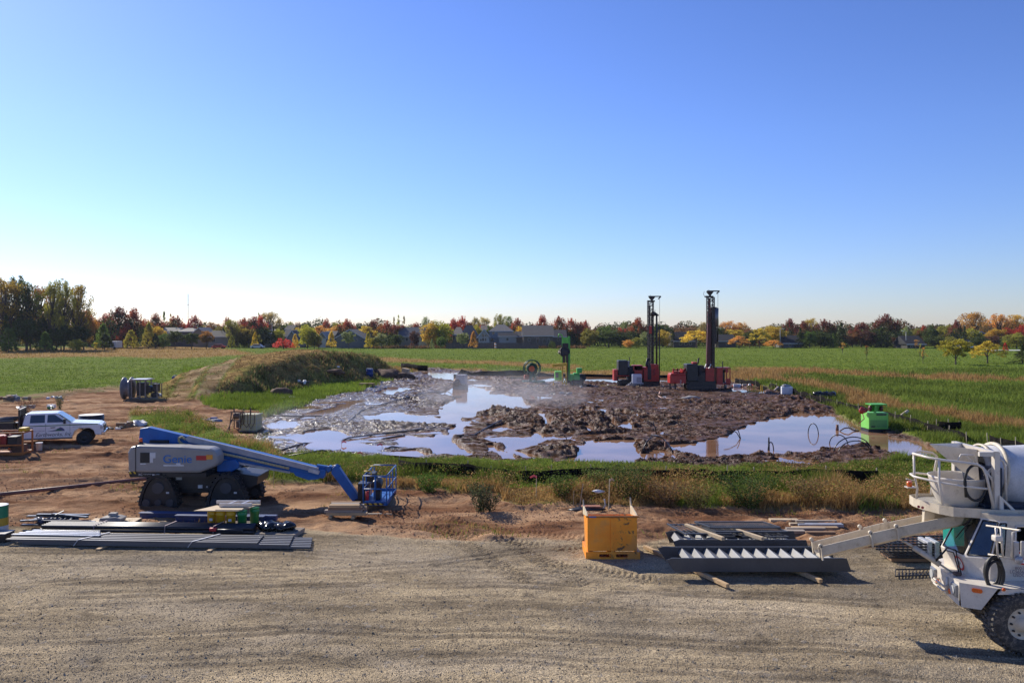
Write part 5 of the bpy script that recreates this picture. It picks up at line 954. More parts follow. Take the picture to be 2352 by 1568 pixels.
# toppled steel reel with frame
g = GG(300, 921); rl_ = empty('hose_reel', g, R(6), 'large toppled grey and rust cable reel machine lying on its side', 'reel')
RST = pm('rusty_steel', (.16, .10, .075), .65, .3, .4, 3); RGY = pm('reel_grey', (.20, .19, .20), .55, .3, .2, 3)
MX = Matrix.Translation((0, .9, .98)) @ Matrix.Rotation(R(90), 4, 'Y')
MB().lathe([(0, -.9), (.98, -.9), (1.0, -.82), (.98, -.78), (.72, -.74), (.70, -.3), (.98, -.26), (1.0, -.18), (.96, -.12), (0, -.12)], 36, MX).build('drum', RGY, rl_); MB().lathe([(0, -.10), (.55, -.10), (.52, -.05), (0, -.04)], 24, MX).build('flange', RST, rl_)
m = MB()
for y in (.1, 1.7):
    for z in (.2, 1.75): m.bar((-.1, y, z), (1.45, y, z), .08)
    for x in (.05, .75, 1.2): m.bar((x, y, .1), (x, y, 1.75), .08)
for x in (.05, 1.45): m.bar((x, .1, 1.75), (x, 1.7, 1.75), .08)
m.bar((1.6, .1, .2), (2.2, .1, .2), .07); m.bar((2.2, .1, .1), (2.2, .1, 1.5), .07); m.bar((1.4, .1, 1.5), (2.2, .1, 1.5), .07); m.bar((1.45, .2, .2), (2.2, 1.4, .2), .07); m.bar((2.2, 1.4, .1), (2.2, 1.4, 1.4), .07)
m.build('frame', pm('weathered_steel', (.24, .20, .18), .6, .3, .25, 4), rl_); MB().box(.35, 1.1, .4, 1.4, .35, 1.5).cyl((1.3, .4, .9), (1.3, 1.2, .9), .35).box(1.7, 2.15, .4, 1.2, .7, 1.4).cyl((1.85, .5, .4), (1.85, .9, .4), .28).build('engine', BLK, rl_, .04); MB().box(.0, 1.3, .02, 1.75, 1.79, 1.83).build('top_plate', pm('plate_pale', (.6, .6, .6), .35, .2), rl_)
g = GG(403, 896); e = empty('blue_crate', g, R(15), 'small blue plastic box on the bank left of the mound ramp', 'box'); MB().box(-.32, .32, -.25, .25, 0, .5).build('body', BLUP, e, .03); MB().tube([(-.2, 0, .5), (-.15, 0, .62), (.15, 0, .62), (.2, 0, .5)], .03).build('handle', BLUP, e)
# liquid tote with pump stand
g = GG(566, 992); e = empty('liquid_tote', g, R(-4), 'pale yellow caged liquid tote with hanging hoses and a pump stand', 'tote')
MB().box(-.42, .62, 0, 1.0, .12, 1.12).build('tank', pm('tote_yellow', (.52, .47, .24), .5, 0, .08, 4, dirt=.2), e, .05)
m = MB()
for k in range(6): x = -.44 + k * .216; m.bar((x, -.03, .05), (x, -.03, 1.15), .018); m.bar((x, 1.03, .05), (x, 1.03, 1.15), .018)
for z in (.1, .35, .6, .85, 1.13):
    m.bar((-.45, -.03, z), (.65, -.03, z), .02); m.bar((.65, -.03, z), (.65, 1.03, z), .02); m.bar((-.45, -.03, z), (-.45, 1.03, z), .02)
m.build('cage', STEEL, e); MB().box(-.46, .66, -.04, 1.04, 0, .1).build('pallet_base', BLK, e)
m = MB(); HB = pm('hose_brown', (.10, .055, .03), .7)
for a, b_, z in ((-.2, .3, .15), (.1, .55, .05), (-.35, -.1, .3)): m.tube([(a, -.08, 1.2), (a + .02, -.1, .6), ((a + b_) / 2, -.1, .2 + z), (b_ - .02, -.1, .6), (b_, -.08, 1.2)], .025, 6)
m.tube([(-.5, -.05, .2), (-.35, -.08, .3), (-.2, -.08, 1.3), (-.15, -.05, 1.5)], .03, 6); m.build('hose', HB, e)
m = MB()
for x in (-1.15, -.55): m.bar((x, .1, 0), (x + .1, .3, 1.25), .05); m.bar((x, .9, 0), (x + .1, .7, 1.25), .05)
m.bar((-1.2, -.2, 0), (-.9, .3, 1.0), .04); m.bar((-1.1, .2, .75), (-.45, .2, .75), .05); m.bar((-1.1, .2, 1.25), (-.2, .2, 1.25), .05); m.bar((-.9, .3, 1.25), (-.9, .3, 1.45), .07); m.build('stand', RST, e); MB().bar((.28, -.05, 1.1), (.28, -.05, 1.55), .07).build('valve_post', RST, e); MB().cyl((-.9, .3, 1.0), (-.5, .3, 1.0), .2).box(-.7, -.5, .1, .5, .3, .7).build('pump', RST, e, .02)

# ---------------------------------------------------------------- pallets and steel laid out on the left
GALV = pm('galvanised_stud', (.12, .12, .125), .5, .2, .12, 3, stretch=(.2, 2, 2)); PIPEB = pm('black_pipe', (.018, .019, .025), .4, 0, .15, 3)
WOOD = pm('pale_timber', (.50, .34, .18), .8, 0, .18, 5, stretch=(.3, 3, 3)); WOODG = pm('grey_timber', (.30, .25, .20), .85, 0, .2, 4, stretch=(.2, 3, 3)); PLY = pm('plywood', (.56, .43, .27), .75, 0, .1, 3)
g = G(12, 1243, .1); g2 = G(712, 1254, .1); zt_ = float(gz((g.x + g2.x) / 2, g.y)); e = empty('steel_channel_bundle', (g.x, g.y, zt_), math.atan2(g2.y - g.y, g2.x - g.x), 'long strapped bundle of pale galvanised steel channels on wooden blocks', 'steel channels')
L = (g2 - g).length
def chan(m, x0, x1, y, z, w=.105, h=.10, t=.012): m.box(x0, x1, y, y + w, z + h - t, z + h); m.box(x0, x1, y, y + t, z, z + h - t); m.box(x0, x1, y + w - t, y + w, z, z + h - t)
for i in range(6):
    m = MB()
    chan(m, .5 + .5 * ((i * 2) % 3), L - .05 * i - .0, .02 + i * .19, .05, h=.06); chan(m, .3, L - .62 - .04 * i, .02 + i * .19, .112, h=.05); chan(m, .0, L - 1.55 - .03 * i, .02 + i * .19, .164, h=.04) if i < 5 else None
    m.build('channel', GALV, e)
m = MB()
for i in range(4): chan(m, -.1 + .1 * i, 2.6 - .1 * i, .40 + i * .17, .207, h=.04)
m.build('channel', pm('bright_channel', (.36, .37, .39), .35, .7), e)
for x in (2.2, 5.6): m = MB(); m.bar((x - .12, -.012, .05), (x, 0, .215), .05, .015); m.bar((x, -.01, .22), (x + .45, .9, .225), .05, .012); m.build('strap', WPL, e)
tagw = MB()
for k, x in enumerate((2.9, 6.15)): b_ = MB().box(x, x + .13, -.3, 1.2, -.045, .045).build('timber_block', WOOD, e, .006)
g = GG(90, 1229); g2 = GG(582, 1234); e = empty('pipe_bundle', (g.x, g.y, float(gz(g.x + 3, g.y)) + .11), math.atan2(g2.y - g.y, g2.x - g.x), 'strapped bundle of long black pipes with one red end cap', 'pipes'); L = (g2 - g).length
for i in range(5):
    for jz in range(2): MB().cyl((.05 * jz + (0 if i else .0), .06 + i * .115, .07 + jz * .11), (L - .02 * i, .06 + i * .115, .07 + jz * .11), .055, n=12).build('pipe', PIPEB, e)
MB().cyl((L - 1.32, -.03, .16), (L - 1.12, -.03, .16), .06).build('end_cap', REDD, e); MB().cyl((L - 1.2, -.03, .14), (L - .3, -.03, .14), .04).build('pipe', PIPEB, e)
for x in (1.7, 3.9, 5.4): m = MB(); m.bar((x, -.01, .0), (x + .02, -.01, .25), .03, .01); m.bar((x + .02, 0, .255), (x + .1, .6, .26), .03, .01); m.build('strap', pm('pink_strap', (.5, .36, .34), .6), e)
def pallet(name, px, py, label, w=1.1, d_=1.0, rz=0, mat=None):
    g = GG(px, py); e = empty(name, g, rz, label, 'pallet'); m = MB(); mat = mat or WOODG
    for k in range(6): m.box(-w / 2, w / 2, k * d_ / 5.6, k * d_ / 5.6 + .10, .11, .13)
    m.build('deck_boards', mat, e); m = MB()
    for x in (-w / 2, -.05, w / 2 - .09): m.box(x, x + .09, 0, d_, .012, .108)
    m.build('stringer', mat, e); return e
pl = pallet('pallet', 520, 1222, 'wooden pallet carrying the yellow and green buckets', 1.55, 1.0)
def bk_at(x, y, z, col, nm, lab, r=.145, n=2):
    e = empty('bucket_stack', (x, y, z), 0, lab, 'buckets', 'bucket stacks on the pallet'); h = .37
    b0 = MB().lathe([(0, 0), (r * .9, 0), (r * .98, .38), (r * 1.07, .39), (r * 1.07, .44), (r, .45), (r * 1.02, .50), (r * 1.07, .51), (r * 1.07, .53), (r, .535), (0, .535)], 20).build('bucket', pm(nm, col, .35, 0, .06), e)
    MB().box(-.04, .06, -r * 1.02, -r * .98, .22, .30).build('label', WHTD, b0) if n == 1 else None
    return e
gp = GG(520, 1222); YB_ = pm('bucket_yellow', (.62, .36, .015), .4)
for k, (x, y, c_, nm, lab) in enumerate(((-.50, .22, (.62, .36, .015), 'bucket_yellow', 'left yellow bucket stack under the plywood, with a white tag'), (-.20, .14, (.62, .36, .015), 'bucket_yellow', 'middle yellow bucket stack under the plywood'), (.12, .13, (.62, .36, .015), 'bucket_yellow', 'right yellow bucket stack, next to the green ones'),
        (.46, .15, (.02, .22, .06), 'bucket_green', 'green bucket stack with white rim, front'), (.70, .62, (.02, .22, .06), 'bucket_green', 'green bucket stack at the back right of the pallet'))):
    bk_at(gp.x + x - .02, gp.y + y, gp.z + .135, c_, nm, lab, .145, 1 if k in (0, 2) else 2)
e = empty('plywood_sheet', (gp.x - .25, gp.y, gp.z + .68), 0, 'tan plywood sheets laid over the buckets', 'plywood'); MB().add([(-.75, -.05, 0), (.65, -.05, 0), (1.05, .9, 0), (-.2, .95, 0), (-.75, -.05, .02), (.65, -.05, .02), (1.05, .9, .02), (-.2, .95, .02)], [(0, 1, 2, 3), (7, 6, 5, 4), (0, 4, 5, 1), (1, 5, 6, 2), (2, 6, 7, 3), (3, 7, 4, 0)]).box(-.1, .72, .0, .6, .022, .04).build('sheet', PLY, e)
e = empty('aluminium_ladder_frame', (gp.x + .05, gp.y + .25, gp.z + .73), 0, 'grey metal rail frame lying on the plywood over the buckets', 'metal frame'); m = MB(); m.box(-.65, .75, .55, .62, 0, .1).box(-.4, .62, .1, .17, 0, .1)
for x in (-.1, .3): m.bar((x, .17, .09), (x + .1, .55, .09), .07, .02)
m.build('rail', ALU, e)
pl2 = pallet('pallet', 630, 1235, 'low wooden pallet under the black wrapped bundle', 1.25, .9, R(-6))
g = GG(628, 1232); e = empty('black_bundle', (g.x, g.y + .1, g.z + .13), R(-4), 'glossy black plastic wrapped bundle on a low pallet', 'bundle'); m = MB()
for k in range(9): m.blob((-.42 + .1 * k, .25 + .1 * math.sin(k * 2), .10 + .03 * math.sin(k)), (.2, .26, .13), k, 10, .4)
m.build('wrap', pm('black_film', (.012, .012, .012), .18), e)
LUM = [WOOD, WOODG, BRNW]
g = GG(790, 1196); r = random.Random(2); k = 0
for row, zz in enumerate((.10, .19, .28, .36)):
    for c in range(3):
        ln = 1.35 - .12 * row - .05 * (c == 1); x0 = -.68 + r.uniform(-.03, .08) + .05 * row
        o = MB().box(x0, x0 + ln, .02 + c * .22, .02 + c * .22 + .19 - .02 * (row > 1), zz, zz + .085).build('timber', LUM[(k * 7 + row) % 3], None, .006); o.location = g
        tag(o, 'rough timber in the low stack beside the blue basket, ' + ['bottom', 'second', 'third', 'top'][row] + ' layer, ' + ['front', 'middle', 'back'][c], 'timber', 'timbers stacked by the basket'); k += 1
for x, s_ in ((-.5, 'left'), (.25, 'right')): o = MB().box(x, x + .1, -.08, .8, .0, .095).build('timber_bearer', WOOD, None, .006); o.location = g; tag(o, s_ + ' bearer block under the timber stack by the basket', 'timber', 'bearers under the timber stack')
o = MB().box(0, .95, 0, .12, 0, .04).build('plank', WOODG, None); o.location = GG(836, 1180, .01); tag(o, 'single grey plank on the dirt under the basket', 'plank')
for px0, px1, py, lab in ((317, 470, 1190, 'left blue steel beam lying in front of the tracks'), (400, 605, 1200, 'right blue steel beam lying in front of the tracks')):
    a, b_ = GG(px0, py), GG(px1, py + 3); e = empty('steel_beam', (a.x, a.y, a.z + .03), math.atan2(b_.y - a.y, b_.x - a.x), lab, 'steel beam', 'blue steel beams'); L = (b_ - a).length
    m = MB(); m.box(0, L, 0, .22, 0, .015).box(0, L, 0, .22, .2, .215).box(0, L, .1, .115, .015, .2).box(.1, L + .3, .3, .5, 0, .18); m.build('beam', pm('navy_steel', (.03, .06, .16), .5, 0, .2, 3, dirt=.2), e)
    m = MB(); m.box(.3, .4, -.05, .6, -.1, -.003).box(L - .5, L - .4, -.05, .6, -.1, -.003).build('block', WOODG, e)
g = GG(245, 1209); e = empty('plywood_platform', g, R(3), 'low plywood platform with grey stone slabs near the black pipes', 'plywood'); MB().box(-.75, .75, -.05, .9, .08, .12).box(-.6, .6, 0, .8, .0, .078).build('sheet', PLY, e)
o = MB().prism([(-.35, .0), (.32, .0), (.38, .12), (.2, .18), (-.3, .15)], .15, .6).build('stone_slab', CONC, None, .02); o.location = (g.x, g.y, g.z + .125); tag(o, 'grey slab resting on the plywood platform', 'slab')
o = MB().box(-.12, .12, -.1, .1, 0, .09).build('stone_block', CONC, None, .01); o.location = (g.x + .02, g.y + .4, g.z + .31); tag(o, 'small pale block on top of the grey slab', 'block')
o = MB().box(0, .62, 0, .09, 0, .09).build('timber_offcut', WOOD, None, .006); o.location = GG(288, 1220); o.rotation_euler = (0, 0, R(48)); tag(o, 'short pale timber offcut beside the plywood platform', 'timber')
for px, py, lab in ((363, 1211, 'flat pale stone left of the bucket pallet'), (375, 1203, 'small orange-brown block left of the bucket pallet')): o = MB().blob((0, 0, .05), (.16, .1, .06), 5, 8, .4).build('stone', WOOD if px > 370 else CONC, None); o.location = GG(px, py); tag(o, lab, 'stone')
g = GG(122, 1216); e = empty('scrap_steel_pile', g, 0, 'pile of dark steel offcuts and folded brackets', 'scrap steel'); r = random.Random(8); m = MB(); m2 = MB()
for k in range(9): x = r.uniform(-1.2, -.2); m.bar((x, r.uniform(0, .9), .08 + .04 * k), (x + r.uniform(1.2, 2.2), r.uniform(0, .9), .08 + .04 * k), .12, .05)
for k in range(12): x = -.6 + .11 * k; m2.blob((x, .1 + r.uniform(0, .2), .25), (.08, .12, .10), k, 7, .6)
m.build('bar', pm('dark_steel', (.07, .075, .09), .4, .5), e); m2.build('bracket', pm('navy_bracket', (.03, .04, .08), .4, .2), e); MB().bar((-.1, .3, .42), (.1, .45, .52), .06, .02).box(-.3, 1.2, -.05, .0, .3, .33).build('bright_offcut', GALV, e)
g = GG(118, 1196); e = empty('yellow_trough', g, R(2), 'small dull yellow angle trough behind the scrap steel', 'trough'); MB().box(-.33, .33, .2, .24, 0, .22).box(-.38, .38, 0, .2, 0, .04).build('plate', pm('ochre_bright', (.50, .29, .05), .6), e)
g = GG(-6, 1224); e = empty('striped_drum', g, 0, 'green, yellow and white banded drum at the left edge', 'drum')
for z0_, z1_, c_, nm in ((0, .28, (.6, .6, .6), 'drum_white'), (.28, .52, (.55, .33, .03), 'drum_yellow'), (.52, .90, (.02, .20, .09), 'drum_green')): MB().lathe([(.30, z0_ + .002), (.302, z1_)], 28).build('band', pm(nm, c_, .45), e)
MB().lathe([(.302, .9), (.27, .91), (0, .905)], 28).build('lid', WPL, e)
g = GG(0, 1246); e = empty('dark_trunk_box', g, 0, 'black low crate cut off by the left edge', 'crate'); MB().box(-.5, .14, 0, .5, 0, .24).build('body', BLK, e, .02); MB().box(-.5, .15, -.01, .51, .243, .27).build('lid', pm('crate_lid', (.2, .2, .2), .5), e)
a, b_ = GG(-60, 1150), GG(372, 1099); tag(MB().tube([(a.x, a.y, .14), ((a.x + b_.x) / 2, (a.y + b_.y) / 2 - .12, .12), (b_.x + .6, b_.y, .14)], .075, 10).build('long_pipe', pm('brown_pipe', (.20, .085, .06), .55, 0, .15, 2)), 'long reddish brown pipe lying across the dirt to the boom lift', 'pipe')
# ---------------------------------------------------------------- orange self-dumping hopper
g = G(1348, 1282); dY = g.y; dz = float(gz(g.x + .7, dY)); e = empty('tipping_hopper', (g.x, dY, dz), 0, 'scratched orange steel tipping hopper standing on the gravel edge', 'hopper')
t = NT('scratched_orange'); co2 = t.coords(); sc = t.ramp(t.noise(co2, 5, 10, .75, .6), .55, .60); sx_ = t.n('SeparateXYZ', Vector=co2)
sc = t.math('MULTIPLY', sc, t.ramp(t.math('ADD', sx_.outputs[0], t.math('MULTIPLY', t.noise(co2, 2), .8)), .9, 1.5)); c_ = t.mix(t.ramp(t.noise(co2, 2.5, 5), .3, .7), (.84, .27, .012), (.94, .35, .022))
c_ = t.mix(t.math('MULTIPLY', t.ramp(t.noise(co2, 1.3, 4, .5), .52, .62), .35), c_, (.34, .20, .10)); c_ = t.mix(sc, c_, (.07, .05, .03))
pb = t.n('BsdfPrincipled', Base_Color=c_, Roughness=.5); t.set(t.out.inputs[0], pb.outputs[0]); ORM = t.m
wd = 1.40
m = MB(); m.box(.02, wd - .02, 0, .02, .22, 1.17); m.add([(.02, 0, 1.17), (wd - .02, 0, 1.17), (wd - .02, 1.25, .95), (.02, 1.25, .95), (.02, .9, .22), (wd - .02, .9, .22), (.02, 0.02, .22), (wd - .02, 0.02, .22)], [(2, 3, 4, 5), (4, 6, 7, 5), (0, 3, 4, 6), (1, 7, 5, 2)])
m.build('body', ORM, e, fixn=False); MB().box(-.02, wd + .03, -.04, .02, 1.14, 1.19).build('rim', pm('orange_dark', (.33, .13, .02), .6, 0, .2, 4, dirt=.2), e)
m = MB()
for x in (-.0, wd - .03): MB().prism([(0.02, 1.16), (1.25, .96), (1.35, 1.36), (1.2, 1.20), (.3, 1.2)] if x < .5 else [(0.02, 1.16), (1.25, .96), (1.35, 1.42), (1.18, 1.22), (.3, 1.2)], x, x + .035, 'x').build('side_plate', pm('cream_paint', (.62, .52, .34), .6), e)
MB().box(.66, .74, -.03, -.002, .2, 1.13).box(.70, .76, -.045, -.03, .9, .92).box(.68, .73, -.06, -.03, .30, .34).box(.71, .75, -.05, -.03, .70, .75).build('centre_rib', ORM, e)
b_ = MB()
b_.box(-.03, wd + .06, -.03, .05, 0, .05).box(-.03, wd + .06, -.03, .03, .14, .20).box(-.03, .34, -.028, .028, .05, .14).box(.66, .80, -.028, .028, .05, .14).box(1.12, wd + .06, -.028, .028, .05, .14)
for x in (-.03, .62, wd): b_.box(x, x + .06, .03, 1.1, .0, .2)
b_.box(-.03, wd + .06, 1.1, 1.15, 0, .2); b_.build('base_frame', ORM, e)
MB().box(.06, .25, -.045, -.041, 1.145, 1.18).build('blue_label', pm('label_blue', (.05, .12, .4), .5), e)

# ---------------------------------------------------------------- steel stair flights
ST = pm('charcoal_steel', (.075, .077, .082), .45, 0, .12, 2, dirt=.08, dcol=(.14, .12, .10)); TRD = pm('primer_grey_tread', (.24, .235, .225), .5, 0, .06, 2, dirt=.1, dcol=(.3, .26, .2))
def stair(yn, yf, xl, xr, zb, zt, n, pitch, x0, label, lends, rends, dh=.0):
    e = empty('stair_flight', (0, 0, 0), 0, label, 'stairs', 'steel stair flights laid on timbers')
    for y in (yn, yf - .02):
        off = -.0 if y == yn else (-.02)
        MB().prism([(xl + lends[0] + off, zb), (xr + rends[0], zb), (xr + rends[1], zt + dh * (rends[1] > rends[0])), (xr + rends[2], zt), (xl + lends[2] + off, zt), (xl + lends[1] + off, zt - .04)], y, y + .015).build('stringer', ST, e)
        MB().box(xl + lends[2] + off, xr + rends[2], y - .03 if y != yn else y, y + .045 if y == yn else y + .015, zt + .001, zt + .009).build('flange', ST, e)
    for i in range(n):
        x = x0 + i * pitch; zp, zv = zt - .02, zt - .155
        m = MB(); m.add([(x - .10, yn + .016, zv), (x, yn + .016, zp), (x + pitch - .10, yn + .016, zv), (x - .10, yf - .021, zv), (x, yf - .021, zp), (x + pitch - .10, yf - .021, zv)], [(0, 1, 4, 3), (1, 2, 5, 4)]); o = m.build('tread', TRD, e, fixn=False)
        so_ = o.modifiers.new('t', 'SOLIDIFY'); so_.thickness = .006
    return e
zs = .10
xl, xr = W(1530, 1291, 21.1).x, W(1945, 1300, 21.1).x
stair(21.1, 22.24, xl, xr, zs + .02, zs + .36, 12, .330, W(1569, 1262, 22.0).x, 'nearest dark grey steel stair flight with pale zigzag treads', (.22, 0.0, .13), (.12, -.0, -.08))
xl2, xr2 = W(1556, 1250, 22.95).x, W(1856, 1247, 22.95).x
stair(22.95, 24.0, xl2 - .1, xr2, zs + .02, zs + .36, 10, .330, W(1545, 1225, 23.9).x + .05, 'second steel stair flight, behind, with railings stacked on it', (.1, -.02, .13), (.05, -.05, -.3), .12)
def beam(p, q, label, w=.10, mat=None, grp=None, nm='timber_bearer'):
    p, q = Vector(p), Vector(q); o = MB().bar(p, q, w, w * .95).build(nm, mat or WOOD, None, .006); return tag(o, label, 'timber', grp)
a = G(1672, 1345, .05); beam(a, (a.x - 1.45, a.y + 3.6, .06), 'left pale timber sticking out from under the near stair flight', .10)
a = G(1886, 1334, .05); beam(a, (a.x - 1.25, a.y + 3.4, .06), 'right pale timber sticking out from under the near stair flight', .10)
z4 = zs + .42
a = W(1660, 1246, 22.9); beam((a.x, 22.85, z4), (a.x - .72, 24.35, z4 + .02), 'left pale timber laid across the second stair flight', .10, PLY); a = W(1751, 1247, 22.9); beam((a.x, 22.85, z4), (a.x - .66, 24.1, z4 + .02), 'right pale timber laid across the second stair flight', .10, PLY)
def panel(x0, x1, y0, y1, z, label, nb=28, sk=0.0, r=.02, ext=0):
    e = empty('steel_railing', (0, 0, 0), 0, label, 'railing', 'steel railing panels'); m = MB(); m.bar((x0, y0, z), (x1, y0, z), .05, .04).bar((x0 + sk, y1, z), (x1 + sk, y1, z), .05, .04).bar((x0 - ext * .3, y0 - ext, z), (x0 + sk, y1, z + ext * .2), .045, .045).bar((x1, y0, z), (x1 + sk, y1, z), .045, .045); m.build('rail', ST, e)
    m = MB()
    for k in range(1, nb): x = x0 + (x1 - x0) * k / nb; m.bar((x, y0, z), (x + sk, y1, z), r)
    m.build('baluster', ST, e); return e
pa, pb_r = W(1575, 1222, 23.8).x, W(1800, 1222, 23.8).x
panel(pa - .05, W(1640, 1221, 23.8).x + .4, 23.4, 24.5, zs + .42, 'open railing panel at the left end of the second stair flight', 9, -.35, .022, .1)
panel(W(1640, 1220, 23.8).x, pb_r, 23.5, 24.2, zs + .45, 'upper dark railing panel lying on the second stair flight', 30, -.25, .013); panel(W(1632, 1215, 23.8).x, pb_r - .1, 23.8, 24.5, zs + .50, 'rear dark railing panel on top of the second stair flight', 30, -.3, .013)
for k, (xx, yy) in enumerate(((1660, 23.2), (1690, 23.2), (1768, 23.15))):
    x = W(xx, 1235, yy).x; e = panel(x, x + .55, yy + .1, yy + .85, zs + .37, ['left', 'middle', 'right'][k] + ' short ladder-like rail lying in the second stair flight', 5, -.35, .02)
for px, py, lab in ((1507, 1210, 'left'), (1612, 1200, 'middle'), (1686, 1200, 'right')): pass
# lumber behind the stairs
r = random.Random(11)
for k, (a0, a1, py, z_, m_) in enumerate(((1770, 1835, 1216, .42, PLY), (1832, 1926, 1222, .30, WOODG), (1815, 1850, 1226, .25, PLY), (1838, 1941, 1230, .16, pm('grey_pipe', (.30, .31, .34), .5)), (1820, 1925, 1236, .12, WOOD), (1810, 1900, 1243, .05, WOODG), (1805, 1850, 1222, .34, WOODG), (1855, 1923, 1239, .06, BRNW))):
    Y = F * H / (1236 - HZ) * (1 + .01 * (8 - k)); x0_ = (a0 - CX) / F * Y; x1_ = (a1 - CX) / F * Y; zz = H - (py - HZ) / F * Y
    o = MB().box(0, x1_ - x0_, 0, .14 + .1 * (k % 3 == 0), -.045, .045).build('plank', m_, None, .005); o.location = (x0_, Y + .12 * (k % 2), max(zz, .06)); o.rotation_euler = (0, 0, R(r.uniform(-3, 1)))
    tag(o, ['topmost short tan board', 'upper grey-brown board', 'short tan board end', 'grey round-edged length', 'yellowish middle board', 'lowest grey-brown board', 'grey board under the topmost one', 'lowest brown board end'][k] + ' in the lumber heap behind the stair flights', 'lumber', 'lumber heap behind the stairs')
# black railing bundle behind the chute
Yb = F * H / (1290 - HZ); e = empty('railing_bundle', (W(2075, 1290, Yb).x, Yb, 0), R(-2), 'stack of black railings wrapped with two bands of white plastic, behind the chute', 'railings')
m = MB()
for i in range(6):
    z = .12 + i * .075; m.bar((-.4 + .1 * (i % 2), .0, z), (1.7, 0, z), .04); m.bar((-.4, .85, z), (1.7, .85, z), .04)
    for k in range(16): x = -.35 + k * .13; m.bar((x, 0, z), (x, .85, z), .018)
m.build('rail', BLK, e)
m = MB()
for x in (.62, .82): m.box(x, x + .13, -.05, .55, .08, .56)
m.build('plastic_wrap', pm('wrap_white', (.48, .48, .48), .35, 0, .2, 14, bump=.03), e, .02)
m = MB(); m.bar((-.9, .9, .38), (-.1, .3, .30), .03).bar((-.9, .9, .38), (.0, 1.0, .38), .03)
for k in range(9): m.bar((-.88 + .09 * k, .88 - .065 * k, .375), (-.05 + .05 * k, .98 - .07 * k, .37), .02)
m.build('loose_railing', ST, e); MB().box(-.3, 1.6, .05, .8, 0, .08).build('timber_block', BRNW, e)
e = empty('shadow_grid', (W(2036, 1302, 21.5).x, 21.0, .02), R(-3), 'dark bars standing in for the shadow grid on the gravel before the railing stack', 'shadow bars'); m = MB()  # thin black bars modelled in place of the railings' cast shadow on the gravel
for k in range(14): m.bar((k * .09, 0 + .02 * k, .02), (k * .09 + .25, .6, .02), .018)
m.bar((0, 0, .02), (1.2, .2, .02), .03).bar((.25, .6, .02), (1.45, .7, .02), .03); m.build('shadow_bars', BLK, e)
e = empty('teal_bin', (W(2222, 1290, 21.9).x, 21.9, 0), 0, 'tall teal plastic bin half hidden behind the mixer windshield', 'bin'); MB().prism([(-.32, 0), (.36, 0), (.40, 1.12), (-.36, 1.12)], 0, .6).build('body', pm('teal_plastic', (.005, .26, .19), .45, 0, .06, 1), e, .03); MB().box(-.38, .42, -.02, .62, 1.125, 1.17).build('lid', pm('teal_dark', (.01, .16, .12), .5), e, .02)

# ---------------------------------------------------------------- front discharge concrete mixer, entering from the right
MW = pm('mixer_white', (.66, .60, .51), .38, 0, .07, 3, dirt=.38, dcol=(.38, .32, .24), coat=.1); MT = pm('mixer_cement_white', (.60, .52, .39), .5, 0, .08, 3, dirt=.45, dcol=(.36, .29, .19)); AMB = pm('amber_lens', (.75, .13, .015), .25)
mx = empty('concrete_mixer_truck', (9.92, 17.2, 0), 0, 'white front-discharge concrete mixer truck cut off by the right edge', 'concrete mixer'); OX, OY = 9.92, 17.2
def L_(px, py, Y): v = W(px, py, Y); return Vector((v.x - OX, v.y - OY, v.z))
def lp(*p): return Vector((p[0] - OX, p[1] - OY, p[2]))
def mwheel(x, yface, s):
    r_ = .585; M0 = Matrix.Translation((x - OX, yface - OY, r_)) @ Matrix.Rotation(R(-90 * s), 4, 'X')
    tw = .43; tr_ = MB().lathe([(.30, .03), (.34, .0), (.50, .0), (.555, .03), (.575, .08), (.578, tw - .08), (.555, tw - .03), (.50, tw), (.30, tw)], 48, M0).build('wheel', pm('dusty_tyre', (.05, .045, .04), .8, 0, .2, 8, dirt=.6, dcol=(.26, .22, .17)), mx)
    m = MB()
    for k in range(36):
        a = 2 * math.pi * k / 36
        for sd_, z0_ in ((-1, .10), (1, tw - .10)):
            q = [Vector(((.578) * math.cos(a), .578 * math.sin(a), z0_ - .09)), Vector((.578 * math.cos(a + sd_ * .08), .578 * math.sin(a + sd_ * .08), z0_ + .09))]
            m.bar(M0 @ q[0], M0 @ q[1], .05, .045, up=M0.to_3x3() @ Vector((math.cos(a), math.sin(a), 0)))
    m.build('tread', MATS['dusty_tyre'], tr_)
    MB().lathe([(.31, .04), (.295, .02), (.28, .05), (.26, .06), (.18, .055), (.155, .02), (.13, .0), (.11, -.03), (0, -.035)], 36, M0).build('rim', MT, tr_)
    m = MB()
    for k in range(10): a = 2 * math.pi * k / 10; c = M0 @ Vector((.225 * math.cos(a), .225 * math.sin(a), .02)); c2 = M0 @ Vector((.225 * math.cos(a), .225 * math.sin(a), .07)); m.cyl(c, c2, .022, n=8)
    m.build('lug_nut', BLK, tr_)
mwheel(9.92, 16.02, 1); mwheel(10.42, 18.42, -1)
MB().cyl((0, -.8, .585), (0, .85, .585), .12).box(-.35, 1.8, -.35, .35, .65, .95).build('axle', BLK, mx)
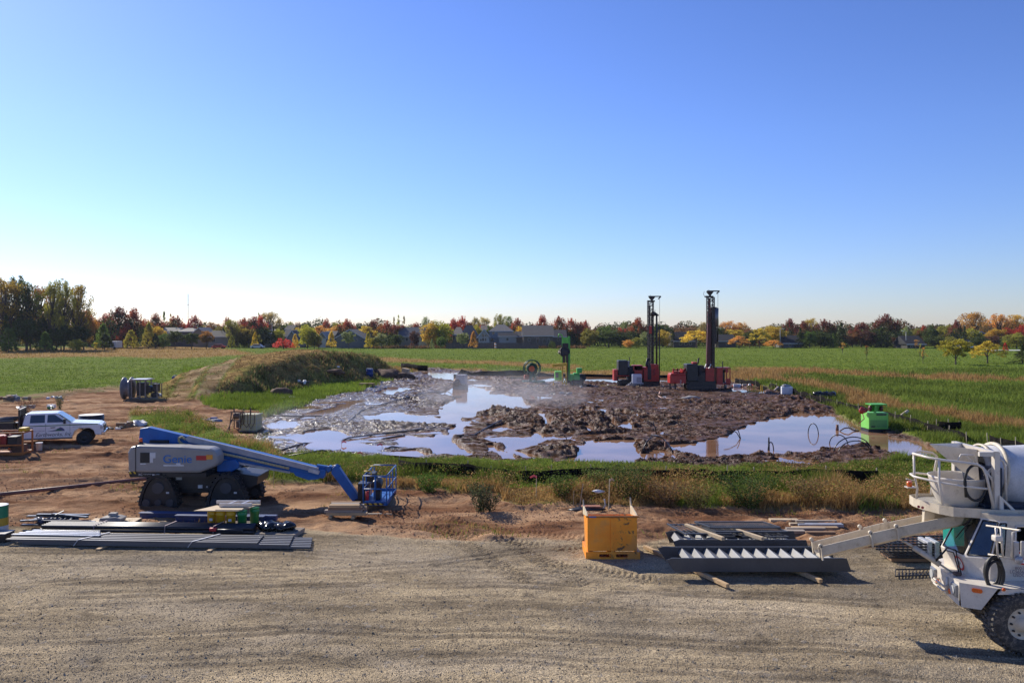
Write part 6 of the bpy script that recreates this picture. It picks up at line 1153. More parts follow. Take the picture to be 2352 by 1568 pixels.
# nose and deck
zt2, zb2 = 1.25, .80
A = [(8.93, 16.52), (9.12, 18.0), (9.6, 18.35), (12.0, 18.35), (12.0, 16.12), (9.47, 16.12)]
m = MB(); n = 6
m.add([(x - OX, y - OY, zt2) for x, y in A], [tuple(range(n))])
m.add([(8.93 - OX, 16.52 - OY, zb2 - .02), (9.12 - OX, 18.0 - OY, zb2 + .04), (9.12 - OX, 18.0 - OY, zt2 - .002), (8.93 - OX, 16.52 - OY, zt2 - .002)], [(0, 1, 2, 3)])
m.add([lp(8.93, 16.52, zt2 - .002), lp(9.47, 16.12, zt2 - .002), lp(9.24, 16.29, zb2 - .02), lp(8.96, 16.50, zb2 - .03)], [(0, 1, 2, 3)])
m.add([lp(9.12, 18.0, zt2 - .002), lp(9.6, 18.35, zt2 - .002), lp(9.45, 18.24, zb2), lp(9.12, 18.0, zb2)], [(0, 1, 2, 3)])
m.add([lp(8.96, 16.50, zb2 - .03), lp(9.24, 16.29, zb2 - .02), lp(9.45, 18.24, zb2), lp(9.12, 18.0, zb2 + .04)], [(0, 1, 2, 3)])
m.build('front_body', MW, mx, fixn=False)
MB().prism([(9.47 - OX, 1.14), (9.55 - OX, 1.24), (12 - OX, 1.24), (12 - OX, 1.14)], 16.10 - OY, 16.14 - OY).build('fender_strip', MW, mx)
MB().prism([(9.35 - OX, 1.23), (9.45 - OX, 1.235), (10.5 - OX, 1.235), (10.4 - OX, .98), (9.5 - OX, .95)], .6, .9).build('inner_fender', BLK, mx)
MB().cyl(L_(2305, 1353, 16.09), L_(2305, 1353, 16.09) + Vector((0, -.02, 0)), .032, n=14).build('marker_light', AMB, mx)
# oblong amber light on the side chamfer
c0 = lp(9.18, 16.325, 1.15); dx_ = Vector((.54, -.40, 0)).normalized(); nn_ = Vector((-.40, -.54, 0)).normalized()
m = MB(); pts = []
for k in range(20): a = 2 * math.pi * k / 20; pts.append(c0 + dx_ * (.055 * (1 if math.cos(a) > 0 else -1) + .04 * math.cos(a)) + Vector((0, 0, .042 * math.sin(a))) + nn_ * .005)
m.add(pts + [p + nn_ * .02 for p in pts], [tuple(range(20)), tuple(range(39, 19, -1))] + [(i, (i + 1) % 20, 20 + (i + 1) % 20, 20 + i) for i in range(20)]); m.build('side_light', AMB, mx)
fx = Vector((.19, 1.48, 0)).normalized(); fn_ = Vector((-1.48, .19, 0)).normalized(); f0 = lp(8.93, 16.52, 0)
def FP(u, z, o=.004): return f0 + fx * u + fn_ * o + Vector((0, 0, z))
for u in (.18, 1.3):
    m = MB(); m.add([FP(u - .14, .92), FP(u + .14, .92), FP(u + .14, 1.18), FP(u - .14, 1.18), FP(u - .12, .94, .05), FP(u + .12, .94, .05), FP(u + .12, 1.16, .05), FP(u - .12, 1.16, .05)], [(4, 5, 6, 7), (0, 1, 5, 4), (1, 2, 6, 5), (2, 3, 7, 6), (3, 0, 4, 7)]); h_ = m.build('headlight', pm('lamp_bezel', (.3, .31, .32), .3, .4), mx)
    MB().cyl(FP(u, 1.05, .05), FP(u, 1.05, .07), .09, n=18).build('lens', pm('headlight_lens', (.5, .5, .48), .1), h_); 
for u in (.40, 1.08): MB().cyl(FP(u, .95, .0), FP(u, .95, .04), .055, n=14).build('marker_light', AMB, mx)
m = MB()
for z in (.93, 1.03): m.tube([FP(.5, z, .0), FP(.5, z, .12), FP(1.0, z, .12), FP(1.0, z, .0)], .02)
m.tube([FP(.55, .85, .02), FP(.55, 1.2, .02)], .03); m.build('tow_bar', MW, mx)
# cab
def c3(px, py, Y): return L_(px, py, Y)
Y1, Y2 = 16.75, 17.75
base = [lp(9.33, 17.85, 1.25), lp(9.38, 16.95, 1.25), lp(9.60, 16.62, 1.25), lp(12, 16.62, 1.25), lp(12, 17.85, 1.25)]
mid = [lp(9.25, 17.85, 1.62), lp(9.30, 17.02, 1.62), lp(9.62, 16.60, 1.70), lp(12, 16.60, 1.70), lp(12, 17.85, 1.70)]
top = [lp(9.62, 17.75, 2.43), lp(9.66, 16.98, 2.43), lp(9.86, 16.72, 2.43), lp(12, 16.68, 2.43), lp(12, 17.75, 2.43)]
m = MB()
m.add(base + mid, [(0, 1, 6, 5), (1, 2, 7, 6), (2, 3, 8, 7), (0, 5, 9, 4)]); m.build('cab_body', MW, mx, fixn=False)
def lerp(a, b_, f): return a * (1 - f) + b_ * f
def quadmix(q, u, v): return lerp(lerp(q[0], q[1], u), lerp(q[3], q[2], u), v)
def framed(q, ins, nm, openings=None):          # a wall panel with a real opening and a pane in it
    u0, u1, v0, v1 = ins; I = [quadmix(q, u0, v0), quadmix(q, u1, v0), quadmix(q, u1, v1), quadmix(q, u0, v1)]
    MB().add(list(q) + I, [(0, 1, 5, 4), (1, 2, 6, 5), (2, 3, 7, 6), (3, 0, 4, 7)]).build('cab_panel', MW, mx, fixn=False)
    w_ = MB().add(I, [(0, 1, 2, 3)]).build(nm, clear_glass(), mx, fixn=False)
    nrm = (I[1] - I[0]).cross(I[3] - I[0]).normalized(); fr = MB()
    for a, b2 in ((0, 1), (1, 2), (2, 3), (3, 0)): fr.tube([I[a], I[b2]], .016, 6)
    fr.build('seal', BLK, w_); return w_, I
framed([mid[0], mid[1], top[1], top[0]], (.06, .94, .05, .95), 'windshield'); framed([mid[1], mid[2], top[2], top[1]], (.08, .92, .06, .95), 'corner_window')
side_q = [mid[2], mid[3], top[3], top[2]]
qa = [mid[2], lerp(mid[2], mid[3], .12), lerp(top[2], top[3], .07), top[2]]; framed(qa, (.12, .9, .06, .93), 'quarter_window')
qb = [lerp(mid[2], mid[3], .12), mid[3], top[3], lerp(top[2], top[3], .07)]
u0, u1, v0, v1 = .085, .48, .20, .86; I = [quadmix(qb, u0, v0), quadmix(qb, u1, v0), quadmix(qb, u1, v1), quadmix(qb, u0, v1)]
MB().add(list(qb) + I, [(0, 1, 5, 4), (1, 2, 6, 5), (2, 3, 7, 6), (3, 0, 4, 7)]).build('door', MT, mx, fixn=False)
fr = MB()
for a, b2 in ((0, 1), (1, 2), (2, 3), (3, 0)): fr.tube([I[a] + Vector((0, -.01, 0)), I[b2] + Vector((0, -.01, 0))], .02, 6)
fr.build('window_frame', MW, mx)
MB().add([p + Vector((0, 0, .001)) for p in top] + [p + Vector((0, 0, .10)) for p in top], [(0, 4, 3, 2, 1), (5, 6, 7, 8, 9), (0, 1, 6, 5), (1, 2, 7, 6), (2, 3, 8, 7), (3, 4, 9, 8), (4, 0, 5, 9)]).build('cab_roof', MT, mx, fixn=False)
MB().box(9.75 - OX, 12 - OX, .60, .64, 1.25, 2.4).box(9.9 - OX, 12 - OX, -.55, .6, 1.26, 1.30).box(11.3 - OX, 11.35 - OX, -.5, .6, 1.3, 2.4).box(9.72 - OX, 9.95 - OX, -.4, .5, 1.3, 1.68).build('cab_interior', BLK, mx)
def ring(cx, cz, y, r0, r1, mat, nm, par, flat=1.0, n=40, arc=(0, 1)):
    m = MB(); vs = []; k0 = int(n * arc[0]); k1 = int(n * arc[1])
    for k in range(k0, k1 + 1): a = 2 * math.pi * k / n; vs += [(cx + r0 * math.cos(a), y, cz + r0 * flat * math.sin(a)), (cx + r1 * math.cos(a), y, cz + r1 * flat * math.sin(a))]
    return m.add(vs, [(2 * i, 2 * i + 1, 2 * i + 3, 2 * i + 2) for i in range(k1 - k0)]).build(nm, mat, par, fixn=False)
LRED = pm('logo_red', (.55, .04, .03), .5); LDK = pm('door_lettering', (.13, .08, .09), .6)
dy_ = 16.575 - OY
lc = L_(2356, 1280, 16.58); ring(lc.x, lc.z, dy_ - .01, .185, .235, LRED, 'logo_ring', mx, .62)
MB().add([(lc.x + .185 * math.cos(2 * math.pi * k / 24), dy_ - .006, lc.z + .115 * math.sin(2 * math.pi * k / 24)) for k in range(24)], [tuple(range(24))]).build('logo_field', pm('logo_white', (.75, .74, .72), .5), mx, fixn=False)
text('lettering', 'RI', .14, LRED, mx, Matrix.Translation((L_(2346, 1287, 16.58).x, dy_ - .02, L_(2346, 1287, 16.58).z - .01)) @ FRONT, bold=.006)
for s_, px, py in (('800-762', 2330, 1307), ('LC56567 E', 2318, 1315), ('USDOT', 2326, 1323)): v = L_(px, py, 16.58); text('lettering', s_, .09, LDK, mx, Matrix.Translation((v.x, dy_ - .012, v.z)) @ FRONT, bold=.003)
# front round emblem on the nose face below the windshield
fq = [base[0], base[1], mid[1], mid[0]]; ce = quadmix(fq, .72, .52); ux = (base[1] - base[0]).normalized(); nz = (mid[1] - base[1]).normalized(); no = ux.cross(nz).normalized() * -1
no = no if no.x < 0 else -no
for r0, r1, mt, nm in ((.0, .155, pm('logo_white', (.75, .74, .72), .5), 'logo_field'), (.105, .15, LRED, 'logo_ring')):
    vs = []
    for k in range(33): a = 2 * math.pi * k / 32; d0 = (ux * math.cos(a) + nz * math.sin(a)); vs += [ce + d0 * r0 + no * (.004 if r0 == 0 else .008), ce + d0 * r1 + no * (.004 if r0 == 0 else .008)]
    MB().add(vs, [(2 * i, 2 * i + 1, 2 * i + 3, 2 * i + 2) for i in range(32)]).build(nm, mt, mx, fixn=False)
Mt = Matrix(((ux.x, nz.x, no.x, 0), (ux.y, nz.y, no.y, 0), (ux.z, nz.z, no.z, 0), (0, 0, 0, 1))); text('lettering', 'RP', .11, LDK, mx, Matrix.Translation(ce + no * .012 - ux * .07 - nz * .04) @ Mt, bold=.004)
m = MB(); m.tube([quadmix([mid[0], mid[1], top[1], top[0]], .7, .98) + Vector((-.03, 0, 0)), quadmix([mid[0], mid[1], top[1], top[0]], .45, .35) + Vector((-.04, 0, 0))], .012, 5).tube([quadmix([mid[0], mid[1], top[1], top[0]], .72, .98) + Vector((-.03, 0, 0)), quadmix([mid[0], mid[1], top[1], top[0]], .5, .7) + Vector((-.05, 0, 0))], .018, 5); m.build('wiper', BLK, mx)
# mirrors
m = MB(); a1, a2 = L_(2287, 1213, 16.35), L_(2292, 1280, 16.35)
for x_ in (0, .10): m.tube([a1 + Vector((x_, 0, .02)), a2 + Vector((x_, 0, 0))], .022, 6)
m.tube([a1 + Vector((-.05, .25, 0)), a1 + Vector((.4, -.15, .0)), L_(2326, 1222, 16.2), L_(2324, 1280, 16.2)], .018, 6).tube([a2 + Vector((-.05, .25, -.0)), a2 + Vector((.25, -.1, .0))], .018, 6).tube([L_(2290, 1242, 16.5), L_(2304, 1248, 16.3)], .015, 6)
mr = m.build('mirror_arm', MW, mx); MB().box(a1.x + .26, a1.x + .37, -1.02, -.92, 1.80, 2.15).box(a1.x + .42, a1.x + .5, -1.0, -.94, 1.82, 2.15).build('mirror', pm('mirror_back', (.45, .44, .44), .35, .3), mr, .02)
MB().box(a1.x - .06, a1.x + .10, -.95, -.78, 2.12, 2.24).build('mirror_box', MW, mr, .03); MB().lathe([(0, 0), (.07, .01), (.085, .04), (.06, .07), (0, .08)], 18, Matrix.Translation(L_(2338, 1284, 16.2)) @ Matrix.Rotation(R(90), 4, 'X')).build('round_mirror', pm('mirror_back', (.45, .44, .44), .35, .3), mr)
# coiled hose hanging beside the door
m = MB(); hc_ = L_(2278, 1312, 16.42)
for k in range(6):
    rx, rz = .145 + .012 * (k % 3), .27 + .018 * ((k * 2) % 5); m.tube([(hc_.x + rx * math.cos(a) + .008 * k, hc_.y - .03 * (k % 3) , hc_.z + rz * math.sin(a) - .01 * k) for a in [2 * math.pi * q / 28 for q in range(28)]], .026, 7, closed=True)
m.build('hose_coil', pm('black_hose', (.015, .015, .015), .5), mx)
# platform over the cab
PZ = 2.60; P2 = [(8.84, 18.2), (8.86, 17.95), (9.02, 17.45), (9.18, 17.2), (9.95, 16.98), (12.2, 16.85), (12.2, 18.6), (9.2, 18.65), (8.9, 18.5)]
m = MB(); pv = [lp(x, y, PZ) for x, y in P2]; pl_ = [lp(x, y, PZ - .19) for x, y in P2]; n = len(P2)
m.add(pv + pl_, [(i, (i + 1) % n, n + (i + 1) % n, n + i) for i in range(n)]); m.build('platform_skirt', MT, mx, fixn=False).modifiers.new('t', 'SOLIDIFY').thickness = .012
MB().add([p - Vector((0, 0, .06)) for p in pv], [tuple(range(n))]).build('platform_deck', pm('deck_grey', (.30, .28, .24), .7), mx, fixn=False)
m = MB(); tr_, mr2 = [], []
rt = [L_(2097, 1041, 18.1), L_(2116, 1036, 18.5), L_(2142, 1040, 18.6), L_(2152, 1048, 18.6), L_(2151, 1058, 18.6), L_(2145, 1090, 18.6)]; m.tube(rt, .027)
nr_ = [L_(2097, 1041, 18.1), L_(2130, 1050, 17.5), L_(2165, 1056, 17.3), L_(2245, 1066, 17.15), L_(2258, 1074, 17.12), L_(2266, 1092, 17.1), L_(2283, 1170, 17.05)]; m.tube(nr_, .027)
m.tube([L_(2145, 1090, 18.6), L_(2105, 1086, 18.4), L_(2091, 1088, 18.1), L_(2099, 1094, 17.9), L_(2160, 1108, 17.4), L_(2215, 1117, 17.2), L_(2268, 1122, 17.1)], .025)
m.tube([L_(2099, 1043, 18.1), L_(2100, 1090, 18.1), L_(2107, 1120, 18.1), L_(2105, 1145, 18.1)], .025); m.tube([L_(2157, 1055, 17.35), L_(2157, 1105, 17.4), L_(2166, 1160, 17.3)], .027); m.tube([L_(2145, 1090, 18.6), L_(2138, 1135, 18.5)], .025)
m.tube([L_(2294, 1054, 17.2), L_(2304, 1058, 17.2), L_(2309, 1072, 17.2), L_(2311, 1150, 17.2)], .027).tube([L_(2262, 1078, 17.1), L_(2278, 1100, 17.15), L_(2282, 1125, 17.15)], .022); m.build('railing', MW, mx)
b_ = MB().box(*(lambda v: (v.x - .10, v.x + .1, v.y - .08, v.y + .08, v.z - .02, v.z))(L_(2091, 1117, 18.1))).build('beacon_bracket', MW, mx); MB().cyl(L_(2089, 1116, 18.1), L_(2089, 1105, 18.1), .055, n=16).build('beacon', AMB, b_); MB().tube([L_(2081, 1099, 18.1), L_(2100, 1103, 18.1)], .012).build('beacon_guard', MW, b_)
for px, py in ((2110, 1163), (2119, 1165)): MB().cyl(L_(px, py, 17.72), L_(px, py, 17.60), .03, n=10).build('marker_light', pm('red_lens', (.5, .05, .03), .3), mx)
# discharge bowl
bc = lp(9.66, 17.9, 0); MB().lathe([(.61, 3.14), (.595, 3.10), (.56, 2.95), (.50, 2.72), (.42, 2.58), (.3, 2.40), (.26, 2.25)], 40, Matrix.Translation((bc.x, bc.y, 0))).build('discharge_bowl', MW, mx).modifiers.new('t', 'SOLIDIFY').thickness = .02
# charge hopper: a bent funnel open to the front
tp = [L_(2135, 1020, 17.6), L_(2208, 1017, 18.4), L_(2246, 1031, 18.4), L_(2243, 1032, 17.5)]; bt = [L_(2206, 1079, 17.7), L_(2222, 1079, 18.15), L_(2252, 1105, 18.1), L_(2250, 1108, 17.65)]
mdp = [lerp(tp[i], bt[i], .5) for i in range(4)]
m = MB(); m.add(tp + mdp + bt, [(0, 1, 5, 4), (1, 2, 6, 5), (2, 3, 7, 6), (3, 0, 4, 7), (4, 5, 9, 8), (5, 6, 10, 9), (6, 7, 11, 10), (7, 4, 8, 11)]); o = m.build('charge_hopper', MW, mx, fixn=False); o.modifiers.new('t', 'SOLIDIFY').thickness = .015
MB().tube([L_(2200, 1058, 17.35), L_(2207, 1044, 17.35), L_(2238, 1045, 17.35), L_(2240, 1062, 17.35)], .022).bar(L_(2218, 1045, 17.5), L_(2238, 1065, 17.4), .03).build('hopper_bracket', MW, mx)
m = MB(); hq = L_(2241, 1108, 17.2); m.tube([(hq.x + .23 * math.cos(a), hq.y, hq.z + .37 * math.sin(a)) for a in [2 * math.pi * q / 30 for q in range(30)]], .028, 7, closed=True); m.tube([(hq.x - .22, hq.y, hq.z + .05), (hq.x - .20, hq.y, hq.z - .3)], .03); m.build('hose_loop', pm('black_hose', (.015, .015, .015), .5), mx)
# upright frame and drum
m = MB(); a_ = L_(2287, 1037, 17.15); b2 = L_(2287, 1172, 17.05); m.box(a_.x - .055, a_.x + .055, a_.y - .06, a_.y + .06, b2.z, a_.z); m.box(a_.x - .055, a_.x + .055, a_.y + 1.5, a_.y + 1.62, b2.z, a_.z); m.box(a_.x - .36, a_.x + .05, a_.y - .05, a_.y + .02, a_.z - .09, a_.z); m.box(a_.x - .05, a_.x + .05, a_.y + .06, a_.y + 1.5, a_.z - .1, a_.z)
m.bar(L_(2278, 1076, 17.3), L_(2262, 1092, 17.3), .05); m.build('upright_frame', MW, mx)
gs = [L_(2294, 1137, 17.08), L_(2334, 1174, 17.05), L_(2294, 1174, 17.05)]; gi = [L_(2302, 1151, 17.08), L_(2320, 1169, 17.05), L_(2302, 1168, 17.05)]
MB().add(gs + gi, [(0, 1, 4, 3), (1, 2, 5, 4), (2, 0, 3, 5)]).build('gusset', MW, mx, fixn=False).modifiers.new('t', 'SOLIDIFY').thickness = .05
DM = Matrix.Translation((10.1 - OX, .85, 3.22)) @ Matrix.Rotation(R(99), 4, 'Y')
MB().lathe([(.40, .0), (.50, .02), (.50, .12), (.55, .14), (.56, .24), (.60, .27), (.63, .55), (.72, 1.0), (.90, 1.7), (1.02, 2.4), (1.05, 3.2)], 56, DM).build('drum', pm('drum_white', (.68, .63, .55), .35, 0, .05, 2, dirt=.3, dcol=(.45, .40, .32), coat=.15), mx)
m = MB(); m.lathe([(.565, .02), (.60, .03), (.60, .10), (.565, .11)], 56, DM).lathe([(.62, .30), (.68, .31), (.68, .36), (.63, .37)], 56, DM); m.build('drum_ring', MT, mx)
MB().box(10.0 - OX, 10.25 - OX, .1, 1.5, 2.62, 3.4).box(9.9 - OX, 12 - OX, .1, 1.4, 2.56, 2.64).build('drum_support', pm('dark_blue_steel', (.02, .03, .06), .5), mx)
# chute
def trough(pts, w0, w1, dp, nm, par):
    m = MB(); PR = [(-.5, 1), (-.5, .62), (-.49, .22), (-.33, .0), (0, -.02), (.33, .0), (.49, .22), (.5, .62), (.5, 1)]; n_ = 9
    for i, p in enumerate(pts):
        d = (pts[min(i + 1, len(pts) - 1)] - pts[max(i - 1, 0)]).normalized(); sx__ = d.cross(Vector((0, 0, 1))).normalized(); up_ = sx__.cross(d).normalized(); w_ = w0 + (w1 - w0) * i / (len(pts) - 1)
        for o_ in (0, .02):
            for u_, v_ in PR: m.v.append(tuple(p + sx__ * (u_ * 2 * (w_ / 2 - o_)) + up_ * ((v_ - .5) * dp + (o_ if v_ < 1 else 0))))
    per = 2 * n_
    for i in range(len(pts) - 1):
        for k in range(n_ - 1):
            a0, b0 = i * per + k, (i + 1) * per + k; m.f.append([a0, a0 + 1, b0 + 1, b0]); m.sm.append(False); m.f.append([a0 + n_, b0 + n_, b0 + n_ + 1, a0 + n_ + 1]); m.sm.append(False)
        for k in (0, n_ - 1): a0, b0 = i * per + k, (i + 1) * per + k; m.f.append([a0, b0, b0 + n_, a0 + n_]); m.sm.append(False)
    for i in (0, len(pts) - 1):
        for k in range(n_ - 1): a0 = i * per + k; m.f.append([a0, a0 + 1, a0 + 1 + n_, a0 + n_]); m.sm.append(False)
    return m.build(nm, MT, par)
c0_ = lp(9.75, 17.75, 2.30); c1 = lp(8.28, 17.95, 1.93); c2_ = lp(7.75, 18.0, 1.78); c3_ = lp(6.66, 18.1, 1.47)
ch1 = trough([c0_, lerp(c0_, c1, .5), c1], .52, .50, .27, 'chute', mx); trough([c1 + Vector((.04, 0, .0)), c2_], .54, .52, .30, 'fold_chute', mx); trough([c2_ + Vector((.03, 0, 0)), c3_], .50, .46, .26, 'end_chute', mx)
for p in (c1, c2_, c3_ + Vector((.06, 0, 0))): [MB().bar(p + Vector((-.02, s_ * .275, -.14)), p + Vector((-.06, s_ * .275, .17)), .05, .03).cyl(p + Vector((-.07, s_ * .24, .17)), p + Vector((-.07, s_ * .30, .17)), .04 if p is not c3_ else .02, n=12).build('chute_hinge', MT, mx) for s_ in (-1, 1)]
MB().bar(lp(9.0, 17.9, 2.10), lp(9.02, 17.9, 2.5), .1, .22).build('chute_bracket', MT, mx)
m = MB(); m.tube([L_(2072, 1240, 17.75), L_(2100, 1256, 17.6)], .03).tube([L_(2098, 1256, 17.6), L_(2160, 1296, 17.3)], .062, 10).tube([L_(2160, 1296, 17.3), L_(2190, 1316, 17.2)], .022); m.build('chute_cylinder', MT, mx)
m = MB(); m.tube([L_(2150, 1285, 17.3), L_(2175, 1258, 17.2), L_(2195, 1262, 17.15), L_(2201, 1290, 17.1), L_(2208, 1318, 17.0)], .014, 6).tube([L_(2150, 1288, 17.3), L_(2172, 1263, 17.2), L_(2190, 1268, 17.15), L_(2197, 1292, 17.1), L_(2204, 1318, 17.0)], .014, 6); m.build('hydraulic_hose', pm('black_hose', (.015, .015, .015), .5), mx)
MB().box(*(lambda v: (v.x - .05, v.x + .08, v.y - .08, v.y + .06, 1.255, 1.32))(L_(2196, 1318, 17.0))).build('valve_block', RST, mx, .02)
# seated driver: one continuous skinned body with a jacket over it
dr = empty('person', (11.25, 17.15, 1.3), 0, 'driver in a lime green hi-vis jacket seated in the mixer cab', 'person')
def skin(nm, vs, es, rs, mat, par, sub=2):
    me = bpy.data.meshes.new(nm); me.from_pydata(vs, es, []); o = bpy.data.objects.new(nm, me); COL.objects.link(o); o.parent = par
    me.materials.append(mat); s = o.modifiers.new('skin', 'SKIN'); s.use_smooth_shade = True
    for i, sv in enumerate(me.skin_vertices[0].data): rr_ = rs[i]; sv.radius = rr_ if isinstance(rr_, tuple) else (rr_, rr_); sv.use_root = (i == 0)
    q = o.modifiers.new('sub', 'SUBSURF'); q.levels = sub; q.render_levels = sub; return o
SKN = pm('skin', (.42, .24, .17), .55, 0, .05)
skin('body', [(0, 0, 0.05), (-.02, 0, .25), (-.04, 0, .45), (-.05, 0, .56), (-.07, 0, .64), (-.08, 0, .74), (-.09, 0, .83), (-.04, -.19, .50), (-.10, -.25, .28), (-.34, -.20, .22), (-.42, -.17, .24), (-.04, .19, .50), (-.10, .25, .28), (-.34, .20, .22), (-.42, .17, .24), (-.4, -.1, .04), (-.45, -.1, -.0), (-.4, .1, .04), (-.45, .1, 0)],
     [(0, 1), (1, 2), (2, 3), (3, 4), (4, 5), (5, 6), (2, 7), (7, 8), (8, 9), (9, 10), (2, 11), (11, 12), (12, 13), (13, 14), (0, 15), (15, 16), (0, 17), (17, 18)], [.15, .14, .14, .06, .065, .095, .07, .055, .045, .035, .03, .055, .045, .035, .03, .08, .07, .08, .07], SKN, dr)
skin('jacket', [(0, 0, 0.05), (-.02, 0, .25), (-.04, 0, .45), (-.05, 0, .55), (-.04, -.19, .50), (-.10, -.25, .28), (-.30, -.21, .22), (-.04, .19, .50), (-.10, .25, .28), (-.30, .21, .22)], [(0, 1), (1, 2), (2, 3), (2, 4), (4, 5), (5, 6), (2, 7), (7, 8), (8, 9)], [.18, .175, .175, .085, .08, .07, .055, .08, .07, .055], pm('hivis_green', (.22, .62, .03), .7, 0, .15, 6), dr)
MB().lathe([(.125, 0), (.13, .03), (.12, .09), (.07, .13), (0, .14)], 20, Matrix.Translation((-.09, 0, .80))).box(-.24, -.1, -.09, .09, .80, .815).build('hair', pm('dark_cap', (.04, .03, .03), .7), dr)
for s_ in (-1, 1): MB().blob((-.175, .035 * s_, .755), (.008, .014, .008), 1, 8, 0).build('eye', BLK, dr)
MB().blob((-.185, 0, .725), (.018, .014, .025), 1, 8, .0).build('nose', SKN, dr); MB().blob((-.17, 0, .69), (.008, .028, .007), 1, 8, 0).build('mouth', pm('lips', (.3, .1, .08), .5), dr)
MB().box(11.2 - 11.25, 11.6 - 11.25, -.25, .25, -.02, .0).build('seat', BLK, dr) if False else None
# ---------------------------------------------------------------- silt fences
t = NT('silt_fabric'); cs = t.coords((1, 1, 1)); fc = t.mix(t.ramp(t.noise(cs, 3, 5), .3, .7), (.007, .006, .006), (.018, .016, .014)); pf = t.n('BsdfPrincipled', Base_Color=fc, Roughness=.9); pf.inputs['Specular IOR Level'].default_value = .04
tf = t.n('BsdfTranslucent', Color=(.03, .025, .02)); mf = t.n('MixShader'); mf.inputs[0].default_value = .08; t.set(mf.inputs[1], pf.outputs[0]); t.set(mf.inputs[2], tf.outputs[0]); t.set(t.out.inputs[0], mf.outputs[0]); SILT = t.m
STK = pm('stake_wood', (.40, .33, .24), .85, 0, .15, 8)
def silt(pts, hgt, label, seed, stakes=9, step=.5, sag=.12, front=False):
    P = [G(a, b) for a, b in pts]; r = random.Random(seed); line = []
    for a, b in zip(P[:-1], P[1:]):
        n = max(1, int((b - a).length / step))
        for k in range(n): line.append(a.lerp(b, k / n))
    line.append(P[-1]); e = empty('silt_fence', (0, 0, 0), 0, label, 'silt fence', 'silt fences around the mud'); m = MB(); n = len(line); ph = r.uniform(0, 6)
    for i, p in enumerate(line):
        z = float(gz(p.x, p.y)); w_ = (math.sin(i * step * 1.1 + ph) + math.sin(i * step * 2.7)) * .012; hh = hgt * (1 - sag * (.5 - .5 * math.cos(2 * math.pi * i / max(2, n / stakes)))) * (1 + .04 * math.sin(i * step * .8))
        for f in (0, .5, 1): m.v.append((p.x + w_ * f, p.y - .10 * math.sin(f * 3) + w_ * (1 - f) - (.05 * f), z - .05 + (hh + .05) * f))
    for i in range(n - 1):
        for k in range(2): m.f.append([3 * i + k, 3 * i + 3 + k, 3 * i + 4 + k, 3 * i + 1 + k]); m.sm.append(True)
    o = m.build('fabric', SILT, e, fixn=False); o.modifiers.new('t', 'SOLIDIFY').thickness = .008
    for q in range(stakes + 1):
        p = line[int((n - 1) * q / stakes)]; z = float(gz(p.x, p.y)); MB().bar((p.x, p.y + .04, z - .1), (p.x + r.uniform(-.05, .05), p.y + .06, z + hgt * r.uniform(1.05, 1.35)), .035).build('stake', STK, e)
    return e
silt([(915, 1091), (980, 1098), (1050, 1102), (1100, 1108), (1180, 1114), (1240, 1113), (1320, 1106), (1400, 1107), (1500, 1109), (1700, 1110), (1900, 1113), (2015, 1116)], .48, 'long black silt fence running along the near weed strip', 1, 14)
silt([(1688, 880), (1760, 894), (1830, 912), (1880, 925), (1960, 948), (2040, 972), (2120, 996), (2180, 1013), (2222, 1028)], .55, 'grey-black silt fence slanting along the right side of the mud', 2, 22, .6)
silt([(2152, 998), (2206, 1000)], .6, 'short spur of silt fence jutting into the right-hand grass', 3, 2); silt([(2270, 1030), (2352, 1050), (2420, 1064)], .55, 'sagging silt fence piece at the right edge above the mixer drum', 4, 4)
silt([(1042, 866), (1060, 862), (1110, 864), (1200, 864), (1300, 864), (1410, 866), (1560, 868), (1600, 870)], .7, 'black silt fence along the far edge of the mud behind the rigs', 5, 12, 1.5); silt([(921, 848), (960, 852), (982, 853)], .95, 'short black silt fence piece left of the far mud corner', 6, 3, 1.2)
# survey stakes with pink ribbon
PINK = pm('pink_ribbon', (.85, .12, .14), .6); r = random.Random(5)
def sstake(px, py, h_, label, rib=1, d_=.03, matr=None, lean=.03):
    g = GG(px, py); e = empty('survey_stake', g, r.uniform(-.3, .3), label, 'stake', 'survey stakes with ribbons'); MB().bar((0, 0, -.1), (lean * h_, 0, h_), d_, d_ * .6).build('stake', STK, e)
    if rib: MB().add([(lean * h_, -.03, h_ - .02), (lean * h_ - rib * .10, -.05, h_ + .05), (lean * h_ - rib * .26, -.06, h_ - .03), (lean * h_ - rib * .24, -.05, h_ - .08), (lean * h_ - rib * .1, -.045, h_ - .03), (lean * h_, -.035, h_ - .09)], [(0, 1, 4, 5), (1, 2, 3, 4)]).build('ribbon', matr or PINK, e, fixn=False).modifiers.new('t', 'SOLIDIFY').thickness = .006
sstake(628, 1114, .78, 'tan stake with pink ribbon standing behind the lift boom'); sstake(832, 1054, .30, 'short stake with a pink ribbon above the lift basket', 1); sstake(877, 1050, .62, 'tall thin stake with pink ribbon at the mud edge', 1)
sstake(784, 1022, .5, 'leaning thin stake with pink ribbon in the wet mud', -1); sstake(1231, 1152, .82, 'brown stake with pink ribbon in the tan weeds', 1); sstake(1398, 1176, 1.10, 'tall pale stake with tan ribbon behind the orange hopper', -.6, matr=pm('tan_ribbon', (.5, .38, .25), .7)); sstake(1330, 1173, .86, 'leaning grey metal stake left of the orange hopper', 0, .035, lean=.16); sstake(1317, 1166, .55, 'thin dark stake left of the leaning grey stake', 0, .02)
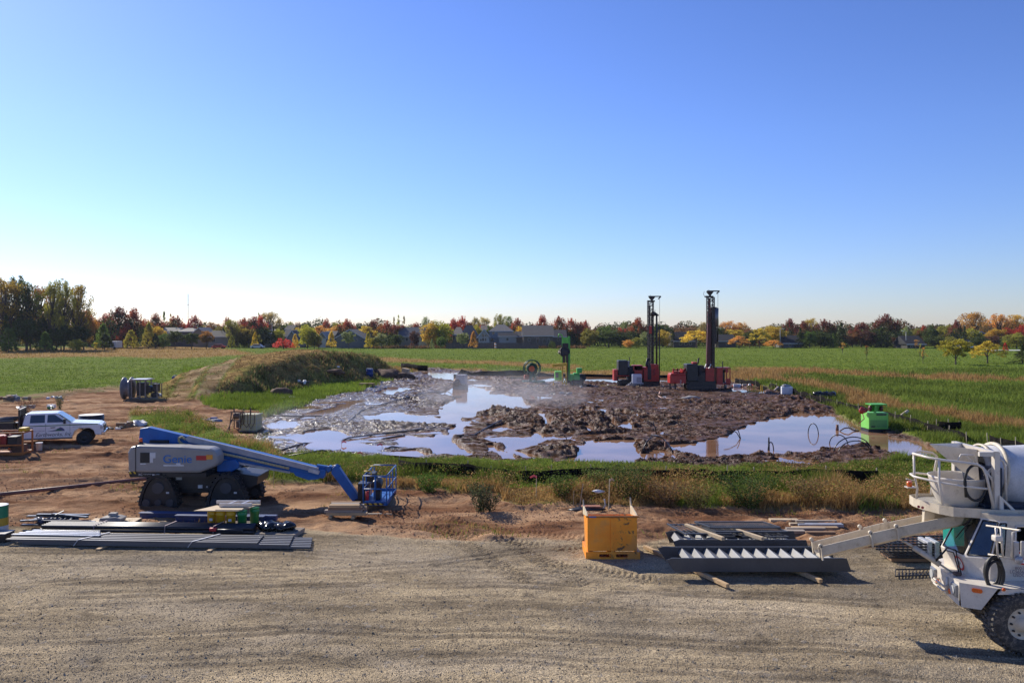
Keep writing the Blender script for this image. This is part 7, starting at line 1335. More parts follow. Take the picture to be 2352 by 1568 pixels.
g = GG(1350, 1174); e = empty('plastic_scrap', g, 0, 'black plastic and brick scraps on the dirt behind the orange hopper', 'debris'); MB().blob((-.15, 0, .05), (.5, .25, .07), 3, 12, .6).build('black_sheet', BLK, e); MB().box(-.2, .45, -.02, .25, .10, .16).build('brick_plate', pm('brick_red', (.34, .14, .09), .8, 0, .2, 10), e, .01); MB().tube([(.5, 0, .0), (.62, .05, .2), (.58, .05, .4)], .03, 6).build('bent_strip', pm('grey_plastic', (.3, .3, .32), .5), e)
g = GG(1373, 1162); o = MB().blob((0, 0, .42), (.20, .10, .06), 3, 9, .4).build('white_scrap', WPL, None); o.location = g; tag(o, 'small white plastic scrap caught in the weeds', 'debris')
def weedplant(px, py, h_, w_, seed, label, colr=(.10, .12, .04), n=700, lean=.5):
    g = GG(px, py); e = empty('weed_plant', g, 0, label, 'plant', 'single weeds along the dirt edge'); rr_ = np.random.default_rng(seed); V = []; 
    st = MB()
    for k in range(9): a = rr_.uniform(0, 6.28); q = rr_.uniform(.2, 1) * w_ / 2; st.tube([(0, 0, 0), (q * .5 * math.cos(a), q * .5 * math.sin(a), h_ * .5), (q * math.cos(a), q * math.sin(a), h_ * rr_.uniform(.6, 1))], .008, 4, caps=False)
    st.build('stem', pm('weed_stem', (.12, .09, .04), .8), e, fixn=False)
    a = rr_.uniform(0, 6.28, n); zz = rr_.random(n) ** .8; q = rr_.random(n) ** .5 * w_ / 2 * (.35 + .8 * zz); P = np.stack([q * np.cos(a), q * np.sin(a), zz * h_], 1); v, f = leafcloud(P, .035, seed)
    c = np.repeat(np.concatenate([jit(colr, n, .5), np.ones((n, 1))], 1), 4, 0); o = npmesh('foliage', v, f, LM, {'lc': c}, smooth=False); o.parent = e
weedplant(1104, 1176, .95, .9, 1, 'tall wispy olive weed standing alone on the red dirt', (.085, .095, .045), 1100); weedplant(1125, 1178, .6, .8, 2, 'lower weed beside the tall wispy one', (.10, .10, .05), 500)
weedplant(1445, 1150, 1.25, 1.9, 3, 'large green weed bush below the black fence', (.10, .13, .035), 2600); weedplant(1715, 1165, 1.1, 2.0, 4, 'dark green weed bush above the stair flights', (.07, .11, .03), 2600); weedplant(1600, 1168, .8, 1.3, 5, 'tan-green weed clump left of the dark bush', (.16, .14, .05), 1200)
weedplant(985, 1135, .7, 1.2, 6, 'bright green weed clump right of the basket', (.10, .17, .03), 1200); weedplant(1290, 1150, .8, 1.2, 7, 'green weed clump left of the thin stakes', (.11, .16, .035), 1300); weedplant(137, 938, 1.1, .7, 8, 'single tall dark weed above the pickup roof', (.06, .09, .03), 700); weedplant(62, 950, 1.0, 1.6, 9, 'brown-red dead weed clump above the headache rack', (.16, .085, .05), 900)
weedplant(1380, 1140, .9, 1.5, 11, 'light green weed clump around the pale stake', (.13, .17, .045), 1500); weedplant(1850, 1160, .8, 1.6, 12, 'tan grass clump at the right of the dark bush', (.26, .17, .07), 1500); weedplant(1530, 1160, .9, 1.4, 13, 'rusty tan weed clump behind the hopper', (.24, .15, .07), 1300)
# ---------------------------------------------------------------- things in the mud
def obj_tank(name, px, py, label, cat): return empty(name, GG(px, py), 0, label, cat)
def zt_at(px, py): return GG(px, py)
g = G(1054, 893, 0); g.z = .0; e = empty('pump_tub', g, R(-12), 'white square tote and muddy engine standing in the flooded middle', 'tote', scale=.85); s_ = 1.0
MB().box(-.45, .75, .2, 1.3, .55, 1.75).build('tote', pm('tote_white', (.42, .40, .40), .5, 0, .08, 3, dirt=.45), e, .06); MB().box(-.8, .85, -.1, 1.3, .0, .5).build('skid', pm('mud_grey', (.16, .13, .11), .8, 0, .2, 5), e, .05); MB().blob((-.35, -.05, .75), (.5, .3, .45), 4, 12, .5).build('engine', RST, e); MB().tube([(-.8, 0, .8), (-1.2, -.2, .4), (-1.8, -.5, .12), (-2.6, -.6, .1)], .05).build('hose', BLK, e)
def barrel(px, py, r_, h_, col, nm, label): g = GG(px, py); e = empty('barrel', g, 0, label, 'barrel'); MB().lathe([(0, 0), (r_, 0), (r_, h_ * .33), (r_ * 1.05, h_ * .35), (r_, h_ * .37), (r_, h_ * .66), (r_ * 1.05, h_ * .68), (r_, h_ * .7), (r_, h_)], 20).build('drum', pm(nm, col, .4), e); MB().lathe([(r_ * .97, h_ + .002), (0, h_ + .01)], 20).build('lid', pm('lid_pale', (.45, .5, .6), .4), e)
barrel(849, 878, .42, .95, (.01, .04, .20), 'barrel_blue', 'dark blue barrel at the left far edge of the mud')
g = GG(930, 868); e = empty('plywood_crate', g, R(-18), 'tan plywood crate tipped on a brown dirt heap', 'crate'); MB().box(-.45, .45, -.3, .3, .55, 1.2, Matrix.Rotation(R(8), 4, 'Y')).build('box', PLY, e, .02); MB().box(-.42, .42, -.32, -.305, .62, .68).build('batten', WOOD, e)
def heap(px, py, rx, ry, rz, label, mat=None, seed=1): g = GG(px, py); o = MB().blob((0, 0, rz * .2), (rx, ry, rz), seed, 18, .35).build('soil_heap', mat or pm('soil_brown', (.12, .065, .042), .9, 0, .3, 3, bump=.08), None); o.location = g; return tag(o, label, 'soil heap')
heap(886, 872, 2.0, 1.4, 1.0, 'dark brown soil heap right of the blue barrel', seed=2); heap(926, 872, 1.1, .8, .65, 'brown soil heap under the tan crate', seed=3); heap(903, 872, 1.2, .9, .8, 'soil heap between the barrel and the tan crate', seed=6); heap(1565, 871, 1.7, 1.0, .75, 'soil heap at the far fence between the red rigs', seed=4); heap(651, 909, .95, .7, .6, 'small brown soil heap on the bright grass', seed=5); heap(766, 886, 1.1, .6, .35, 'low soil heap high on the bright grass', seed=7)
g = GG(848, 890); e = empty('wooden_crate', g, 0, 'low wooden crate with yellow rim in front of the blue barrel', 'crate'); MB().box(-1.1, .4, 0, .8, 0, .35).build('planks', BRNW, e, .02); MB().box(-.3, .0, -.03, -.005, 0, .37).box(.38, .45, -.03, .8, 0, .37).build('yellow_post', pm('ochre_paint', (.33, .20, .04), .6), e)
rubble(693, 896, 21, 'white bag and black drum on the bright grass', [WPL, BLK], 6, .7, .28); rubble(640, 916, 22, 'scattered white plastic on the lower bright grass', [WPL], 7, 1.3, .16); rubble(685, 905, 23, 'thin white scraps right of the small soil heap', [WPL], 4, .7, .09); rubble(771, 884, 24, 'small blue-white scrap beside the low soil heap', [WPL, BLUP], 3, .3, .13)
# green hose reel with orange motor
g = GG(1222, 880); e = empty('reel_fan', g, R(10), 'green spoked hose reel with an orange motor hub on a stand', 'hose reel'); GR2 = pm('reel_green', (.010, .09, .045), .45, 0, .15, 3)
def tor(m, c, Rr, rr_, y, n=32): m.tube([(c[0] + Rr * math.cos(2 * math.pi * k / n), y, c[1] + Rr * math.sin(2 * math.pi * k / n)) for k in range(n)], rr_, 6, closed=True)
m = MB(); cz = 1.75
for y in (-.35, .35):
    tor(m, (0, cz), .95, .06, y); tor(m, (0, cz), .55, .03, y)
    for k in range(8): a = k * math.pi / 4; m.bar((.1 * math.cos(a), y, cz + .1 * math.sin(a)), (.95 * math.cos(a), y, cz + .95 * math.sin(a)), .045)
for k in range(12): a = k * math.pi / 6; m.bar((.6 * math.cos(a), -.35, cz + .6 * math.sin(a)), (.6 * math.cos(a), .35, cz + .6 * math.sin(a)), .06)
m.build('wheel', GR2, e); MB().cyl((0, -.3, cz), (0, .3, cz), .62, n=24).build('hose_winding', pm('hose_dark_green', (.015, .07, .045), .6), e); MB().cyl((-.12, -.55, cz - .05), (-.12, -.3, cz - .05), .34, n=20).build('motor', pm('orange_red', (.75, .12, .03), .5), e, .03)
MB().bar((-.35, -.45, .0), (-.1, -.4, cz), .16, .3).bar((.5, -.3, .1), (.1, -.3, cz - .3), .1).bar((.5, .4, .1), (.1, .4, cz - .3), .1).box(-1.1, 1.45, -.5, .5, .02, .3).build('stand', GR2, e, .02); MB().box(-1.0, -.45, -.6, -.1, .55, 1.0).build('orange_box', pm('rust_orange', (.42, .09, .04), .6), e, .05); tag(MB().box(0, 3.8, 0, .4, 0, .25).build('timber_ramp', WOOD, None, .03), 'long pale timber mat left of the green reel', 'timber').location = GG(1163, 876)
# drill rig, green with yellow frame
GL = pm('rig_green', (.15, .55, .07), .45, 0, .12, 3, dirt=.2); GL2 = pm('rig_green_dark', (.10, .46, .07), .45, 0, .15, 3); DKS = pm('dark_steel_rig', (.045, .035, .032), .5, .3, .3, 5, dirt=.3, dcol=(.12, .06, .04))
Yr = G(1300, 887).y; sc_ = F / Yr; e = empty('green_drill_rig', (G(1300, 887).x, Yr, .05), 0, 'lime green drill rig with short mast and yellow tube frame', 'drill rig')
def rx(px, p0=1300): return (px - p0) / sc_
def rz_(py, Y=None): return H - (py - HZ) / F * Yr - .05
m = MB(); m.bar((rx(1292.5), .5, .5), (rx(1292.5), .5, rz_(774)), .12).bar((rx(1308), .5, .4), (rx(1308), .5, rz_(772)), .2).bar((rx(1304), .7, .4), (rx(1304), .7, rz_(800)), .22); m.build('mast', GL2, e)
MB().box(rx(1292), rx(1306), .3, .62, rz_(788), rz_(775)).tube([(rx(1292), .4, rz_(777)), (rx(1291), .4, rz_(769)), (rx(1284), .4, rz_(767)), (rx(1283), .4, rz_(774))], .07).build('mast_head', GL, e); MB().box(rx(1292), rx(1306), .35, .6, rz_(799), rz_(788.5)).blob((rx(1294), .35, rz_(808)), (.55, .3, .5), 3, 12, .4).box(rx(1300), rx(1308), .3, .7, rz_(812), rz_(800)).bar((rx(1296), .4, rz_(835)), (rx(1296), .4, rz_(812)), .3).bar((rx(1303), .4, .3), (rx(1303), .4, rz_(810)), .25).build('drill_head', DKS, e, .02)
YF = pm('rig_yellow', (.75, .46, .04), .5, 0, .15, 3, dirt=.15)
m = MB()
for px in (1291.5, 1300.5): m.bar((rx(px), -.4, .0), (rx(px), -.4, rz_(836)), .14)
m.bar((rx(1268), -.4, rz_(839)), (rx(1302), -.4, rz_(836)), .32, .3).bar((rx(1291), -.42, .0), (rx(1301), -.42, rz_(866)), .1).bar((rx(1301), -.44, .0), (rx(1291), -.44, rz_(866)), .1).bar((rx(1268), -.6, .08), (rx(1305), -.6, .08), .12).bar((rx(1271), -.4, .1), (rx(1271), -.4, rz_(874)), .1).bar((rx(1271), -.4, rz_(874)), (rx(1291), -.4, rz_(874)), .1); m.build('yellow_frame', YF, e, .01)
MB().box(rx(1275), rx(1291), .2, 1.4, .6, rz_(853)).build('engine_cabinet', GL, e, .05); MB().box(rx(1275.5), rx(1283), .17, .198, .9, rz_(856)).build('louvre', pm('louvre_grey', (.12, .13, .13), .5), e); MB().box(rx(1318), rx(1332), .2, 1.2, .55, rz_(857)).box(rx(1326), rx(1338), .5, 1.4, rz_(857), rz_(846)).box(rx(1309), rx(1318), .3, 1.2, .5, rz_(860)).build('control_cabinet', GL2 if 0 else pm('rig_green_mid', (.08, .42, .08), .45, 0, .12, 3, dirt=.15), e, .04)
MB().cyl((rx(1338), .3, .85), (rx(1338), 1.4, .85), .42).build('cable_drum', BLK, e)
def crawler(par, x0, x1, y0, w_, h_, name='crawler_track'):
    rr_ = h_ / 2; pr = [(x0 + rr_ + rr_ * math.cos(a), rr_ + rr_ * math.sin(a)) for a in [math.pi / 2 + math.pi * k / 8 for k in range(9)]] + [(x1 - rr_ + rr_ * math.cos(a), rr_ + rr_ * math.sin(a)) for a in [-math.pi / 2 + math.pi * k / 8 for k in range(9)]]
    o = MB().prism(pr, y0, y0 + w_).build(name, DKS, par); m = MB(); n = int((x1 - x0) / .2)
    for k in range(n + 1): x = x0 + rr_ + (x1 - x0 - 2 * rr_) * k / n; m.box(x, x + .1, y0 - .02, y0 + w_ + .02, h_ + .002, h_ + .04); m.cyl((x, y0 - .03, rr_ * .8), (x, y0 - .001, rr_ * .8), .09, n=8)
    m.build('roller', pm('mud_on_track', (.10, .07, .055), .8, 0, .3, 6), o)
crawler(e, rx(1310), rx(1340), 0, .4, .6); crawler(e, rx(1310), rx(1340), 1.4, .4, .6); MB().bar((rx(1305), .6, .45), (rx(1340), .8, .5), .5, .3).build('chassis', DKS, e)
# two red crawler rigs with lattice masts
RR = pm('rig_red', (.46, .030, .020), .4, 0, .15, 3, dirt=.2, dcol=(.10, .05, .04)); RRD = pm('rig_red_dark', (.10, .015, .015), .5, 0, .25, 4, dirt=.3)
def rig(px0, py0, label, cab, left, mast, extras):
    Yq = G(px0, py0).y; s_ = F / Yq; e = empty('red_drill_rig', (G(px0, py0).x, Yq, .03), 0, label, 'drill rig', 'red crawler drill rigs')
    X = lambda px: (px - px0) / s_
    Z = lambda py: H - (py - HZ) / F * Yq - .03
    return e, X, Z
def lattice(e, X, Z, xa, xb, yt, yb, dens, d_=.9, w_=.09):
    m = MB(); a, b_ = X(xa), X(xb); 
    for x in (a, b_):
        for y in (.4, .4 + d_): m.bar((x, y, Z(yb)), (x, y, Z(yt)), w_)
    z = Z(yb); k = 0
    while z < Z(yt) - .1:
        z2 = min(z + dens, Z(yt))
        for y in (.4, .4 + d_): m.bar((a, y, z), (b_, y, z2), w_ * .6); m.bar((a, y, z2), (b_, y, z2), w_ * .6)
        for x in (a, b_): m.bar((x, .4, z), (x, .4 + d_, z2), w_ * .55)
        z = z2
    m.build('lattice_mast', DKS, e)
def masthead(e, X, Z, x0, x1, xn, yt, yn, yc):
    m = MB(); m.bar((X(x0), .8, Z(yt)), (X(x1), .8, Z(yt)), .12, .12); m.prism([(X(xn) - .36, Z(yt) - .05), (X(xn) + .36, Z(yt) - .05), (X(xn) + .12, Z(yn)), (X(xn) - .12, Z(yn))], .6, 1.0); m.bar((X(xn), .8, Z(yn)), (X(xn), .8, Z(yc)), .2); m.bar((X(x1), .8, Z(yt)), (X(x1) - .3, .8, Z(yt + 6)), .12); m.bar((X(xn) - .5, .8, Z(yc)), (X(xn) + .3, .8, Z(yc)), .5, .16); m.bar((X(x0) + .2, .8, Z(yt)), (X(x0) + .2, .8, Z(yt - 3.5)), .04); m.build('mast_head', DKS, e)
e, X, Z = rig(1465, 888, 'left red crawler drill rig with thin lattice mast, behind a white box', 0, 0, 0, 0)
lattice(e, X, Z, 1491, 1502.5, 693, 845, .5, .7, .075); masthead(e, X, Z, 1492, 1521, 1500, 680, 688, 691)
m = MB(); m.bar((X(1495), .75, Z(838)), (X(1495), .75, Z(700)), .15, .15); m.bar((X(1501), 1.0, Z(845)), (X(1501), 1.0, Z(718)), .22, .2); m.build('mast_core', DKS, e)
MB().bar((X(1495), .5, Z(766)), (X(1495), .5, Z(748)), .42, .3).build('red_carriage', RR, e)
MB().cyl((X(1510), .5, Z(845)), (X(1510), .5, Z(719)), .10, n=8).build('drill_rod', DKS, e); MB().cyl((X(1516.5), .5, .1), (X(1516.5), .5, Z(750)), .06, n=8).build('drill_rod', DKS, e); MB().bar((X(1502), .6, Z(722)), (X(1515), .6, Z(723.5)), .18).bar((X(1506.5), .6, Z(722)), (X(1506.5), .6, Z(711)), .05).blob((X(1502), .6, Z(721)), (.28, .3, .3), 3, 8, .4).build('rod_arm', DKS, e)
m = MB(); m.cyl((X(1518), .8, Z(684)), (X(1518), .8, Z(750)), .018, n=5); m.build('cable', BLK, e)
MB().box(X(1479), X(1514), .0, 1.9, .55, Z(847)).box(X(1455), X(1477), .2, 1.6, .9, Z(839)).box(X(1457), X(1476), .2, 1.6, Z(851), Z(839.8)).build('red_body', RR, e, .04); MB().box(X(1487.5), X(1496), -.03, -.002, .75, Z(837)).build('cab_door', BLK, e); MB().box(X(1499), X(1505), -.03, -.002, Z(862), Z(848)).build('cab_window', HG, e); MB().box(X(1496.5), X(1513), .0, 1.7, Z(847), Z(836.5)).box(X(1478), X(1487), .0, 1.7, Z(847), Z(843)).build('cab_top', RR, e, .03)
MB().box(X(1421), X(1443), .2, 1.8, Z(862), Z(828)).build('compressor_box', BLK, e, .06); MB().box(X(1443), X(1447), .4, 1.2, Z(845), Z(829)).build('grey_duct', pm('grey_plastic', (.3, .3, .32), .5), e); MB().box(X(1411), X(1420), .3, 1.7, .6, Z(849)).box(X(1418), X(1446), .1, 1.7, Z(864), Z(862)).build('red_tank', RR, e, .03); m = MB(); m.box(X(1443), X(1480), .3, 1.5, .6, Z(852)).blob((X(1450), .6, Z(855)), (.6, .5, .7), 6, 10, .5).bar((X(1447.5), .6, Z(838)), (X(1447.5), .6, Z(820)), .08).bar((X(1420), .2, 0), (X(1420), .2, Z(864)), .12); m.build('engine', DKS, e, .02)
m = MB(); [m.tube([(X(1487 + k), .3, Z(846)), (X(1484 + k), .2, Z(838)), (X(1488 + k), .3, Z(822))], .06, 6) for k in (0, 2, 4)]; m.build('hydraulic_hose', BLK, e)
crawler(e, X(1422), X(1450), .2, .45, .7); crawler(e, X(1472), X(1516), .1, .45, .65); crawler(e, X(1422), X(1516), 1.6, .4, .6)
e, X, Z = rig(1610, 898, 'right red crawler drill rig with the tallest mast and open red cab', 0, 0, 0, 0)
lattice(e, X, Z, 1629, 1643, 682, 845, .5, .7, .09); masthead(e, X, Z, 1628, 1657, 1635, 667.5, 676, 680.5)
m = MB(); m.bar((X(1633), .75, Z(830)), (X(1632.5), .75, Z(715)), .32, .3).bar((X(1634), .75, Z(715)), (X(1634), .75, Z(684)), .16); m.bar((X(1640), 1.0, Z(846)), (X(1641), 1.0, Z(705)), .34, .3); m.build('mast_core', RRD, e); m = MB(); m.prism([(X(1624), Z(843)), (X(1632), Z(846)), (X(1635), Z(742)), (X(1627), Z(742))], .25, .55); m.build('mast_lower_panel', RRD, e)
MB().bar((X(1641), .5, Z(846)), (X(1641), .5, Z(705)), .22).bar((X(1646), .6, Z(790)), (X(1644), .6, Z(705)), .3).build('mast_rail', DKS, e); MB().cyl((X(1647.5), .5, Z(750)), (X(1648.5), .5, Z(707)), .22, n=14).build('drill_pipe', pm('pipe_grey', (.22, .22, .23), .4, .6), e)
m = MB(); m.tube([(X(1644), .5, Z(745)), (X(1646), .5, Z(710)), (X(1648), .5, Z(705)), (X(1651), .5, Z(707)), (X(1652), .5, Z(740)), (X(1651), .5, Z(785))], .07, 6).tube([(X(1622), .8, Z(668)), (X(1620), .8, Z(674)), (X(1623), .8, Z(682))], .02, 5); m.cyl((X(1653.5), .8, Z(672)), (X(1653), .8, Z(760)), .018, n=5); m.build('hose', BLK, e)
m = MB(); [m.bar((X(1618 + 10 * k), .0, Z(846)), (X(1622.5 + 11 * k), .1, Z(836)), .07) for k in (0, 1)]; m.build('strut', pm('pale_strut', (.55, .56, .58), .4), e)
MB().box(X(1622), X(1642), .2, 1.8, .95, Z(846)).build('red_body', RR, e, .04)
MB().box(X(1647), X(1652), .0, 1.4, Z(882), Z(844)).box(X(1667), X(1673), -.005, 1.4, Z(855), Z(844.5)).box(X(1652), X(1678), .0, 1.4, Z(847), Z(844)).box(X(1652), X(1660), .02, .08, Z(882), Z(847)).box(X(1668), X(1670), .0, .1, Z(882), Z(847)).box(X(1676), X(1678), .0, .1, Z(882), Z(847)).box(X(1670), X(1676), .0, .1, Z(882), Z(869)).box(X(1676), X(1678), .1, 1.3, Z(882), Z(870)).box(X(1652), X(1678), .0, 1.4, Z(883), Z(881)).build('open_cab', RR, e); MB().box(X(1660), X(1668), .5, 1.2, Z(880), Z(850)).build('cab_seat', BLK, e, .03)
MB().box(X(1539), X(1576), .0, 1.5, .75, Z(862)).prism([(X(1539), Z(862)), (X(1576), Z(862)), (X(1574), Z(857.5)), (X(1541), Z(857.5))], .05, 1.4).build('front_tank', RR, e, .06); text('lettering', '2', .42, pm('white_lettering', (.6, .6, .6), .5), e, Matrix.Translation((X(1561), -.012, Z(879))) @ FRONT)
m = MB(); m.box(X(1548), X(1578), .3, 1.0, Z(857), Z(853)); [m.bar((X(a), .5, Z(858)), (X(a), .5, Z(846)), .12) for a in (1549, 1558, 1567, 1576)]; m.bar((X(1549), .5, Z(850)), (X(1577), .5, Z(849)), .12).blob((X(1568), .4, Z(853)), (.3, .3, .25), 4, 8, .4); m.build('pump_manifold', RR, e, .01)
MB().box(X(1578), X(1604), .1, 1.8, .95, Z(836)).build('compressor_box', BLK, e, .08); m = MB(); m.box(X(1604), X(1623), .3, 1.6, .8, Z(856)).tube([(X(1605), .5, Z(836)), (X(1606.5), .5, Z(826)), (X(1608), .5, Z(822))], .09).blob((X(1612), .6, Z(852)), (.5, .5, .6), 8, 10, .5).bar((X(1540), .3, 0), (X(1540), .3, .8), .15).bar((X(1552), .3, 0), (X(1552), .3, .8), .15).box(X(1578), X(1650), .2, 1.7, .7, .98); m.build('engine', DKS, e, .02); MB().box(X(1594), X(1604), .5, 1.3, Z(836), Z(831.5)).build('red_exhaust', RR, e, .05); MB().bar((X(1664.5), .8, Z(844)), (X(1664.5), .8, Z(830)), .08).build('antenna', BLK, e)
crawler(e, X(1578), X(1646), .0, .5, .85); crawler(e, X(1578), X(1646), 1.7, .5, .85)
g = GG(1464, 890); e = empty('generator', g, 0, 'boxy white generator with a grey vent panel before the left red rig', 'generator'); MB().box(-.55, .48, 0, .8, .28, 1.28).build('body', pm('generator_white', (.70, .70, .70), .4, 0, .04, dirt=.1), e, .05); MB().box(-.08, .40, -.02, -.002, .42, .98).build('vent', pm('vent_grey', (.35, .34, .36), .5), e); MB().box(-.95, .5, -.1, .8, .05, .25).build('base', CONC, e); MB().tube([(-.6, .1, .5), (-.9, -.1, .2), (-1.2, -.2, .1)], .04).build('hose', WPL, e)
rubble(1477, 888, 31, 'red and white small canisters right of the white generator', [WPL, REDD], 5, .5, .14); rubble(1703, 888, 32, 'pale rubble and a red can right of the open cab', [CONC, REDD, WPL], 9, 1.4, .28); rubble(1715, 900, 33, 'dark red keg in the mud edge', [RRD, BLK], 5, .5, .32); rubble(1285, 905, 34, 'grey muddy rags heap in front of the yellow frame', [pm('mud_pale', (.25, .23, .21), .6, 0, .2, 6)], 9, 1.3, .2); rubble(1330, 893, 35, 'small grey lump of debris right of the yellow frame', [CONC], 3, .4, .16); rubble(1232, 893, 36, 'grey wet debris left of the yellow frame', [pm('mud_pale', (.25, .23, .21), .6, 0, .2, 6)], 6, 1.2, .14)
MBX = MB().cyl((0, 0, 0), (0, 0, .6), .16, n=14).build('steel_casing', STEEL, None); MBX.location = GG(1666, 897); tag(MBX, 'short grey pipe casing standing before the open cab', 'casing')
o = MB().bar((0, 0, .05), (1.9, -.5, .12), .12, .08).build('yellow_plank', pm('yellow_wood', (.62, .42, .12), .7), None); o.location = GG(1375, 890, .1); tag(o, 'long yellow plank lying on the mud before the left red rig', 'plank')
m = MB(); pts = [GG(a, b, .06) for a, b in ((1502, 903), (1508, 906), (1515, 904), (1514, 910), (1511, 915), (1520, 918), (1546, 925))]; tag(m.tube(pts, .05, 6).build('pink_hose', pm('pink_hose_mat', (.55, .33, .26), .6)), 'pinkish hose snaking over the mud', 'hose')
rubble(1527, 917, 37, 'small blue-white scrap beside the pink hose', [WPL], 2, .2, .12); rubble(1396, 889, 38, 'white jug beside the yellow plank', [WPL], 2, .15, .12)
heap(1588, 919, .95, .6, .28, 'smooth grey mud hump right of the pink hose', pm('mud_pale', (.25, .23, .21), .6, 0, .2, 6), 9)
g = GG(1736, 901); e = empty('yellow_rack', g, 0, 'small yellow tube rack at the mud edge right of the rigs', 'rack'); m = MB(); [m.bar((x, y, 0), (x, y, 1.0 if x else 1.1), .06) for x in (-.65, -.1, .65) for y in (0, .5)]; m.bar((-.65, 0, .45), (.65, 0, .45), .06).bar((-.65, .5, .45), (.65, .5, .45), .06).bar((-.65, 0, .15), (.65, 0, .15), .06); m.build('frame', YEL, e)
g = GG(1807, 909); e = empty('white_tub', g, R(-10), 'white square tub with grey gear inside, beyond the lake', 'tub'); MB().box(-.5, .5, -.4, .5, 0, .72).build('tub', pm('tub_white', (.66, .66, .68), .5, 0, .08), e, .04); MB().blob((-.1, 0, .8), (.35, .3, .14), 3, 9, .5).build('gear', pm('grey_plastic', (.3, .3, .32), .5), e)
g = GG(1894, 919); e = empty('black_bags', g, 0, 'pile of black bags on the slanting silt fence', 'bags'); [MB().blob((x, y, .3), (.45, .35, .32), i, 10, .4).build('bag', pm('black_film', (.012, .012, .012), .18), e) for i, (x, y) in enumerate(((-.5, 0), (.1, .1), (.6, -.1)))]
for px, py, lab, lg_ in ((1784, 903, 'small white pipe end in the mud beyond the lake', .6), (2078, 968, 'pale pipe end poking out beside the silt fence', .8)): g = GG(px, py); o = MB().cyl((-lg_ * .4, 0, .08), (lg_ * .4, .2, .45), .1, n=10).build('pipe_end', pm('pipe_cream', (.60, .48, .38), .6)); o.location = g; tag(o, lab, 'pipe')
# green mixer cabinet standing in the lake
g = G(2018, 992, 0); e = empty('grout_machine', (g.x, g.y, 0), R(2), 'lime green box machine with a motor unit on top at the lake edge', 'machine'); GB2 = pm('machine_green', (.20, .60, .10), .4, 0, .06, 2, dirt=.15)
MB().box(-.60, .62, 0, 1.1, .18, 1.18).build('cabinet', GB2, e, .03); MB().box(-.52, .52, -.015, -.002, .27, .74).build('lower_panel', pm('machine_green_dark', (.13, .36, .08), .5, 0, .08), e); MB().box(-.14, .48, -.02, -.002, 1.02, 1.13).build('name_plate', pm('plate_dark', (.04, .06, .04), .5), e)
MB().box(-.46, -.22, -.02, -.002, .30, .38).build('black_plate', BLK, e); m = MB(); m.box(-.40, .40, .3, .34, 1.22, 1.68).box(-.42, .60, .1, .9, 1.64, 1.70).box(-.2, -.12, .05, .3, 1.2, 1.68).bar((.55, .2, 1.66), (.62, .2, 1.5), .04); m.build('top_frame', pm('machine_green_mid', (.10, .45, .06), .45), e); MB().blob((-.38, .3, 1.42), (.12, .15, .2), 3, 9, .3).blob((.27, .25, 1.4), (.12, .15, .18), 4, 9, .3).build('motor', RRD, e); MB().blob((-.85, .3, 1.3), (.22, .2, .2), 5, 9, .6).tube([(-.9, .3, 1.2), (-.8, .2, .8), (-1.2, .1, .5)], .03).build('valve', RDP, e); MB().box(-.62, .9, .02, 1.08, .0, .17).build('skid', BLK, e)
# black loops of pipe standing in the mud
LP_ = pm('black_conduit', (.02, .02, .022), .35)
def loop(a, b_, top, label, n=12, r_=.028, name='conduit_loop', base=0.0, sw=0.0):
    A_, B_ = G(a[0], a[1], base), G(b_[0], b_[1], base); Hh = H - (top - HZ) / F * ((A_.y + B_.y) / 2); pts = []
    for k in range(n + 1): f = k / n; th = math.pi * f; p = A_.lerp(B_, .5 - .5 * math.cos(th)); p.z = base - .1 + (Hh + .1) * math.sin(th) ** .9; p.y += sw * math.sin(th); pts.append(p)
    tag(MB().tube(pts, r_, 6).build(name, LP_), label, 'conduit', 'black conduit loops')
loop((1856, 995), (1880, 998), 972, 'small black conduit loop in the middle of the lake'); loop((1905, 1018), (1948, 1022), 998, 'pale-ended double conduit loop left of the big arches'); loop((1914, 1040), (2002, 1036), 1003, 'large outer conduit arch near the lake shore'); loop((1925, 1040), (1998, 1034), 1012, 'large inner conduit arch near the lake shore')
loop((1764, 1034), (1777, 1034), 1015, 'narrow conduit hoop on the near lake shore'); loop((1767, 1034), (1765, 1033), 1004, 'straight bent conduit beside the narrow hoop'); loop((1477, 1040), (1532, 1030), 1001, 'round conduit loop beside the brown stub left of the lake'); loop((1491, 1008), (1545, 1040), 1003, 'lower sprawling conduit loop left of the lake')
def whip(pts, label, r_=.026): P = [W(x, y, Y) for x, y, Y in pts]; tag(MB().tube(P, r_, 6).build('conduit_end', LP_), label, 'conduit', 'bent black conduit ends')
y_ = lambda py: F * H / (py - HZ)
whip([(1508, 1000, y_(1000)), (1505, 980, y_(1000)), (1495, 970, y_(1000)), (1488, 967, y_(1000))], 'forked conduit end, left branch'); whip([(1509, 1000, y_(1000)), (1506, 985, y_(1000)), (1500, 968, y_(1000))], 'forked conduit end, right branch'); whip([(1700, 1007, y_(1007)), (1692, 993, y_(1007)), (1676, 984, y_(1007)), (1662, 981, y_(1007))], 'curved conduit end above the lake left part'); whip([(1701, 1007, y_(1007)), (1697, 992, y_(1007)), (1693, 984, y_(1007))], 'upright conduit end above the lake left part')
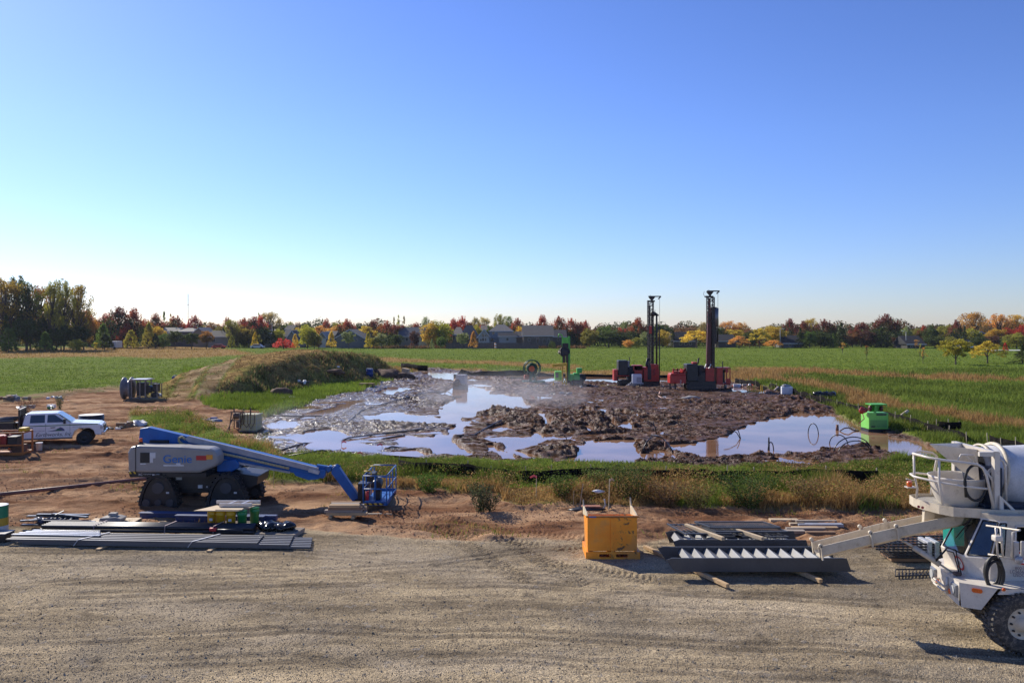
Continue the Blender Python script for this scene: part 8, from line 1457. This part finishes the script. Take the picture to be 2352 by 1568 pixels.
whip([(1303, 1016, y_(1016)), (1300, 1003, y_(1016)), (1293, 999, y_(1016)), (1283, 999, y_(1016))], 'pale bent conduit end above the middle puddle'); whip([(1447, 955, y_(955)), (1452, 944, y_(955)), (1457, 940, y_(955))], 'short bent conduit end in the far mud'); whip([(1301, 948, y_(948)), (1306, 938, y_(948))], 'tiny conduit end in the far mud, left'); whip([(1709, 922, y_(922)), (1712, 908, y_(922)), (1716, 902, y_(922))], 'thin conduit end below the dark red keg'); whip([(1134, 955, y_(955)), (1133, 948, y_(955)), (1136, 946, y_(955))], 'small pale conduit end near the bright puddle')
g = G(1533, 1032, 0); o = MB().box(-.12, .12, 0, .24, -.1, .42).build('pipe_stub', pm('brown_stub', (.20, .10, .07), .7, 0, .2, 8)); o.location = g; tag(o, 'square brown stub standing left of the lake', 'stub'); g = G(1923, 988, 0); o = MB().cyl((0, 0, -.1), (.0, 0, .36), .1, .08).build('pipe_stub', pm('brown_stub', (.20, .10, .07), .7, 0, .2, 8)); o.location = g; tag(o, 'brown stub standing in the middle of the lake', 'stub')
o = MB().tube([(-.3, 0, .02), (0, .05, .18), (.25, 0, .22), (.6, .1, .05), (.9, 0, .02)], .04).build('debris_branch', RST); o.location = G(1940, 990); tag(o, 'grey bent debris floating right of the lake stub', 'debris')
for pts, lab in (([(640, 1042), (700, 1020), (730, 1010), (770, 990), (800, 972), (830, 945), (900, 925), (960, 912), (1010, 903)], 'dark hose running from the weed bank across the wet mud'), ([(655, 1046), (740, 1022), (800, 1008), (860, 1000), (940, 992), (1000, 985)], 'second dark hose across the wet mud'), ([(660, 1050), (740, 1040), (800, 1038), (850, 1034), (900, 1030), (970, 1026)], 'third dark hose along the near mud edge'), ([(780, 1036), (830, 1020), (880, 1008), (930, 1000)], 'grey hose branching from the near hoses'), ([(1050, 1010), (1090, 1000), (1130, 980), (1170, 965)], 'thin hose over the dark clods in the middle'), ([(600, 950), (630, 958), (680, 960), (740, 958)], 'pale hose leading away from the liquid tote')):
    tag(MB().tube([GG(a, b, .07) for a, b in pts], .045, 7).build('site_hose', pm('mud_hose', (.06, .05, .045), .4, 0, .2, 4)), lab, 'hose', 'hoses lying in the mud')
# ---------------------------------------------------------------- water spray drifting over the mud
def spray(name, verts, faces, dens, label, scale=.35, z0=0.0, zs=2.0):
    t = NT(name + '_mist'); co = t.coords(); n1 = t.noise(co, scale, 4, .6); n2 = t.ramp(n1, .38, .72); g_ = t.n('SeparateXYZ', Vector=co); fal = t.math('SUBTRACT', 1.0, t.math('DIVIDE', g_.outputs[2], zs), clamp=True)
    v = t.n('VolumePrincipled'); v.inputs['Color'].default_value = (.95, .95, 1, 1); v.inputs['Anisotropy'].default_value = .45; t.set(v.inputs['Density'], t.math('MULTIPLY', t.math('MULTIPLY', n2, fal), dens)); t.t.links.new(v.outputs[0], t.out.inputs['Volume'])
    m = MB(); m.add(verts, faces); o = m.build(name, t.m); return tag(o, label, 'mist', kind='stuff')
def blobv(cx, cy, rx_, ry_, rz_2, seed): m = MB(); m.blob((cx, cy, rz_2 * .45), (rx_, ry_, rz_2), seed, 20, .15); return m.v, m.f
for k, (px, py, rx_, ry_, rz2, d_, lab) in enumerate(((1150, 925, 7.5, 10, 2.3, .08, 'thin mist drifting over the bright middle puddle'), (800, 985, 6, 5.5, 1.7, .05, 'thin mist drifting over the left wet mud'))): g = G(px, py); v_, f_ = blobv(g.x, g.y, rx_, ry_, rz2, 40 + k); spray('water_mist', v_, f_, d_, lab, .3, 0, rz2 * 1.4)
def jet(px, py, dx, L_j, top, label, n=5000, seed=1):   # a fan of fine drops leaving a sprinkler
    g = G(px, py); r = np.random.default_rng(seed); tt = r.random(n) ** .7; sp = r.normal(0, .10, n) * tt + .0; x = g.x + dx * L_j * tt; y = g.y + .5 * tt * L_j * .3 + r.normal(0, .25, n) * tt * 2
    z = top * (1 - (1 - tt) ** 2) - r.random(n) ** .8 * tt * top * .9 + .1; P = np.stack([x, y, np.maximum(z, .02)], 1); v, q = leafcloud(P, .010, seed)
    return tag(npmesh('water_spray', v, q, pm('water_drops', (.8, .82, .85), .3), None, smooth=False), label, 'spray', kind='stuff')
jet(902, 1026, -1, 2.6, 1.6, 'fan of fine water drops from the near sprinkler', 2600, 1); jet(1284, 970, -1, 4.0, 2.6, 'fan of fine water drops from the far sprinkler', 2600, 2)

# air between the camera and the houses
t = NT('air'); v = t.n('VolumePrincipled'); v.inputs['Color'].default_value = (.72, .82, 1.0, 1); v.inputs['Density'].default_value = .00008; v.inputs['Anisotropy'].default_value = .2; t.t.links.new(v.outputs[0], t.out.inputs['Volume'])
tag(MB().box(-900, 900, -50, 1000, -2.5, 46).build('haze', t.m), 'thin pale air over the whole site', 'haze', kind='stuff')
